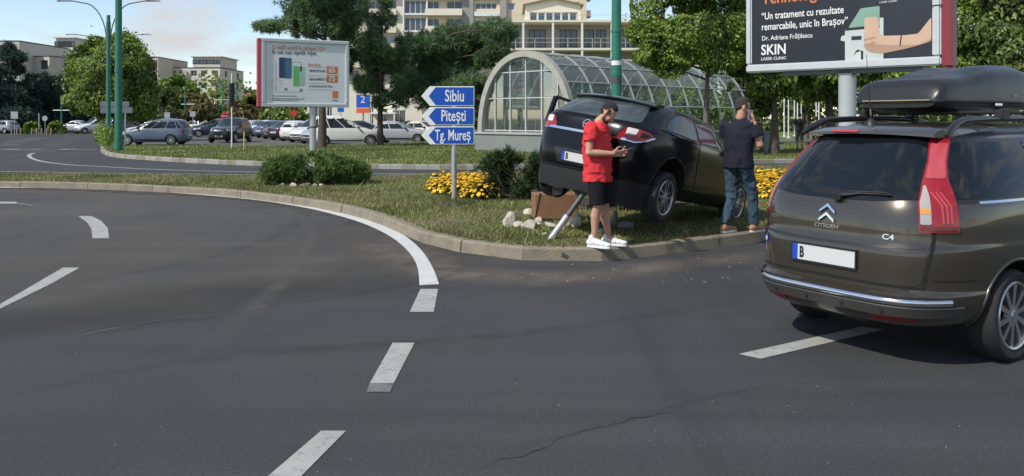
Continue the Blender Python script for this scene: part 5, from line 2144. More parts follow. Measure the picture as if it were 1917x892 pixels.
street_lamp("green street lamp with two curved arms behind the left pole", Vector(((203 - UC) / FPX * 46, 46, .13)), hz(33, 46), ((-1, 2.3, 1.35), (1, 2.3, 1.35)), m_green_pole)
street_lamp("farther green street lamp with low curved arms above the round tree", Vector(((203 - UC) / FPX * 66, 66, .0)), hz(52, 66), ((-1, .9, 1.7), (1, .9, 1.7)), m_green_pole)
for u, vt, Y, w, lab in ((347, 160, 78, .09, "slim green lamp mast in front of the cream corner block"), (115, 180, 86, .09, "pale green slim mast at the far pavement left of the round tree"), (417, 150, 95, .08, "slim green mast right of the corner block"), (443, 160, 100, .09, "slim grey green mast left of the phone billboard")):
    t = pole("lamp_mast", lab, "mast", Vector((at_px(u, Y), Y, 0)), hz(vt, Y), w, w * .7, m_green_pole, "slim green masts in the distance")
    m = MB(); m.tube([(-.9, 0, hz(vt, Y) * .62), (.9, 0, hz(vt, Y) * .62)], .04, 6); m.build("cross_arm", m_grey_metal, t)

# small traffic signs
def sign_post(label, u, v, Y, hh, shape, col, cat="traffic sign", r=.3, bar=None, group=None, z=0.0):
    base = Vector((at_px(u, Y), Y, z))
    t = thing("traffic_sign", label, cat, base, 0, group)
    m = MB(); m.cyl((0, .03, 0), (0, .03, hh + r), .035, n=8); m.build("post", m_galv, t, smooth=40)
    m = MB()
    X = Matrix.Translation((0, 0, hh)) @ Matrix.Rotation(R_(90), 4, 'X')
    if shape == 'disc':
        m.prism([(r * math.cos(a), r * math.sin(a)) for a in np.linspace(0, 2 * math.pi, 20, endpoint=False)], 0, .02, X)
    elif shape == 'square':
        m.box(-r, r, -.02, 0, hh - r, hh + r)
    else:
        m.prism([(-r, r * .8), (r, r * .8), (0, -r)], 0, .02, X)
    pl_ = m.build("sign_plate", col, t)
    if bar:
        b = MB(); b.box(-r * .72, r * .72, -.026, -.021, hh - r * .16, hh + r * .16); b.build("sign_bar", bar, pl_)
    return t


m_sred = M("sign_red", (.55, .03, .03), .4)
m_sblue = M("sign_blue", (.012, .10, .50), .35, var=.04)
m_sgrey = M("sign_back", (.36, .38, .39), .5, .2)
sign_post("round red no entry sign above the dark off-roader", 421, 218, 70, hz(218, 70), 'disc', m_sred, bar=m_white, r=.36)
sign_post("small grey square sign in front of the brown tree", 361, 214, 72, hz(214, 72), 'square', m_sgrey, r=.24)
sign_post("small square sign seen over the blue grey people carrier's roof", 313, 216, 68, hz(216, 68), 'square', m_sgrey, r=.24)
sign_post("red topped yield sign behind the diagonal row of cars", 550, 214, 78, hz(214, 78), 'tri', m_sred, r=.4)
sign_post("grey sign board at the left far pavement", 27, 216, 82, hz(216, 82), 'square', m_sgrey, r=.36)
sign_post("thin grey post sign beside the pale green slim mast", 84, 222, 84, hz(222, 84), 'disc', m_sgrey, r=.28)
for u, lab in ((73, "plain grey post at the far pavement"),):
    pole("bollard_post", lab, "post", Vector((at_px(u, 84), 84, 0)), 2.2, .06, .06, m_galv)
t = pole("marker_pole", "thin white pole on the verge in front of the dark off-roader", "pole", G(434, 278, .13), hz(148, 44), .035, .03, m_white)
m = MB(); m.box(-.12, .12, -.1, .1, hz(205, 44), hz(165, 44)); m.build("dark_casing", m_ink, t, bevel=.03)
pole("marker_pole", "short yellow stub on the verge right of the thin white pole", "pole", G(457, 282, .13), .9, .03, .03, M("yellow_stub", (.55, .45, .10), .6))
# arrow direction board on the lamp behind the left pole
t = thing("direction_board", "grey back of a direction board behind the left green pole", "sign", Vector((at_px(218, 47.5), 47.5, 0)))
m = MB(); m.box(-.95, .95, -.02, .02, hz(212, 47.5), hz(201, 47.5)); m.box(-.95, .75, -.02, .02, hz(200, 47.5), hz(190, 47.5)); m.build("board", M("board_back", (.13, .14, .16), .5), t)
for dx in (-.6, .5):
    m = MB(); m.cyl((dx, .05, 0), (dx, .05, hz(190, 47.5)), .04, n=8); m.build("post", m_galv, t)
# bollards at the far left pavement
for i, u in enumerate((22, 32, 39, 60, 69, 78, 88, 96)):
    m = MB(); m.lathe([(.08, 0), (.08, .6), (.05, .68), (0, .7)], 10)
    o = m.build("bollard", m_kerb, None, smooth=40)
    o.location = G(u, 253); o.location.z = 0
    tag(o, "short pale bollard at the edge of the far left pavement", "bollard", "pale bollards at the far left pavement")
# pylon sign, blue over orange red
t = thing("pylon_sign", "blue over orange red shop pylon beside the pine trunk", "sign", Vector((at_px(680, 75), 75, 0)))
m = MB(); m.box(-.62, .62, -.15, .15, hz(202, 75), hz(178, 75)); bb_ = m.build("blue_panel", m_sblue, t)
m = MB(); m.box(-.62, .62, -.14, .14, hz(212, 75), hz(203, 75)); m.build("orange_panel", M("orange_red", (.75, .13, .05), .4), t)
text_mesh("pylon_symbol", "2", .95, m_white, bb_, (-.25, -.155, hz(193, 75)), depth=.01)
m = MB(); m.cyl((0, 0, 0), (0, 0, hz(212, 75)), .09, n=10); m.build("post", m_galv, t)
t = thing("shop_sign", "small bright blue box sign below the phone billboard", "sign", Vector((at_px(638, 80), 80, 0)))
m = MB(); m.box(-.3, .3, -.1, .1, hz(210, 80), hz(202, 80)); m.build("panel", m_sblue, t, bevel=.02)
m = MB(); m.cyl((0, 0, 0), (0, 0, hz(210, 80)), .05, n=8); m.build("post", m_galv, t)

# ------------------------------------------------------------------ blue arrow signs on their post
sg = thing("direction_sign", "three blue arrow direction signs with white lettering on a grey post", "sign", G(850, 376, ISL_Z), R_(3))
S14 = sg.location.y
m = MB(); m.tube([(0, .05, -.1), (0, .05, 2.08)], .048, n=14); m.build("post", m_galv, sg, smooth=40)
k_ = S14 / FPX
m_sign = M("reflective_blue", (.004, .070, .40), .32, var=.05, vscale=4, dirt=((.02, .11, .42), 5, .68))
for (txt, va, vb, size, xo, sx, tilt) in (("Sibiu", 162, 199, .235, .05, .80, 1.6), ("Pitești", 201, 235, .225, .01, .78, .6), ("Tg. Mureș", 237, 271, .215, -.015, .72, -.2)):
    z0, z1 = CAMH - (vb - V0) * k_ - ISL_Z, CAMH - (va - V0) * k_ - ISL_Z
    h = z1 - z0
    xl, xr = (789 - 850) * k_, (888 - 850) * k_
    n_ = .16
    board = MB()
    X = Matrix.Rotation(R_(90), 4, 'X')
    board.prism([(xl, z0 + h / 2), (xl + n_, z0), (xr, z0), (xr, z1), (xl + n_, z1)], -.012, .0, X)
    bo_ = board.build("arrow_board", m_white, sg, bevel=.004)
    f = MB()
    f.prism([(xl + .135, z0 + h / 2), (xl + n_ + .105, z0 + .018), (xr - .016, z0 + .018), (xr - .016, z1 - .018), (xl + n_ + .105, z1 - .018)], .001, .004, X)
    f.build("blue_face", m_sign, bo_)
    text_mesh("place_name", txt, size * 1.32, m_white, bo_, ((xl + xr) / 2 + .10 + xo * .5, -.005, z0 + h * .24), sx=sx * .78, depth=.003, align='CENTER', bold=.0035)
    c_ = MB(); c_.box(-.06, .06, .012, .10, z0 + h * .4, z0 + h * .6); c_.build("clamp", m_galv, bo_)

# ------------------------------------------------------------------ phone advert billboard
ad_l, ad_r = P(489, 137, 35.6), P(653, 141, 37.3)
dv = (ad_r - ad_l); dv.z = 0
wA = dv.length
yaw = math.atan2(dv.y, dv.x)
adY = 36.5
bb = thing("billboard", "white billboard advertising two phones on a grey post", "billboard", Vector((ad_l.x, ad_l.y, .13)), yaw, "roadside billboards")
zA0, zA1 = hz(201, adY) - .13, hz(75, adY) - .13
m_frame = M("billboard_frame", (.46, .49, .50), .45, .1, var=.06, vscale=3)
m_paper = M("poster_paper", (.62, .65, .65), .5, var=.02)
m = MB()
fr = .17
m.box(0, wA, -.10, .22, zA0, zA0 + fr); m.box(0, wA, -.10, .22, zA1 - fr, zA1)
m.box(0, fr, -.10, .22, zA0 + fr, zA1 - fr); m.box(wA - fr, wA, -.10, .22, zA0 + fr, zA1 - fr)
m.build("frame", m_frame, bb, bevel=.03)
m = MB(); m.box(-.16, -.004, -.08, .30, zA0 + .02, zA1 - .02); m.build("red_side", M("billboard_red", (.42, .06, .08), .5), bb)
m = MB(); m.box(fr, wA - fr, -.02, .2, zA0 + fr, zA1 - fr); poster = m.build("poster", m_paper, bb)
m = MB(); pbx = wA * .585; m.tube([(pbx, .12, -.1), (pbx, .12, zA0)], .155, n=18); m.build("post", m_galv, bb, smooth=40)
m = MB(); m.lathe([(.157, 1.1), (.165, 1.1), (.165, 1.16), (.157, 1.16)], 18, Matrix.Translation((pbx, .12, 0))); m.build("post_strap", m_ink, bb)
hA = zA1 - zA0
ax = lambda a: wA * a           # fractions of the board
az_ = lambda b_: zA0 + hA * (1 - b_)
FY = -.024
m_or = M("advert_orange", (.60, .17, .06), .5)
m_dgrey = M("advert_grey", (.10, .11, .12), .5)
m_pinkline = M("advert_pink", (.50, .27, .22), .5)


def flat(parent, name, poly, mat, y=FY, th=.004):
    m = MB(); m.prism(poly, 0, th, Matrix.Translation((0, y + th, 0)) @ Matrix.Rotation(R_(90), 4, 'X')); return m.build(name, mat, parent)


def rect(parent, name, a0, a1, b0, b1, mat, y=FY):
    return flat(parent, name, [(ax(a0), az_(b1)), (ax(a1), az_(b1)), (ax(a1), az_(b0)), (ax(a0), az_(b0))], mat, y)


text_mesh("headline", "O viață activă în rețeaua 5G+", .27, m_or, poster, (ax(.12), FY, az_(.155)), sx=.72, bold=.004)
text_mesh("headline", "în cea mai rapidă rețea", .27, m_dgrey, poster, (ax(.12), FY, az_(.225)), sx=.78, bold=.004)
mph_b = M("phone_blue", (.02, .035, .11), .3, var=.3, vscale=1.2); mph_t = M("phone_teal", (.035, .12, .17), .3, var=.5, vscale=1.1)
mph_g = M("phone_green", (.12, .42, .13), .35, var=.4, vscale=1.3); mph_p = M("phone_pale_green", (.33, .47, .40), .35, var=.15, vscale=2)
def rrect(a0, a1, b0, b1, r=.06):
    return [tuple(p) for p in round_poly([(ax(a0), az_(b1)), (ax(a1), az_(b1)), (ax(a1), az_(b0)), (ax(a0), az_(b0))], r)]
for seg in ((.155, .162, .33, .78), (.155, .43, .775, .782), (.33, .44, .335, .342), (.44, .447, .335, .42), (.44, .447, .72, .78)):
    rect(poster, "outline", *seg, m_pinkline)
flat(poster, "phone_picture", rrect(.195, .275, .275, .575), mph_b, FY - .002)
flat(poster, "phone_picture", rrect(.262, .335, .278, .58), mph_t, FY - .004)
flat(poster, "phone_picture", rrect(.415, .485, .40, .68), mph_p, FY - .002)
flat(poster, "phone_picture", rrect(.355, .42, .395, .69), mph_g, FY - .004)
for dz in (.41, .435, .46):
    flat(poster, "camera_dot", [(ax(.44) + .045 * math.cos(a), az_(dz) + .045 * math.sin(a)) for a in np.linspace(0, 6.28, 10, endpoint=False)], m_ink, FY - .006)
for i in range(12):
    a = i * math.pi / 6
    r0, r1 = .14, .30
    c_ = (ax(.165), az_(.655))
    flat(poster, "ray_mark", [(c_[0] + r0 * math.cos(a - .06), c_[1] + r0 * math.sin(a - .06)), (c_[0] + r1 * math.cos(a - .03), c_[1] + r1 * math.sin(a - .03)), (c_[0] + r1 * math.cos(a + .03), c_[1] + r1 * math.sin(a + .03)), (c_[0] + r0 * math.cos(a + .06), c_[1] + r0 * math.sin(a + .06))], m_pinkline)
for a0, b0 in ((.255, .72), (.425, .735)):
    rect(poster, "tag_mark", a0, a0 + .035, b0, b0 + .035, M("advert_green", (.10, .28, .16), .5))
text_mesh("print", "Best Buys", .17, m_or, poster, (ax(.52), FY, az_(.385)), sx=.85, bold=.002)
text_mesh("print", "SMARTPHONE", .15, m_dgrey, poster, (ax(.535), FY, az_(.475)), sx=.75, bold=.003)
text_mesh("print", "ABONAMENT 5G", .15, m_dgrey, poster, (ax(.535), FY, az_(.60)), sx=.75, bold=.003)
text_mesh("print", "cu abonamentul Duo", .15, m_dgrey, poster, (ax(.53), FY, az_(.70)), sx=.85, bold=.002)
for b0 in (.40, .53, .64, .735):
    rect(poster, "rule_line", .52, .72 if b0 < .7 else .82, b0, b0 + .006, m_pinkline)
for n_, b0 in (("65", .385), ("75", .515)):
    sq = rect(poster, "price_square", .735, .87, b0, b0 + .115, m_or)
    text_mesh("price", n_, .36, m_paper, sq, (ax(.80), FY - .005, az_(b0 + .095)), sx=.85, bold=.006, align='CENTER')
sq = rect(poster, "logo_square", .805, .872, .755, .86, m_or)
text_mesh("logo_word", "orange", .11, m_dgrey, poster, (ax(.838), FY, az_(.905)), sx=.9, align='CENTER', bold=.002)
for k_i, (b0, a1) in enumerate(((.835, .43), (.875, .55), (.90, .43))):
    text_mesh("small_print", ("Imagini cu caracter de prezentare în limita stocului" if k_i == 0 else "ofertă valabilă la semnarea unui abonament pe 24 luni" + (" în magazine" if k_i == 1 else "")), .085, m_dgrey, poster, (ax(.12), FY, az_(b0 + .01)), sx=.62)

# ------------------------------------------------------------------ skin clinic billboard
bl_, br_ = P(1400, 130, 20.6), P(1785, 122, 17.5)
dv = br_ - bl_; dv.z = 0
wB = dv.length
yawB = math.atan2(dv.y, dv.x)
zB0 = hz(137, 20.6)
hB = 3.45
b2 = thing("billboard", "dark clinic billboard with folded arms picture behind the roof box", "billboard", Vector((bl_.x, bl_.y, .0)), yawB, "roadside billboards")
m = MB()
fr = .17
m.box(0, wB - .22, -.13, .25, zB0, zB0 + .2); m.box(0, wB - .22, -.13, .25, zB0 + hB - .2, zB0 + hB)
m.box(0, .15, -.13, .25, zB0 + .2, zB0 + hB - .2); m.box(wB - .40, wB - .22, -.13, .25, zB0 + .2, zB0 + hB - .2)
m.build("frame", M("billboard_frame_pale", (.50, .53, .54), .4, .1, var=.06, vscale=3), b2, bevel=.035, segs=2)
m = MB(); m.box(wB - .218, wB, -.11, .33, zB0 - .02, zB0 + hB); m.build("red_side", M("billboard_dark_red", (.20, .018, .03), .5, var=.1, vscale=2), b2, bevel=.01)
m_navy = M("poster_navy", (.011, .013, .021), .38, var=.08, vscale=1)
pB0, pB1 = .15, wB - .40
m = MB(); m.box(pB0, pB1, -.06, .2, zB0 + .2, zB0 + hB - .2); po2 = m.build("poster", m_navy, b2)
m = MB(); m.box(wB - .42, wB - .20, -.135, -.128, zB0 + 1.30, zB0 + 1.33); m.build("frame_joint", m_ink, b2)
wp_ = pB1 - pB0
bx = lambda a: pB0 + wp_ * a
bz = lambda q: zB0 + .2 + q          # metres above the poster's foot
# direction per photo pixel on the board: about 1 px = 13 mm
FB = -.064
kx = lambda u: pB0 + (u - 1411) / (1754 - 1411) * wp_
kz = lambda u, v: None
text_mesh("headline", "Tehnologie", .36, m_or, po2, (bx(.06), FB, bz(1.52)), sx=1.0, bold=.006)
text_mesh("quote", "“Un tratament cu rezultate", .25, m_white, po2, (bx(.058), FB, bz(1.13)), sx=.74, bold=.003)
text_mesh("quote", "remarcabile, unic în Brașov”", .25, m_white, po2, (bx(.058), FB, bz(.86)), sx=.74, bold=.003)
text_mesh("quote_name", "Dr. Adriana Frățilescu", .165, m_white, po2, (bx(.060), FB, bz(.60)), sx=.86, bold=.001)
text_mesh("clinic_logo", "SKIN", .36, m_white, po2, (bx(.055), FB, bz(.24)), sx=.85, bold=.006)
text_mesh("clinic_logo", "LASER CLINIC", .105, m_white, po2, (bx(.055), FB, bz(.10)), sx=1.02, bold=.0005)
text_mesh("shirt_logo", "SKIN", .22, m_white, po2, (bx(.735), FB - .012, bz(1.36)), sx=.8, bold=.003)
text_mesh("shirt_logo", "LASER CLINIC", .06, m_white, po2, (bx(.735), FB - .012, bz(1.28)), sx=1.05)
m_skinp = M("printed_skin", (.56, .375, .265), .45, var=.10, vscale=2.5)
m_skinp2 = M("printed_skin_shade", (.40, .25, .17), .45, var=.10, vscale=2.5)
m_shirtp = M("printed_shirt", (.016, .018, .027), .4)
m_dev = M("printed_device", (.50, .55, .53), .4, var=.08, vscale=2)
m_devg = M("printed_device_screen", (.20, .34, .27), .4, var=.1, vscale=2)


def flatB(name, pts, mat, y, parent=po2, r=.05):
    return flat(parent, name, [tuple(p) for p in round_poly([(bx(a), bz(q)) for a, q in pts], r, 3)], mat, y)


flatB("shirt_picture", [(.66, 1.2), (.70, .80), (.78, .02), (.995, .02), (.995, 2.1), (.62, 2.1)], m_shirtp, FB)
flatB("device_picture", [(0.550, .0), (0.755, .0), (0.755, .95), (0.635, .92), (0.550, .72)], m_dev, FB - .003, r=.03)
flatB("device_picture", [(0.570, .78), (0.735, .78), (0.735, 1.22), (0.635, 1.20)], m_devg, FB - .005, r=.02)
flatB("device_picture", [(0.550, .70), (0.735, .72), (0.735, .78), (0.565, .77)], m_shirtp, FB - .006, r=.01)
flatB("device_picture", [(0.585, .47), (0.640, .47), (0.640, .56), (0.585, .56)], m_shirtp, FB - .006, r=.02)
ring_ = [(.622 + .022 * math.cos(a) , .12 + .10 * math.sin(a)) for a in np.linspace(0, math.pi, 9)]
flatB("device_picture", ring_ + [(0.608, .16), (0.611, .22), (0.622, .245), (0.633, .22), (0.636, .16)], m_shirtp, FB - .006, r=.005)
flatB("device_picture", [(0.525, .48), (0.550, .45), (0.550, .60), (0.530, .58)], m_dev, FB - .003, r=.02)
flatB("device_picture", [(0.637, .0), (0.649, .0), (0.649, .20), (0.637, .22)], m_ink, FB - .007, r=.005)
# folded arms: upper arm, two forearms, hand
flatB("arm_picture", [(.655, 0.976), (.725, 0.976), (.735, 0.641), (.74, 0.329), (.68, 0.212), (.655, 0.329)], m_skinp, FB - .009, r=.06)
flatB("arm_picture", [(.655, 0.462), (.66, 0.228), (.70, 0.150), (.76, 0.126), (.88, 0.212), (.955, 0.290), (.995, 0.337), (.995, 0.524), (.90, 0.508), (.76, 0.384)], m_skinp2, FB - .011, r=.06)
flatB("arm_picture", [(.66, 0.571), (.71, 0.618), (.76, 0.524), (.87, 0.508), (.93, 0.524), (.995, 0.875), (.995, 0.384), (.93, 0.274), (.82, 0.290), (.71, 0.337), (.665, 0.384)], m_skinp, FB - .013, r=.05)
for i in range(4):
    flatB("finger_picture", [(.650, 0.547 - i * 0.070), (.71, 0.579 - i * 0.058), (.72, 0.540 - i * 0.058), (.655, 0.505 - i * 0.070)], m_skinp2 if i % 2 else m_skinp, FB - .015, r=.02)
flatB("bracelet_picture", [(.838, 0.282), (.844, 0.282), (.850, 0.524), (.844, 0.524)], m_ink, FB - .016, r=.002)
m = MB(); u0 = wp_ * .545 + .15
pY = bl_.lerp(br_, .54)
m.tube([(u0, .16, -.1), (u0, .16, zB0 - .15)], .20, n=20); m.build("post", M("post_pale_grey", (.40, .43, .44), .5, .1, var=.1, vscale=2), b2, smooth=40)
m = MB()
m.box(u0 - .16, u0 + .16, .0, .32, zB0 - .16, zB0 - .002)
m.box(.9, wB - .6, .0, .30, zB0 - .10, zB0 - .004)
m.build("bracket", m_dgrey, b2)
# ------------------------------------------------------------------ vegetation
def vnoise(Pt, sc, seed):
    """cheap smooth value noise on an (n,3) array"""
    q = Pt * sc + seed * 17.3
    i = np.floor(q).astype(np.int64)
    f = q - i
    f = f * f * (3 - 2 * f)
    out = 0
    for dx in (0, 1):
        for dy in (0, 1):
            for dz in (0, 1):
                h = (i[:, 0] + dx) * 73856093 ^ (i[:, 1] + dy) * 19349663 ^ (i[:, 2] + dz) * 83492791
                h = (h * 2654435761 & 0xffffffff) / 0xffffffff
                out = out + h * np.where(dx, f[:, 0], 1 - f[:, 0]) * np.where(dy, f[:, 1], 1 - f[:, 1]) * np.where(dz, f[:, 2], 1 - f[:, 2])
    return out


def blob_points(blobs, n, rg, lo=.35, hole=.42, hsc=1.1, seed=1, flat_bottom=False):
    B = np.array(blobs, float)
    w = (B[:, 3] * B[:, 4] + B[:, 3] * B[:, 5] + B[:, 4] * B[:, 5])
    out, nor = [], []
    tot = 0
    while tot < n:
        k = n * 2
        i = rg.choice(len(B), k, p=w / w.sum())
        d = rg.normal(0, 1, (k, 3))
        d /= np.linalg.norm(d, axis=1)[:, None]
        r = (lo ** 3 + (1.05 ** 3 - lo ** 3) * rg.uniform(0, 1, k) ** .75) ** (1 / 3) + np.abs(rg.normal(0, .11, k))
        p = B[i, :3] + d * B[i, 3:6] * r[:, None]
        bump = vnoise(p, hsc * 1.7, seed + 3)
        p += d * (bump[:, None] - .5) * .75 * B[i, 3:6].min(1)[:, None]
        ok = vnoise(p, hsc, seed) > hole
        out.append(p[ok]); nor.append(d[ok])
        tot += ok.sum()
    return np.concatenate(out)[:n], np.concatenate(nor)[:n]


def leaf_mesh(name, pts, nor, size, mat, rg, asp=.7, droop=.25, fold=.22):
    n = len(pts)
    nn = nor * 1.0 + rg.normal(0, .5, (n, 3))
    nn[:, 2] += .35
    nn /= np.linalg.norm(nn, axis=1)[:, None]
    a = rg.normal(0, 1, (n, 3))
    a -= nn * (a * nn).sum(1)[:, None]
    a /= np.linalg.norm(a, axis=1)[:, None]
    b = np.cross(nn, a)
    s = size * rg.uniform(.55, 1.3, n)[:, None]
    V = np.zeros((n, 4, 3), np.float32)
    V[:, 0] = pts - a * s * .5
    V[:, 1] = pts + b * s * asp * .5 + nn * s * fold
    V[:, 2] = pts + a * s * .5 + np.array([0, 0, -droop]) * s
    V[:, 3] = pts - b * s * asp * .5 + nn * s * fold
    F = np.arange(n * 4).reshape(n, 4)
    T = np.concatenate([F[:, [0, 1, 2]], F[:, [0, 2, 3]]])
    return rawmesh(name, V.reshape(-1, 3), T, mat)


def needle_mesh(name, pts, nor, L, w, per, mat, rg, up=.3):
    n = len(pts)
    base = np.repeat(pts, per, 0)
    d = np.repeat(nor, per, 0) * .6 + rg.normal(0, .75, (n * per, 3))
    d[:, 2] += up
    d /= np.linalg.norm(d, axis=1)[:, None]
    s = np.cross(d, rg.normal(0, 1, (n * per, 3)))
    s /= np.linalg.norm(s, axis=1)[:, None]
    LL = L * rg.uniform(.6, 1.2, n * per)[:, None]
    V = np.zeros((n * per, 3, 3), np.float32)
    V[:, 0] = base + s * w
    V[:, 1] = base - s * w
    V[:, 2] = base + d * LL
    return rawmesh(name, V.reshape(-1, 3), np.arange(n * per * 3).reshape(-1, 3), mat)


def limb(m, a, b, r0, r1, rr, sag=.1, n=5):
    a, b = Vector(a), Vector(b)
    pts, rad = [], []
    off = Vector((rr.uniform(-1, 1), rr.uniform(-1, 1), rr.uniform(-.3, .6))) * (b - a).length * sag
    for i in range(n + 1):
        t = i / n
        pts.append(a.lerp(b, t) + off * math.sin(math.pi * t))
        rad.append(r0 + (r1 - r0) * t)
    m.tube(pts, rad, 7)
    return pts


def tree(label, base, blobs, n, size, lmat, bmat, tr, seed, cat="tree", name="tree", trunk_top=None, group=None, needles=None, hole=.42, lo=.35, hsc=1.1, lean=(0, 0), forks=True, sway=.1):
    """blobs in local metres (x, y, z, rx, ry, rz)"""
    rg = np.random.default_rng(seed)
    rr = random.Random(seed)
    t = thing(name, label, cat, base, 0, group)
    m = MB()
    top = trunk_top or max(b[2] for b in blobs)
    tp = []
    for i in range(8):
        k = i / 7
        tp.append(Vector((lean[0] * k + math.sin(k * 5 + seed) * sway * k, lean[1] * k + math.cos(k * 4 + seed) * sway * k, -.05 + (top + .05) * k)))
    rad = [tr * (1.35 if i == 0 else 1.08 if i == 1 else 1 - .75 * i / 7) for i in range(8)]
    m.tube(tp, rad, 10)
    for b in blobs:
        c = Vector(b[:3])
        zi = max(.25 * top, min(top * .92, c.z - max(b[3], b[4]) * .75))
        k = zi / top * 7
        i = min(6, int(k))
        st = tp[i].lerp(tp[i + 1], k - i)
        pp = limb(m, st, c, tr * .38, tr * .10, rr, .12)
        for q in range(3):
            d = Vector((rr.gauss(0, 1), rr.gauss(0, 1), rr.gauss(.2, .8))).normalized()
            limb(m, pp[rr.choice((3, 4))], c + Vector((d.x * b[3], d.y * b[4], d.z * b[5])) * .8, tr * .14, tr * .04, rr, .1, 3)
    m.build("trunk", bmat, t, smooth=60)
    pts, nor = blob_points(blobs, n, rg, lo=lo, hole=hole, hsc=hsc, seed=seed)
    if needles:
        me = needle_mesh("crown", pts, nor, needles[0], needles[1], needles[2], lmat, rg)
    else:
        me = leaf_mesh("crown", pts, nor, size, lmat, rg)
    link("crown", me, t)
    return t


m_leaf_maple = leafmat("maple_leaves", (.125, .22, .036), .5, .50, .30, .5, warm=(.29, .37, .065))
m_leaf_round = leafmat("linden_leaves", (.120, .21, .045), .5, .5, .30, .35, warm=(.27, .35, .065))
m_leaf_dark = leafmat("dark_leaves", (.095, .170, .040), .5, .5, .35, .5, warm=(.25, .33, .06))
m_leaf_mid = leafmat("mid_leaves", (.085, .145, .040), .5, .45, .35, .4, warm=(.18, .22, .06))
m_leaf_brown = leafmat("brown_leaves", (.15, .14, .05), .5, .4, .35, .4, warm=(.24, .19, .07))
m_needle = leafmat("pine_needles", (.105, .205, .112), .5, .50, .35, .6, warm=(.21, .29, .12))
m_needle_d = leafmat("dark_conifer_needles", (.045, .085, .075), .45, .40, .30, .4, warm=(.08, .12, .085))


def px_blobs(base, Y, lst, depth=1.0):
    """(u, v, radius_u, radius_v) on the photograph to local blobs at the tree's own distance"""
    rr = random.Random(len(lst) + int(Y))
    out = []
    for u, v, ru, rv in lst:
        a, b = ru / FPX * Y, rv / FPX * Y
        out.append((at_px(u, Y) - base.x, rr.uniform(-.5, .5) * depth * a * 1.6, hz(v, Y) - base.z, a, a * depth, b))
    return out


def B_(u, Y, z=.13):
    return Vector((at_px(u, Y), Y, z))


# near deciduous tree in front of the glass vault
Y = 33.5; b = B_(1322, Y)
tree("broad bright green maple in front of the glass vault beside the right billboard", b,
     px_blobs(b, Y, [(1300, 60, 62, 46), (1245, 75, 48, 40), (1230, 20, 45, 45), (1290, -20, 62, 50), (1355, -10, 55, 50), (1370, 55, 46, 42), (1250, 125, 32, 20), (1390, 90, 28, 28), (1215, 110, 30, 18), (1345, 115, 40, 22), (1320, -70, 60, 45), (1205, 60, 26, 22), (1335, 90, 50, 34), (1275, 100, 40, 26)]),
     62000, .125, m_leaf_maple, m_bark_grey, .15, 11, trunk_top=5.2, hole=.36, lo=.3)
# big round tree at the left
Y = 58.; b = B_(215, Y)
tree("big round bright green tree at the left between road and car park", b,
     px_blobs(b, Y, [(205, 130, 60, 58), (160, 160, 38, 34), (170, 112, 36, 34), (235, 110, 45, 40), (250, 160, 40, 40), (215, 176, 50, 34), (270, 135, 26, 30), (215, 85, 32, 24), (142, 190, 20, 16), (205, 205, 20, 16), (240, 200, 32, 26), (275, 190, 22, 26), (128, 165, 12, 12), (150, 125, 14, 12), (262, 105, 14, 12), (180, 80, 14, 12), (292, 165, 10, 14), (140, 208, 12, 9)]),
     48000, .20, m_leaf_round, m_bark, .22, 12, trunk_top=4.5, hole=.40, lo=.45, hsc=.7)
# dark conifers far left
for (u, Y, lst, sd, lab) in (
    (20, 92, [(20, 100, 10, 16), (22, 118, 18, 22), (18, 145, 30, 22), (26, 175, 38, 18), (14, 195, 44, 18), (20, 218, 48, 18), (-20, 190, 30, 40), (-25, 230, 25, 14)], 21, "tall dark conifer at the left edge before the stepped tower"),
    (95, 96, [(98, 150, 12, 22), (96, 175, 20, 18), (92, 200, 30, 18), (96, 222, 38, 16), (62, 215, 24, 22)], 22, "dark conifer in front of the beige blank wall"),
    (132, 99, [(134, 130, 10, 18), (134, 158, 16, 18), (132, 185, 26, 18), (134, 214, 34, 20), (165, 222, 24, 14)], 23, "dark pointed conifer just left of the round tree"),
    (-75, 90, [(-75, 110, 24, 30), (-75, 150, 40, 30), (-70, 200, 55, 30)], 24, "dark conifer beyond the left edge of the road")):
    b = B_(u, Y, 0)
    tree(lab, b, px_blobs(b, Y, lst), 7500, .5, m_needle_d, m_bark, .22, sd, needles=(.55, .085, 6), hole=.36, lo=.4, hsc=.6, group=None, name="conifer_tree")
# trees of the middle distance
for (u, Y, lst, sd, mat, lab) in (
    (302, 74, [(298, 190, 26, 22), (305, 215, 24, 16), (285, 210, 20, 16)], 31, m_leaf_mid, "small yellow green tree right of the big round tree"),
    (335, 88, [(330, 168, 26, 24), (350, 185, 24, 18), (312, 178, 22, 22), (345, 205, 28, 16)], 32, m_leaf_dark, "dark green tree before the cream corner block"),
    (345, 80, [(330, 196, 24, 18), (358, 200, 26, 20), (385, 212, 20, 14), (340, 218, 26, 12)], 33, m_leaf_brown, "brownish tree behind the people carrier"),
    (405, 98, [(405, 208, 22, 14), (385, 222, 20, 10), (428, 215, 20, 12)], 34, m_leaf_mid, "low green tree under the corner block end"),
    (445, 92, [(445, 205, 18, 14), (462, 212, 20, 14), (432, 218, 16, 10)], 35, m_leaf_brown, "yellow brown tree left of the phone billboard"),
    (475, 96, [(476, 200, 20, 16), (470, 222, 24, 10)], 36, m_leaf_mid, "olive green tree at the left foot of the phone billboard"),
    (530, 90, [(510, 222, 22, 14), (545, 220, 26, 14), (570, 226, 16, 10), (535, 210, 22, 12)], 37, m_leaf_dark, "low dark green tree seen under the phone billboard"),
    (262, 78, [(262, 212, 26, 18), (240, 222, 26, 14)], 38, m_leaf_dark, "dark low tree behind the tall green pole")):
    b = B_(u, Y, 0)
    tree(lab, b, px_blobs(b, Y, lst), 5200, .40, mat, m_bark, .14, sd, hole=.36, lo=.45, hsc=.6)
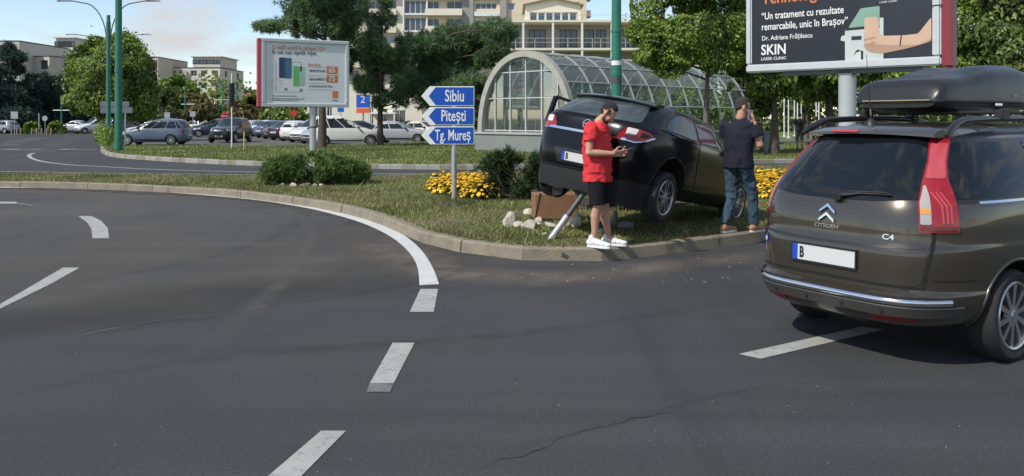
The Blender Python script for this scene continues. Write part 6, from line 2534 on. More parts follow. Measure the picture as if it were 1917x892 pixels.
# pines behind the phone billboard and the signs
for (u, Y, lst, n, tr, sd, lab, lean) in (
    (603, 42, [(575, 15, 46, 22), (620, -15, 60, 26), (565, 50, 44, 18), (530, 48, 36, 11), (610, 45, 46, 26), (640, 70, 32, 24), (600, 85, 40, 20), (560, -20, 40, 20), (655, 20, 34, 24), (505, 52, 22, 7), (600, -60, 60, 30)], 5600, .19, 41, "tall pine rising behind the phone billboard", (0.2, 0)),
    (712, 45, [(712, 30, 22, 40), (690, 85, 46, 26), (730, 90, 38, 24), (700, 125, 46, 24), (697, 155, 34, 20), (735, 150, 44, 26), (740, 192, 32, 16), (765, 190, 32, 22), (700, -20, 26, 30), (672, 125, 18, 18)], 6800, .15, 42, "slender pine between the billboard and the blue signs", (0, 0)),
    (820, 47, [(800, 85, 46, 24), (850, 75, 46, 26), (900, 70, 42, 24), (935, 60, 28, 16), (830, 115, 60, 22), (885, 110, 50, 24), (780, 130, 40, 22), (925, 95, 26, 18), (850, 145, 60, 20), (905, 140, 30, 18), (800, 165, 40, 20), (948, 72, 16, 12)], 7800, .20, 43, "wide dark pine behind the blue direction signs", (0, 0)),
    (878, 45.5, [(860, 170, 44, 24), (890, 185, 32, 28), (880, 215, 30, 20), (830, 195, 30, 20), (905, 165, 16, 18), (855, 230, 26, 12)], 4200, .17, 44, "low spreading pine between the signs and the glass vault", (0, 0))):
    b = B_(u, Y)
    tree(lab, b, px_blobs(b, Y, lst, .9), n, .3, m_needle, m_bark, tr, sd, needles=(.32, .026, 9), hole=.47, lo=.25, hsc=1.25, lean=lean, name="pine_tree")
# dark shrubs behind the glass vault
for (u, Y, lst, sd, lab) in (
    (955, 66, [(930, 225, 40, 26), (985, 215, 40, 30), (1030, 225, 40, 26)], 71, "dark shrub seen through the front of the glass vault"),
    (1110, 72, [(1080, 215, 44, 30), (1140, 210, 44, 34), (1190, 222, 40, 26)], 72, "dark shrub seen through the middle of the glass vault"),
    (1270, 74, [(1240, 205, 44, 40), (1300, 200, 44, 40), (1350, 210, 40, 36)], 73, "dark shrub seen through the far end of the glass vault")):
    b = B_(u, Y)
    tree(lab, b, px_blobs(b, Y, lst), 4500, .34, m_leaf_dark, m_bark, .12, sd, hole=.30, lo=.4, hsc=.7, cat="shrub", name="tall_shrub")
# trees on the lawn at the right
for (u, Y, lst, n, tr, sd, mat, lab) in (
    (1449, 34, [(1440, 150, 50, 24), (1410, 165, 34, 18), (1480, 150, 40, 22), (1450, 100, 60, 36), (1425, 195, 26, 18), (1390, 120, 24, 26)], 11000, .19, 51, m_leaf_dark, "sturdy dark trunked tree under the left end of the clinic billboard"),
    (1553, 37, [(1545, 150, 46, 24), (1590, 155, 42, 24), (1520, 165, 34, 16), (1560, 100, 70, 36), (1590, 185, 26, 14), (1620, 120, 40, 30)], 11000, .24, 52, m_leaf_dark, "thick trunked tree on the lawn left of the billboard post"),
    (1512, 44, [(1510, 180, 26, 10), (1520, 150, 34, 22), (1500, 160, 26, 14)], 5000, .08, 53, m_leaf_maple, "young thin tree with bright leaves between the two thick trunks"),
    (1800, 38, [(1800, 60, 60, 50), (1840, 20, 70, 60), (1870, 90, 60, 50), (1900, 40, 60, 60), (1800, 120, 60, 40), (1930, 120, 60, 50), (1820, -50, 70, 50), (1880, 150, 70, 40), (1780, 160, 50, 30)], 19000, .25, 54, m_leaf_dark, "large dense dark green tree right of the clinic billboard"),
    (1960, 33, [(1900, 60, 40, 40), (1950, 30, 70, 60), (1960, 110, 70, 50), (1895, 110, 36, 36), (1920, -20, 60, 40)], 12000, .22, 55, m_leaf_mid, "yellow green tree at the right edge above the roof box"),
    (1700, 46, [(1700, 140, 60, 40), (1660, 160, 50, 30), (1740, 160, 50, 30), (1700, 190, 60, 20), (1640, 185, 30, 18)], 9000, .2, 56, m_leaf_dark, "dark tree behind the billboard post and the roof box"),
    (1395, 52, [(1390, 140, 34, 30), (1405, 105, 34, 30), (1380, 175, 24, 16), (1400, 60, 30, 36)], 7000, .14, 57, m_leaf_mid, "green tree beyond the far end of the glass vault")):
    b = B_(u, Y)
    tree(lab, b, px_blobs(b, Y, lst), n, .23, mat, m_bark, tr, sd, hole=.40, lo=.45, hsc=.9)
# scene of small trees far behind the lawn: one mass that reads as a wood
far_pts = []
rg = np.random.default_rng(77)
bl = [(x, 96 + rg.uniform(-4, 4), rg.uniform(2, 4.5), rg.uniform(3, 5), 3, rg.uniform(2, 4)) for x in np.arange(16, 78, 4.5)]
pts, nor = blob_points(bl, 14000, rg, lo=.5, hole=.36, hsc=.5, seed=9)
o = link("woods", leaf_mesh("woods", pts, nor, .6, m_leaf_mid, rg))
tag(o, "band of far trees closing the lawn at the right", "trees", kind="stuff")
bl = [(x, 116 + rg.uniform(-4, 4), rg.uniform(1, 3.5), rg.uniform(3, 5), 3, rg.uniform(2, 4)) for x in np.arange(-120, -20, 4.5)]
pts, nor = blob_points(bl, 12000, rg, lo=.5, hole=.34, hsc=.5, seed=10)
o = link("woods", leaf_mesh("woods", pts, nor, .6, m_leaf_dark, rg))
tag(o, "shaded greenery along the foot of the left apartment blocks", "greenery", kind="stuff")

# lamp bollards on the far lawn
for i, u in enumerate((1476, 1487, 1493, 1500, 1528, 1533, 1557, 1585, 1468)):
    Y = 62 + (i * 7) % 13
    t = thing("lawn_post", "slim white post standing on the far lawn", "post", Vector((at_px(u, Y), Y, .13)), 0, "slim white posts on the far lawn")
    m = MB(); m.cyl((0, 0, 0), (0, 0, 3.0 + (i % 3) * .5), .05, .04, 8); m.build("shaft", m_white, t, smooth=40)
    m = MB(); m.box(-.09, .09, -.09, .09, 0, .12); m.build("foot", m_white, t)
# stone block bench at the right
t = thing("stone_bench", "grey concrete bench block with an opening behind the man in navy", "bench", B_(1421, 36.5), R_(4))
m = MB()
m.box(-.75, -.25, -.3, .3, 0, .95); m.box(.12, .62, -.3, .3, 0, .95); m.box(-.246, .116, -.28, .28, .62, .93)
m.build("block", m_concrete_dark, t, bevel=.02)
t = thing("stone_bench", "low long concrete bench between the two thick trunks", "bench", B_(1490, 39.5), R_(2))
m = MB(); m.box(-1.1, 1.1, -.25, .25, .34, .48); m.build("seat", m_concrete_dark, t, bevel=.02)
for s in (-.8, .8):
    m = MB(); m.box(s - .12, s + .12, -.2, .2, 0, .338); m.build("leg", m_concrete_dark, t)

# ------------------------------------------------------------------ junipers, flowers, rocks
m_jun = leafmat("juniper_sprays", (.065, .135, .040), .55, .35, .35, 1.6, warm=(.15, .23, .055))
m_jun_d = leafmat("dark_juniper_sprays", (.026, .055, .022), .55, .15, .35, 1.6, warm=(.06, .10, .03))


def juniper(label, base, blobs, n, mat, seed, L=.11, w=.010, hole=.34):
    rg = np.random.default_rng(seed)
    rr = random.Random(seed)
    t = thing("juniper_bush", label, "bush", base)
    pts, nor = blob_points(blobs, n, rg, lo=.4, hole=hole, hsc=3.2, seed=seed)
    k = pts[:, 2] > -.02
    link("foliage", needle_mesh("foliage", pts[k], nor[k] + np.array([0, 0, .15]), L, w, 10, mat, rg, up=.05), t)
    m = MB()
    for b in blobs:
        limb(m, (b[0] * .3, b[1] * .3, .02), (b[0], b[1], b[2]), .035, .012, rr, .1, 4)
        for q in range(4):
            d = Vector((rr.gauss(0, 1), rr.gauss(0, 1), rr.gauss(0, .5))).normalized()
            limb(m, (b[0] * .6, b[1] * .6, b[2] * .7), (b[0] + d.x * b[3] * .8, b[1] + d.y * b[4] * .8, max(.03, b[2] + d.z * b[5] * .7)), .014, .005, rr, .1, 3)
    m.build("stem", m_bark, t, smooth=60)
    return t


Yj = (CAMH - ISL_Z) * FPX / (349 - V0)
jb = Vector((at_px(592, Yj + .5), Yj + .5, ISL_Z))
jbl = []
_jr = random.Random(2)
for u, v, ru, rv in [(520, 325, 26, 16), (545, 310, 34, 14), (590, 305, 40, 13), (635, 312, 34, 14), (665, 325, 26, 15), (630, 332, 36, 15), (560, 328, 30, 14), (505, 337, 15, 9), (650, 340, 30, 9), (600, 318, 40, 16)]:
    s = Yj / FPX
    jbl.append((at_px(u, Yj) - at_px(592, Yj), random.uniform(-.3, .35), CAMH - (v - V0) * s - ISL_Z, ru * s * 1.08, .42, rv * s * 1.12))
juniper("wide green juniper edged with white stones at the left of the island", jb, jbl, 4200, m_jun, 61)
jb2 = G(948, 382, ISL_Z) + Vector((0.1, .75, 0))
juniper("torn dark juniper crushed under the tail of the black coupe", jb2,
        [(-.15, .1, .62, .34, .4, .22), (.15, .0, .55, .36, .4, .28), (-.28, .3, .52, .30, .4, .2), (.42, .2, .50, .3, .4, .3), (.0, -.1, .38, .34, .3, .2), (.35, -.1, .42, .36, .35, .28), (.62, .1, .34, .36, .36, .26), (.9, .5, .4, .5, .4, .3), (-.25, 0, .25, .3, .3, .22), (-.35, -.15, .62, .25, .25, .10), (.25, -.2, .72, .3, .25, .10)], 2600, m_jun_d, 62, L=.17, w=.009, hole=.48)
jm = MB()
rr = random.Random(3)
# clod of earth and roots torn up under the juniper
def clod(name, label, base, rx, ry, rz, mat, seed, cat="soil", sub=3, amp=.28, sc=2.4, kind=None):
    bm = bmesh.new()
    bmesh.ops.create_icosphere(bm, subdivisions=sub, radius=1)
    o3 = Vector((seed * 3.7, seed * 1.3, 0))
    for v in bm.verts:
        k = 1 + amp * (noise.noise(v.co * sc + o3) + .5 * noise.noise(v.co * sc * 2.3 + o3))
        v.co = Vector((v.co.x * rx * k, v.co.y * ry * k, v.co.z * rz * k))
    me = bpy.data.meshes.new(name)
    bm.to_mesh(me); bm.free()
    me.materials.append(mat)
    me.shade_smooth()
    o = link(name, me)
    o.location = base
    if label:
        tag(o, label, cat)
    if kind:
        tag(o, kind=kind)
    return o


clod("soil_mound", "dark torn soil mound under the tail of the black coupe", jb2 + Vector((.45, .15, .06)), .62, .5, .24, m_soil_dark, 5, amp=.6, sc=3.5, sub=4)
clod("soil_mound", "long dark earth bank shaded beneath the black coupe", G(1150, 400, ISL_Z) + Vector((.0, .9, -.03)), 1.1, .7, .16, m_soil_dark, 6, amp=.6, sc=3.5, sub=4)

# yellow marigolds: plants as individual cushions of leaves and blooms
m_mleaf = leafmat("marigold_leaves", (.045, .10, .02), .5, .25, .3, 2, warm=(.08, .13, .03))
m_bloom = M("marigold_petals", (.72, .42, .012), .7, island=.28)


def marigold(seed, nb=38):
    rg = np.random.default_rng(seed)
    R = .15
    d = rg.normal(0, 1, (170, 3)); d /= np.linalg.norm(d, axis=1)[:, None]; d[:, 2] = np.abs(d[:, 2])
    pts = d * R * rg.uniform(.3, 1, (170, 1)) * np.array([1, 1, 1.25])
    leaf = leaf_mesh("leaves", pts, d, .055, m_mleaf, rg, asp=.45)
    m = MB()
    for i in range(nb):
        q = rg.normal(0, 1, 3); q /= np.linalg.norm(q); q[2] = abs(q[2]) * .9 + .15
        c = Vector(q * R * np.array([1.05, 1.05, 1.35]) * rg.uniform(.85, 1.1))
        r = rg.uniform(.020, .034)
        X = Matrix.Translation(c) @ rot_from((q[0] * .6, q[1] * .6 - .15, q[2] + .3))
        n = 7
        top = [(r * (1 if j % 2 == 0 else .82) * math.cos(2 * math.pi * j / (2 * n)), r * (1 if j % 2 == 0 else .82) * math.sin(2 * math.pi * j / (2 * n)), .004) for j in range(2 * n)]
        m.add(top + [(0, 0, .014), (0, 0, -.012)], [(j, (j + 1) % (2 * n), 2 * n) for j in range(2 * n)] + [((j + 1) % (2 * n), j, 2 * n + 1) for j in range(2 * n)], X)
    bl = m.mesh("blooms", m_bloom)
    return leaf, bl


protos = [marigold(s) for s in (1, 2, 3, 4)]


def plant_bed(poly_px, n, group, label, seed):
    rr = random.Random(seed)
    poly = [tuple(G(*p, ISL_Z))[:2] for p in poly_px]
    xs = [p[0] for p in poly]; ys = [p[1] for p in poly]
    placed = []
    tries = 0
    while len(placed) < n and tries < 9000:
        tries += 1
        x, y = rr.uniform(min(xs), max(xs)), rr.uniform(min(ys), max(ys))
        if not in_poly_np(np.array([x]), np.array([y]), poly)[0]:
            continue
        if any((x - a) ** 2 + (y - b_) ** 2 < .165 ** 2 for a, b_ in placed):
            continue
        placed.append((x, y))
        t = thing("marigold_plant", label, "flowers", (x, y, ISL_Z + .01), rr.uniform(0, 6.28), group)
        s = rr.uniform(.95, 1.45)
        t.scale = (s, s, s * rr.uniform(.9, 1.25))
        le, bl = protos[rr.randrange(4)]
        link("leaves", le, t); link("blooms", bl, t)


plant_bed([(808, 362), (860, 372), (905, 377), (940, 372), (952, 358), (955, 349), (930, 346), (860, 344), (812, 352)], 92, "yellow marigolds beside the direction sign", "cushion of yellow marigolds in the bed beside the direction sign", 5)
plant_bed([(1408, 370), (1440, 376), (1500, 372), (1560, 360), (1560, 344), (1480, 338), (1415, 342)], 90, "yellow marigolds behind the man in navy", "cushion of yellow marigolds in the bed behind the man in navy", 6)


def rock(label, base, s, seed, mat, rz=0., group=None):
    bm = bmesh.new()
    bmesh.ops.create_icosphere(bm, subdivisions=2, radius=1)
    rr = random.Random(seed)
    planes = [(Vector((rr.gauss(0, 1), rr.gauss(0, 1), rr.gauss(0, 1))).normalized(), rr.uniform(.5, .85)) for _ in range(9)]
    for v in bm.verts:
        for n, d in planes:
            k = v.co.dot(n)
            if k > d:
                v.co -= n * (k - d)
        v.co = Vector((v.co.x * s[0], v.co.y * s[1], v.co.z * s[2]))
    me = bpy.data.meshes.new("rock")
    bm.to_mesh(me); bm.free()
    me.materials.append(mat)
    me.shade_smooth(); me.set_sharp_from_angle(angle=R_(22))
    o = link("rock", me)
    o.location = base + Vector((0, 0, s[2] * .45))
    o.rotation_euler = (rr.uniform(-.3, .3), rr.uniform(-.3, .3), rz or rr.uniform(0, 6))
    tag(o, label, "rock", group)
    return o


for i, (u, v, a, b_, c_, lab) in enumerate([
    (954, 426, .085, .08, .14, "upright white rock leftmost of the row under the coupe"),
    (975, 428, .12, .08, .07, "flat pale rock next to the upright white one"),
    (992, 432, .11, .09, .09, "lower pale rock in the middle of the row under the coupe"),
    (1000, 424, .14, .08, .07, "long pale slab rock left of the brown board"),
    (1010, 419, .10, .08, .06, "small pale rock touching the left foot of the brown board"),
    (990, 404, .10, .08, .08, "grey white rock behind the row at the torn juniper"),
    (1032, 427, .15, .07, .05, "thin pale slab lying left of the fallen pole"),
    (1056, 432, .08, .08, .10, "pale rock just behind the fallen pole"),
    (1080, 428, .075, .06, .13, "upright yellowish rock between pole and red shirted man"),
    (1063, 420, .07, .06, .08, "small grey white rock above the middle of the fallen pole"),
    (1125, 440, .06, .06, .07, "pale rock showing between the ankles of the red shirted man"),
    (1018, 442, .05, .05, .03, "small flat stone at the foot of the fallen pole")]):
    rock(lab, G(u, v, ISL_Z), (a * 1.3, b_ * 1.2, c_ * 1.2), 100 + i, m_rock)
rock("long grey rock slab at the right of the white shoes", G(1172, 430, ISL_Z), (.17, .10, .08), 140, m_rock_grey, .1)
rock("tilted grey stone against the red shirted man's shins", G(1150, 424, ISL_Z), (.06, .07, .16), 141, m_rock_grey)
for i, (u, v, a, c_, lab) in enumerate([
    (512, 346, .07, .10, "upright white stone at the left end of the big juniper"),
    (527, 349, .09, .05, "small grey stone beside the upright one at the juniper"),
    (549, 350, .15, .07, "flat white stone at the foot of the big juniper"),
    (570, 349.5, .16, .07, "long white stone in the middle of the juniper edging"),
    (590, 350, .10, .06, "grey white stone right of the long one at the juniper"),
    (603, 350, .10, .05, "rightmost small stone of the big juniper edging")]):
    rock(lab, G(u, v, ISL_Z), (a, .09, c_), 160 + i, m_rock)

# brown board propped under the tail, broken pole, leaves
m_board = M("brown_fibre_board", (.235, .12, .06), .75, var=.12, vscale=5, bump=.2, bscale=30)
bx_ = thing("brown_box", "brown cardboard coloured box crushed under the tail of the coupe", "box", G(1035, 420, ISL_Z) + Vector((0.02, .22, 0)), R_(6))
m = MB(); m.box(-.30, .34, -.15, .25, .06, .43); m.build("box_body", m_board, bx_, bevel=.012)
m = MB(); m.box(-.305, .345, -.157, .257, -.05, .058); m.build("dark_base", m_ink, bx_)
m = MB(); m.add([(-.30, -.152, .08), (-.285, -.154, .08), (-.20, -.154, .44), (-.225, -.152, .44)], [(0, 1, 2, 3)]); m.build("split", m_dark, bx_)
pl0, pl1 = G(1028, 452, ISL_Z), P(1090, 366, 10.05)
m = MB()
d = pl1 - pl0
m.tube([pl0 - d * .02, pl0 + d * .55], [.043, .043], 14)
o = m.build("fallen_pole", m_galv, None, smooth=40)
m = MB(); m.tube([pl0 + d * .551, pl1 + d * .3], [.035, .035], 12)
tag(o, "broken galvanised pole leaning from the kerb up under the coupe", "pole")
m.build("pole_stub", M("grimy_pole", (.09, .095, .10), .5, .3), o, smooth=40)
for i, (u, v, s) in enumerate([(1045, 466, .05), (1275, 447, .05), (1280, 449, .035), (1052, 463, .03), (905, 460, .02), (1165, 462, .02)]):
    p = G(u, v, .15)
    m = MB()
    m.add([(-s, 0, .004), (0, -s * .6, .012), (s, 0, .006), (0, s * .6, .018)], [(0, 1, 2), (0, 2, 3)])
    o = m.build("fallen_leaf", M("orange_leaf_%d" % i, (.55, .24, .02), .6), None)
    o.location = p; o.rotation_euler = (0, 0, i * 1.3)
    tag(o, ["orange leaf cluster on the kerb left of the white shoes", "orange leaf on the kerb left of the tan shoes", "smaller orange leaf beside the one near the tan shoes", "small orange leaf next to the leaf cluster by the white shoes", "tiny orange leaf near the bend of the kerb", "tiny orange leaf by the toe of the white shoes"][i], "leaf")
# grass tuft sprouting by the coupe's wheel
rg = np.random.default_rng(5)
m = MB()
for i in range(16):
    a = rg.uniform(0, 6.28); L = rg.uniform(.18, .38); e = rg.uniform(.25, .9)
    dx, dy = math.cos(a), math.sin(a)
    w_ = .008
    m.add([(-dy * w_, dx * w_, 0), (dy * w_, -dx * w_, 0), (dx * L * .5 * e + dy * w_, dy * L * .5 * e - dx * w_, L * .55), (dx * L * .5 * e - dy * w_, dy * L * .5 * e + dx * w_, L * .55), (dx * L * e * 1.2, dy * L * e * 1.2, L * .55)], [(0, 1, 2, 3), (3, 2, 4)])
o = m.build("grass_tuft", leafmat("tuft_blades", (.16, .24, .07), .3, .3))
o.location = G(1258, 412, ISL_Z)
tag(o, "tuft of long grass blades beside the coupe's hanging wheel", "grass tuft")
# planters at far left
for u, lab in ((60, "small yellow green shrub behind the far bollards"), (106, "round green shrub left of the pale green slim mast")):
    b = B_(u, 84, 0)
    rg = np.random.default_rng(int(u))
    pts, nor = blob_points([(0, 0, .7, .8, .6, .6)], 500, rg, seed=3)
    o = link("shrub", leaf_mesh("shrub", pts, nor, .3, m_leaf_maple, rg)); o.location = b
    tag(o, lab, "shrub")
# hedge plants round the left pole's foot
b = B_(203, 43)
rg = np.random.default_rng(31)
pts, nor = blob_points([(0, 0, .4, .35, .5, .45), (-.9, 1.5, .5, .35, .6, .5), (-2.0, 3.5, .6, .35, .8, .6), (-3.3, 6, .7, .4, .9, .7)], 2000, rg, seed=8, hsc=2)
o = link("hedge", leaf_mesh("hedge", pts, nor, .12, m_leaf_maple, rg)); o.location = b
tag(o, "loose green hedge at the foot of the left green pole", "hedge")
# ------------------------------------------------------------------ people
def ball(m, c, r, n=10):
    """ellipsoid, r a number or triple"""
    r = (r, r, r) if not hasattr(r, '__len__') else r
    rows = []
    for i in range(n + 1):
        t = math.pi * i / n
        rows.append([(c[0] + r[0] * math.sin(t) * math.cos(2 * math.pi * j / (2 * n)), c[1] + r[1] * math.sin(t) * math.sin(2 * math.pi * j / (2 * n)), c[2] - r[2] * math.cos(t)) for j in range(2 * n)])
    m.grid(rows, closed=True)
    k = 2 * n
    m.f += []


def capsule(m, p0, p1, r0, r1, n=12):
    p0, p1 = Vector(p0), Vector(p1)
    d = (p1 - p0)
    L = d.length
    u = d.normalized() if L > 1e-6 else Vector((0, 0, 1))
    pts, rad = [], []
    for i in range(5):
        a = math.pi / 2 * (1 - i / 4)
        pts.append(p0 - u * r0 * math.sin(a)); rad.append(max(.0008, r0 * math.cos(a)))
    for i in range(1, 5):
        a = math.pi / 2 * i / 4
        pts.append(p1 + u * r1 * math.sin(a)); rad.append(max(.0008, r1 * math.cos(a)))
    m.tube(pts, rad, n)


def chain(m, pts, rad, n=12):
    for a, b, ra, rb in zip(pts, pts[1:], rad, rad[1:]):
        capsule(m, a, b, ra, rb, n)


def remesh(m, name, mat, parent, voxel=.008, smooth=6, folds=0., fscale=9., fdir=(1, 1, .45), tri=None, seed=0):
    me = m.mesh("raw", None)
    o = link("tmp_raw", me)
    md = o.modifiers.new("r", 'REMESH')
    md.mode = 'VOXEL'
    md.voxel_size = voxel
    ms = o.modifiers.new("s", 'SMOOTH')
    ms.iterations = smooth
    ms.factor = .5
    dg = bpy.context.evaluated_depsgraph_get()
    out = bpy.data.meshes.new_from_object(o.evaluated_get(dg))
    bpy.data.objects.remove(o)
    out.name = name
    if folds:
        n = len(out.vertices)
        co = np.zeros(n * 3, np.float32); out.vertices.foreach_get("co", co); co = co.reshape(-1, 3)
        no = np.zeros(n * 3, np.float32); out.vertices.foreach_get("normal", no); no = no.reshape(-1, 3)
        q = co * np.array(fdir)
        a = vnoise(q + 40, fscale, 3 + seed) - .5
        b = vnoise(q + 40, fscale * 2.3, 5 + seed) - .5
        rid = np.abs(a) * -2 + .35
        co += no * ((a + .5 * b + .7 * rid) * folds)[:, None]
        out.vertices.foreach_set("co", co.ravel())
    out.materials.clear()
    out.materials.append(mat)
    out.shade_smooth()
    return link(name, out, parent)


def lerp(a, b, t):
    return tuple(Vector(a).lerp(Vector(b), t))


def head(m, c, fwd, up, side, s=1.):
    """head round the centre c with face towards fwd"""
    c, f, u, sd = Vector(c), Vector(fwd), Vector(up), Vector(side)
    X = Matrix(((f.x, sd.x, u.x, c.x), (f.y, sd.y, u.y, c.y), (f.z, sd.z, u.z, c.z), (0, 0, 0, 1)))

    def bl(p, r, n=10):
        t = MB(); ball(t, (0, 0, 0), r, n)
        m.add(t.v, t.f, X @ Matrix.Translation(p))
    bl((-.012 * s, 0, .030 * s), (.096 * s, .076 * s, .088 * s), 12)       # skull
    bl((.022 * s, 0, -.035 * s), (.066 * s, .060 * s, .075 * s))           # face
    bl((.050 * s, 0, -.090 * s), (.030 * s, .034 * s, .024 * s))           # chin
    bl((.010 * s, 0, -.075 * s), (.055 * s, .054 * s, .035 * s))           # jaw
    bl((.094 * s, 0, -.028 * s), (.016 * s, .015 * s, .018 * s))           # nose tip
    bl((.083 * s, 0, -.005 * s), (.015 * s, .011 * s, .026 * s))           # bridge
    bl((.070 * s, 0, .018 * s), (.020 * s, .050 * s, .012 * s))            # brow
    bl((.078 * s, 0, -.060 * s), (.014 * s, .026 * s, .008 * s))           # lips
    for q in (-1, 1):
        bl((-.008 * s, q * .076 * s, -.012 * s), (.020 * s, .010 * s, .032 * s))   # ears
        bl((.055 * s, q * .036 * s, -.030 * s), (.026 * s, .022 * s, .024 * s))    # cheeks
    return X


def eyes(X, parent, s=1.):
    w, d = MB(), MB()
    for q in (-1, 1):
        t = MB(); ball(t, (0, 0, 0), .0085 * s, 8); w.add(t.v, t.f, X @ Matrix.Translation((.068 * s, q * .030 * s, .002 * s)))
        t = MB(); ball(t, (0, 0, 0), .0066 * s, 8); d.add(t.v, t.f, X @ Matrix.Translation((.0725 * s, q * .030 * s, .002 * s)))
    w.build("eyes", m_white, parent, smooth=60)
    d.build("pupils", m_ink, parent, smooth=60)


def hair_cap(X, parent, mat, s=1., beard=False, name="hair", top=.0, bm=None):
    m = MB()

    def bl(p, r, n=10):
        t = MB(); ball(t, (0, 0, 0), r, n)
        m.add(t.v, t.f, X @ Matrix.Translation(p))
    bl((-.026 * s, 0, .044 * s), (.090 * s, .077 * s, .084 * s), 12)
    bl((-.048 * s, 0, .002 * s), (.058 * s, .070 * s, .062 * s))
    bl((.022 * s, 0, .092 * s), (.048 * s, .056 * s, .034 * s + top))
    bl((-.01 * s, 0, .10 * s), (.075 * s, .066 * s, .040 * s + top))
    for q in (-1, 1):
        bl((.010 * s, q * .068 * s, .030 * s), (.026 * s, .012 * s, .038 * s))
    h = remesh(m, name, mat, parent, .006, 3, folds=.006, fscale=70, fdir=(1, 1, 1))
    if beard:
        m = MB()
        bl((.030 * s, 0, -.084 * s), (.053 * s, .055 * s, .034 * s))
        bl((.056 * s, 0, -.094 * s), (.028 * s, .034 * s, .026 * s))
        for q in (-1, 1):
            bl((.014 * s, q * .056 * s, -.068 * s), (.026 * s, .010 * s, .030 * s))
        bl((.083 * s, 0, -.047 * s), (.012 * s, .028 * s, .007 * s))
        remesh(m, "beard", bm or mat, parent, .006, 3, folds=.004, fscale=80, fdir=(1, 1, 1))


def hand(m, wrist, d, palm_n, thumb_dir, curl=.5, s=1., hold=None):
    """palm and five fingers; d along the hand, palm_n out of the palm, thumb_dir sideways"""
    w, d, pn = Vector(wrist), Vector(d).normalized(), Vector(palm_n)
    pn = (pn - d * pn.dot(d)).normalized()
    td = Vector(thumb_dir)
    td = (td - d * td.dot(d) - pn * td.dot(pn)).normalized()
    for k in range(4):
        a = w + td * (.028 - .019 * k) * s
        b = a + d * .085 * s + td * (.004 - .002 * k) * s
        capsule(m, a, b, .014 * s, .0115 * s, 8)
        L = (.036, .042, .038, .029)[k] * s
        p = b
        ang = 0
        for j in range(3):
            ang += curl * (.55 + .12 * k) * (.7 if j == 0 else 1)
            q = p + (d * math.cos(ang) + pn * math.sin(ang)) * L * (1 - .2 * j)
            capsule(m, p, q, (.0098 - .001 * j) * s, (.0090 - .001 * j) * s, 8)
            p = q
    a = w + d * .022 * s + td * .030 * s
    b = a + (d * .55 + td * .75 + pn * .25).normalized() * .042 * s
    c = b + (d * .85 + td * .15 + pn * .55 * (1 if curl > .3 else .3)).normalized() * .036 * s
    e = c + (d * .9 - td * .15 + pn * .5 * (1 if curl > .3 else .3)).normalized() * .028 * s
    chain(m, [a, b, c, e], [.016 * s, .0125 * s, .0108 * s, .009 * s], 8)


def shoe(parent, heel, toe, mat, sole_mat, h=.085, name="shoe", ankle=True, w=.047):
    heel, toe = Vector(heel), Vector(toe)
    d = (toe - heel); L = d.length; d.normalize()
    sd = Vector((-d.y, d.x, 0)).normalized()
    m = MB()
    upz = Vector((0, 0, 1))
    for t, r, zz in ((.13, .042, .048), (.30, .045, .055), (.5, .046, .046), (.7, .047, .038), (.86, .040, .032)):
        tt = MB(); ball(tt, (0, 0, 0), (L * .19, r, zz * .95), 8)
        X = Matrix(((d.x, sd.x, 0, 0), (d.y, sd.y, 0, 0), (d.z, sd.z, 1, 0), (0, 0, 0, 1)))
        m.add(tt.v, tt.f, Matrix.Translation(heel + d * L * t + upz * (zz + .012)) @ X)
    capsule(m, heel + d * L * .17 + upz * .05, heel + d * L * .20 + upz * (h + .01), .043, .045)
    s_ = remesh(m, name, mat, parent, .006, 4)
    sm = MB()
    out = []
    for i in range(24):
        a = 2 * math.pi * i / 24
        ww = w * (1.02 if math.cos(a) > 0 else .86)
        out.append((heel + d * (L * .5 + L * .53 * math.copysign(abs(math.cos(a)) ** .8, math.cos(a))) + sd * ww * math.copysign(abs(math.sin(a)) ** .75, math.sin(a))))
    n = len(out)
    vs = [tuple(p + upz * 0) for p in out] + [tuple(p + upz * .030) for p in out]
    sm.add(vs, [tuple(range(n - 1, -1, -1)), tuple(range(n, 2 * n))] + [(i, (i + 1) % n, n + (i + 1) % n, n + i) for i in range(n)])
    sm.build("sole", sole_mat, s_, bevel=.006, smooth=40)
    return s_


m_skin = M("skin", (.50, .27, .18), .5, var=.06, vscale=14, spec=.35)
m_skin2 = M("tanned_skin", (.46, .25, .165), .5, var=.06, vscale=14, spec=.35)
m_hair = M("dark_hair", (.022, .017, .014), .65, var=.5, vscale=60, bump=.8, bscale=150)
m_beard = M("short_beard", (.060, .036, .026), .75, var=.4, vscale=80)
m_hair2 = M("brown_hair", (.045, .034, .026), .65, var=.5, vscale=60, bump=.8, bscale=150)
m_redshirt = M("red_cotton", (.62, .042, .048), .85, var=.06, vscale=9, spec=.2)
m_shorts = M("black_shorts", (.010, .010, .012), .85, var=.15, vscale=8, spec=.2)
m_navy = M("navy_cotton", (.016, .017, .028), .85, var=.1, vscale=8, spec=.2)
m_jeans = M("blue_denim", (.045, .075, .105), .85, var=.28, vscale=7, spec=.2, bump=.1, bscale=200)
m_shoe_w = M("white_trainers", (.70, .71, .72), .6, var=.05, vscale=15)
m_shoe_t = M("tan_suede", (.36, .185, .095), .8, var=.12, vscale=15)
m_sole = M("pale_sole", (.60, .57, .50), .7)
m_phone = M("phone_case", (.05, .05, .055), .3)
m_phone_s = M("phone_silver", (.6, .6, .62), .25, .5)


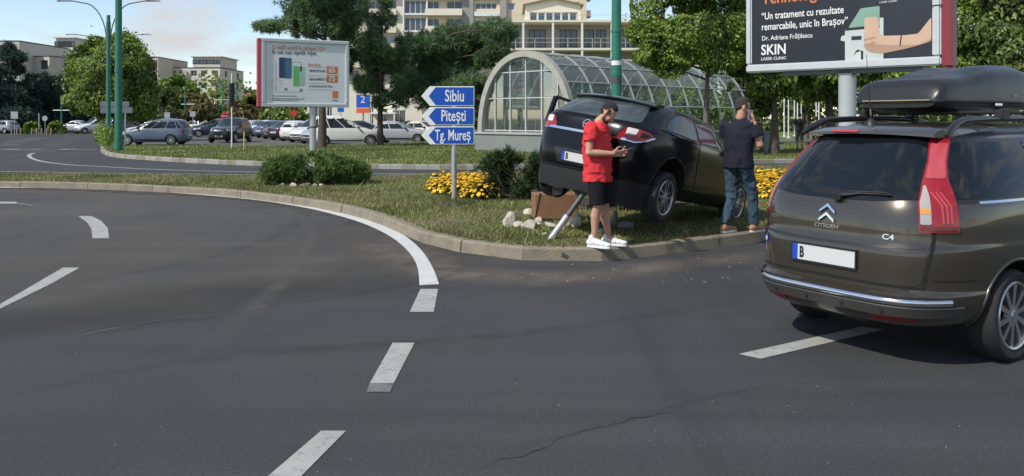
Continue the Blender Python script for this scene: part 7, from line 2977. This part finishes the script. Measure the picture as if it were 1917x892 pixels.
def torso_shirt(m, hip, chest, neck, sL, sR, eL, eR, wid=.17, dep=.115, belly=.0, fwd=(1, 0, 0), sl=.58, hem=.10):
    """shirt round the trunk with sleeves down to sl of each upper arm; f forward, side left"""
    f = Vector(fwd).normalized()
    sd = Vector((-f.y, f.x, 0))
    up = Vector((0, 0, 1))

    def ell(c, a, b, hgt):
        t = MB(); ball(t, (0, 0, 0), (a, b, hgt), 12)
        X = Matrix(((f.x, sd.x, 0, 0), (f.y, sd.y, 0, 0), (0, 0, 1, 0), (0, 0, 0, 1)))
        m.add(t.v, t.f, Matrix.Translation(c) @ X)
    hip, chest, neck = Vector(hip), Vector(chest), Vector(neck)
    # trunk as a loft of ellipses
    st = [(hip - up * hem, dep * 1.10, wid * 1.06), (hip, dep * 1.08, wid * 1.02), (hip.lerp(chest, .35), dep * (1.0 + belly), wid * .98), (hip.lerp(chest, .7), dep * (1.03 + belly * .5), wid * 1.03), (chest, dep * 1.05, wid * 1.10), (chest.lerp(neck, .45), dep * .92, wid * 1.08), (chest.lerp(neck, .75), dep * .68, wid * .70), (neck - up * .012, dep * .54, wid * .40)]
    rows = []
    for c, a, b in st:
        rows.append([tuple(c + f * a * math.cos(2 * math.pi * j / 28) + sd * b * math.sin(2 * math.pi * j / 28)) for j in range(28)])
    m.grid(rows, closed=True)
    n = 28
    k0 = len(m.v) - len(rows) * n
    m.f += [tuple(k0 + j for j in range(n - 1, -1, -1)), tuple(k0 + (len(rows) - 1) * n + j for j in range(n))]
    for s, e in ((sL, eL), (sR, eR)):
        s, e = Vector(s), Vector(e)
        m.tube([s.lerp(chest, .35), s, s.lerp(e, sl * .5), s.lerp(e, sl)], [.080, .076, .080, .086], 16)


def person(kind):
    pass


# ---- man in the red shirt; local +x is the way he faces
HR = 1.74
p1_ = G(1122, 462, .147)
red = thing("person", "man in red t-shirt and black shorts looking down at his phone on the kerb", "person", (p1_.x, p1_.y, .147), R_(-26))
hipc = Vector((-.02, 0, .93)); chest = Vector((-.035, 0, 1.27)); neck = Vector((.0, 0, 1.475))
hdc = Vector((.110, 0, 1.575))
hf = Vector((.72, 0, -.69)).normalized(); hu = Vector((.69, 0, .72)).normalized(); hs = Vector((0, 1, 0))
sR, sL = Vector((-.03, -.195, 1.405)), Vector((-.03, .195, 1.405))
eR, eL = Vector((-.035, -.255, 1.115)), Vector((.02, .25, 1.12))
wR, wL = Vector((.215, -.125, 1.105)), Vector((.235, .085, 1.10))
m = MB()
for c, a, b_ in ((hipc + Vector((0, 0, .08)), .09, .12), (chest, .09, .13)):
    t = MB(); ball(t, c, (a, b_, .13), 12); m.add(t.v, t.f)
capsule(m, hipc, chest, .09, .095)
capsule(m, chest + Vector((0, 0, .08)), sR, .055, .05); capsule(m, chest + Vector((0, 0, .08)), sL, .055, .05)
capsule(m, chest + Vector((0, 0, .10)), neck, .055, .056); capsule(m, neck, hdc + Vector((-.02, 0, -.03)), .060, .056)
XH = head(m, hdc, hf, hu, hs)
for s, e, w, sg_ in ((sR, eR, wR, -1), (sL, eL, wL, 1)):
    chain(m, [s, s.lerp(e, .45), e], [.048, .048, .042])
    fa = e.lerp(w, .3)
    chain(m, [e, fa, w], [.043, .044, .029])
    hd_ = (Vector((.40, 0, 1.115)) - w).normalized()
    hand(m, w, hd_, (.1, -sg_ * 1.0, .35) if sg_ > 0 else (.1, 1.0, .35), (0, 0, 1), .55)
legs = {}
for sg_, hx, kx, ax_, ay in ((-1, -.02, .02, -.035, -.095), (1, -.0, .03, .075, .105)):
    hp = Vector((-.02, sg_ * .095, .90)); kn = Vector((kx, sg_ * .10, .50)); an_ = Vector((ax_, ay, .09))
    chain(m, [hp, hp.lerp(kn, .5), kn], [.070, .070, .058])
    cf = kn.lerp(an_, .30) + Vector((-.018, 0, 0))
    chain(m, [kn, cf, kn.lerp(an_, .75), an_], [.056, .058, .042, .036])
    legs[sg_] = (hp, kn, an_)
    capsule(m, an_, an_ + Vector((.10, 0, -.045)), .036, .03)
remesh(m, "body", m_skin, red, .0055, 5)
eyes(XH, red)
hair_cap(XH, red, m_hair, beard=True, bm=m_beard)
m = MB()
torso_shirt(m, hipc, chest, neck, sL, sR, eL, eR, .200, .150, .12, hem=.16)
sh_ = remesh(m, "shirt", m_redshirt, red, .0075, 4, folds=.026, fscale=10, fdir=(1, 1, 1.3))
m = MB(); m.box(.10, .106, -.085, -.07, 1.30, 1.315)
lgo = MB(); lgo.prism([(-.012, 0), (0, .006), (.014, .008), (0, -.004)], 0, .002, Matrix.Translation((.112, -.085, 1.315)) @ Matrix.Rotation(R_(60), 4, 'Z') @ Matrix.Rotation(R_(90), 4, 'X'))
lgo.build("chest_logo", m_white, sh_)
m = MB()
for sg_ in (-1, 1):
    hp, kn, an_ = legs[sg_]
    m.tube([hp + Vector((0, -sg_ * .01, .0)), hp + Vector((0, 0, -.03)), hp.lerp(kn, .5), hp.lerp(kn, .98)], [.085, .096, .100, .096], 18)
t = MB(); ball(t, hipc + Vector((0, 0, -.06)), (.112, .150, .12), 12); m.add(t.v, t.f)
remesh(m, "shorts", m_shorts, red, .0075, 5, folds=.014, fscale=9, fdir=(1, 1, .4))
for sg_ in (-1, 1):
    a = legs[sg_][2]
    shoe(red, (a.x - .075, a.y, 0), (a.x + .215, a.y + (-.035 if sg_ < 0 else .02), 0), m_shoe_w, m_shoe_w, h=.10)
    sw = MB(); sw.add([(a.x + .02, a.y - .0485, .075), (a.x + .09, a.y - .0490, .050), (a.x + .06, a.y - .0495, .046), (a.x + .01, a.y - .0490, .062)], [(0, 1, 2, 3)])
ph = thing("mobile_phone", "mobile phone held in both hands of the red shirted man", "phone", red.location, R_(-26))
m = MB(); m.box(-.075, .075, -.036, .036, -.004, .004)
o = m.build("phone_body", m_phone, ph, bevel=.003)
X = Matrix.Translation((.355, -.01, 1.145)) @ Matrix.Rotation(R_(-22), 4, 'Y')
o.matrix_local = X
m = MB(); m.box(-.068, .068, -.032, .032, .0045, .0055); m.build("screen", m_phone_s, o)

# ---- man in navy, walking away to the right with a phone at his ear
p2_ = G(1382, 436, .15)
nav = thing("person", "man in navy t-shirt and jeans walking with a phone at his ear", "person", (p2_.x, p2_.y, .15), R_(40))
hipc = Vector((0, 0, .95)); chest = Vector((.03, 0, 1.31)); neck = Vector((.055, 0, 1.52))
hdc = Vector((.085, -.015, 1.655))
ya = R_(-38)
hf = Vector((math.cos(ya) * .95, math.sin(ya) * .95, -.30)).normalized(); hs = Vector((-math.sin(ya), math.cos(ya), 0)); hu = hf.cross(hs).normalized()
hu = hu if hu.z > 0 else -hu
sR, sL = Vector((.02, -.215, 1.435)), Vector((.02, .215, 1.435))
eR, eL = Vector((.065, -.285, 1.165)), Vector((.10, .24, 1.15))
wR, wL = Vector((.105, -.175, 1.405)), Vector((.28, .12, 1.10))
m = MB()
for c, a, b_ in ((hipc + Vector((0, 0, .08)), .09, .12), (chest, .09, .13)):
    t = MB(); ball(t, c, (a, b_, .13), 12); m.add(t.v, t.f)
capsule(m, hipc, chest, .09, .095)
capsule(m, chest + Vector((0, 0, .08)), sR, .055, .052); capsule(m, chest + Vector((0, 0, .08)), sL, .055, .052)
capsule(m, chest + Vector((0, 0, .10)), neck, .058, .060); capsule(m, neck, hdc + Vector((-.02, 0, -.04)), .063, .058)
XH = head(m, hdc, hf, hu, hs, 1.02)
for s, e, w, sg_ in ((sR, eR, wR, -1), (sL, eL, wL, 1)):
    chain(m, [s, s.lerp(e, .45), e], [.050, .050, .045])
    chain(m, [e, e.lerp(w, .3), w], [.046, .047, .030])
hand(m, wR, Vector((-.05, .02, 1)), (-.35, .9, .1), (.8, .3, .0), .35)
hand(m, wL, Vector((.3, -.1, -1)), (0, -1, 0), (1, 0, .2), .35)
legs = {}
for sg_, kx, ax_, ay, az2 in ((-1, .16, .20, -.105, .10), (1, .02, -.13, .12, .10)):
    hp = Vector((0, sg_ * .095, .92)); kn = Vector((kx, sg_ * .11, .51)); an_ = Vector((ax_, ay, az2))
    chain(m, [hp, hp.lerp(kn, .5), kn], [.065, .06, .05])
    chain(m, [kn, kn.lerp(an_, .35), an_], [.045, .045, .034])
    legs[sg_] = (hp, kn, an_)
    capsule(m, an_, an_ + Vector((.10, 0, -.05)), .036, .03)
remesh(m, "body", m_skin2, nav, .0055, 5)
eyes(XH, nav)
hair_cap(XH, nav, m_hair2, 1.02)
m = MB()
torso_shirt(m, hipc, chest, neck, sL, sR, eL, eR, .200, .152, .05, hem=.09, sl=.60)
remesh(m, "shirt", m_navy, nav, .0075, 5, folds=.024, fscale=10, fdir=(1, 1, .55), seed=4)
m = MB()
for sg_ in (-1, 1):
    hp, kn, an_ = legs[sg_]
    m.tube([hp + Vector((-.01, 0, .07)), hp + Vector((-.015, 0, 0)), hp.lerp(kn, .5), kn, kn.lerp(an_, .5), kn.lerp(an_, .97)], [.088, .100, .090, .073, .066, .062], 18)
t = MB(); ball(t, hipc, (.118, .150, .12), 12); m.add(t.v, t.f)
jn = remesh(m, "jeans", m_jeans, nav, .007, 4, folds=.030, fscale=12, fdir=(1, 1, .9), seed=2)
for sg_ in (-1, 1):
    pk = MB(); pk.box(-.150, -.138, sg_ * .085 - .055, sg_ * .085 + .055, .83, .955)
for sg_ in (-1, 1):
    a = legs[sg_][2]
    shoe(nav, (a.x - .075, a.y, 0), (a.x + .205, a.y - .03, 0), m_shoe_t, m_sole, h=.07)
ph2 = thing("mobile_phone", "grey mobile phone held at the ear of the man in navy", "phone", nav.location, R_(40))
m = MB(); m.box(-.036, .036, -.004, .004, -.074, .074)
o = m.build("phone_body", m_phone_s, ph2, bevel=.003)
o.matrix_local = Matrix.Translation((.10, -.120, 1.545)) @ Matrix.Rotation(R_(-20), 4, 'Z') @ Matrix.Rotation(R_(12), 4, 'X')


# ---- two people strolling on the far lawn
def walker(label, u, vfoot, Y, hgt, shirt, trousers, seed, rz):
    k = hgt / 1.75
    base = Vector((at_px(u, Y), Y, .14))
    t = thing("person", label, "person", base, R_(rz))
    t.scale = (k, k, k)
    m = MB()
    hip, ch, nk, hd_ = Vector((0, 0, .93)), Vector((.01, 0, 1.28)), Vector((.02, 0, 1.48)), Vector((.04, 0, 1.61))
    capsule(m, hip, ch, .12, .14); capsule(m, ch + Vector((0, 0, .12)), nk, .07, .058); capsule(m, nk, hd_, .056, .055)
    XH = head(m, hd_, Vector((1, 0, 0)), Vector((0, 0, 1)), Vector((0, 1, 0)))
    pts = {}
    for s in (-1, 1):
        sh, el_, wr = Vector((0, s * .20, 1.41)), Vector((-.02 + .03 * s, s * .27, 1.12)), Vector((.06, s * .26, .88))
        chain(m, [ch + Vector((0, s * .08, .12)), sh], [.07, .06]); chain(m, [sh, el_, wr], [.055, .042, .03])
        hand(m, wr, (0.1, 0, -1), (0, -s, 0), (1, 0, 0), .4)
        hp, kn, an_ = Vector((0, s * .095, .9)), Vector((.05 + .05 * s, s * .10, .5)), Vector((-.02 + .14 * s, s * .10, .09))
        chain(m, [hp, kn, an_], [.09, .058, .037]); capsule(m, an_, an_ + Vector((.12, 0, -.05)), .037, .03)
        pts[s] = (sh, el_, hp, kn, an_)
    remesh(m, "body", m_skin2, t, .010, 4)
    hair_cap(XH, t, m_hair)
    m = MB(); torso_shirt(m, hip, ch, nk, pts[1][0], pts[-1][0], pts[1][1], pts[-1][1], .175, .125, .05, hem=.08)
    remesh(m, "shirt", shirt, t, .012, 4, folds=.014, fscale=8)
    m = MB()
    for s in (-1, 1):
        m.tube([pts[s][2] + Vector((0, 0, .06)), pts[s][2], pts[s][3], pts[s][3].lerp(pts[s][4], .1)], [.098, .105, .086, .082], 14)
    ball(m, hip, (.125, .165, .11), 10)
    remesh(m, "shorts", trousers, t, .012, 4)
    for s in (-1, 1):
        a = pts[s][4]
        shoe(t, (a.x - .07, a.y, 0), (a.x + .2, a.y, 0), m_ink, m_sole)
    return t


walker("far walker in black t-shirt and grey shorts on the lawn path", 1497, 278, 38.5, 1.80, m_ink, M("grey_shorts", (.16, .15, .14), .85), 1, 75)
walker("far walker in patterned grey top beside the one in black", 1527, 278, 41.0, 1.62, M("grey_top", (.10, .095, .10), .85, var=.5, vscale=12), m_ink, 2, 70)
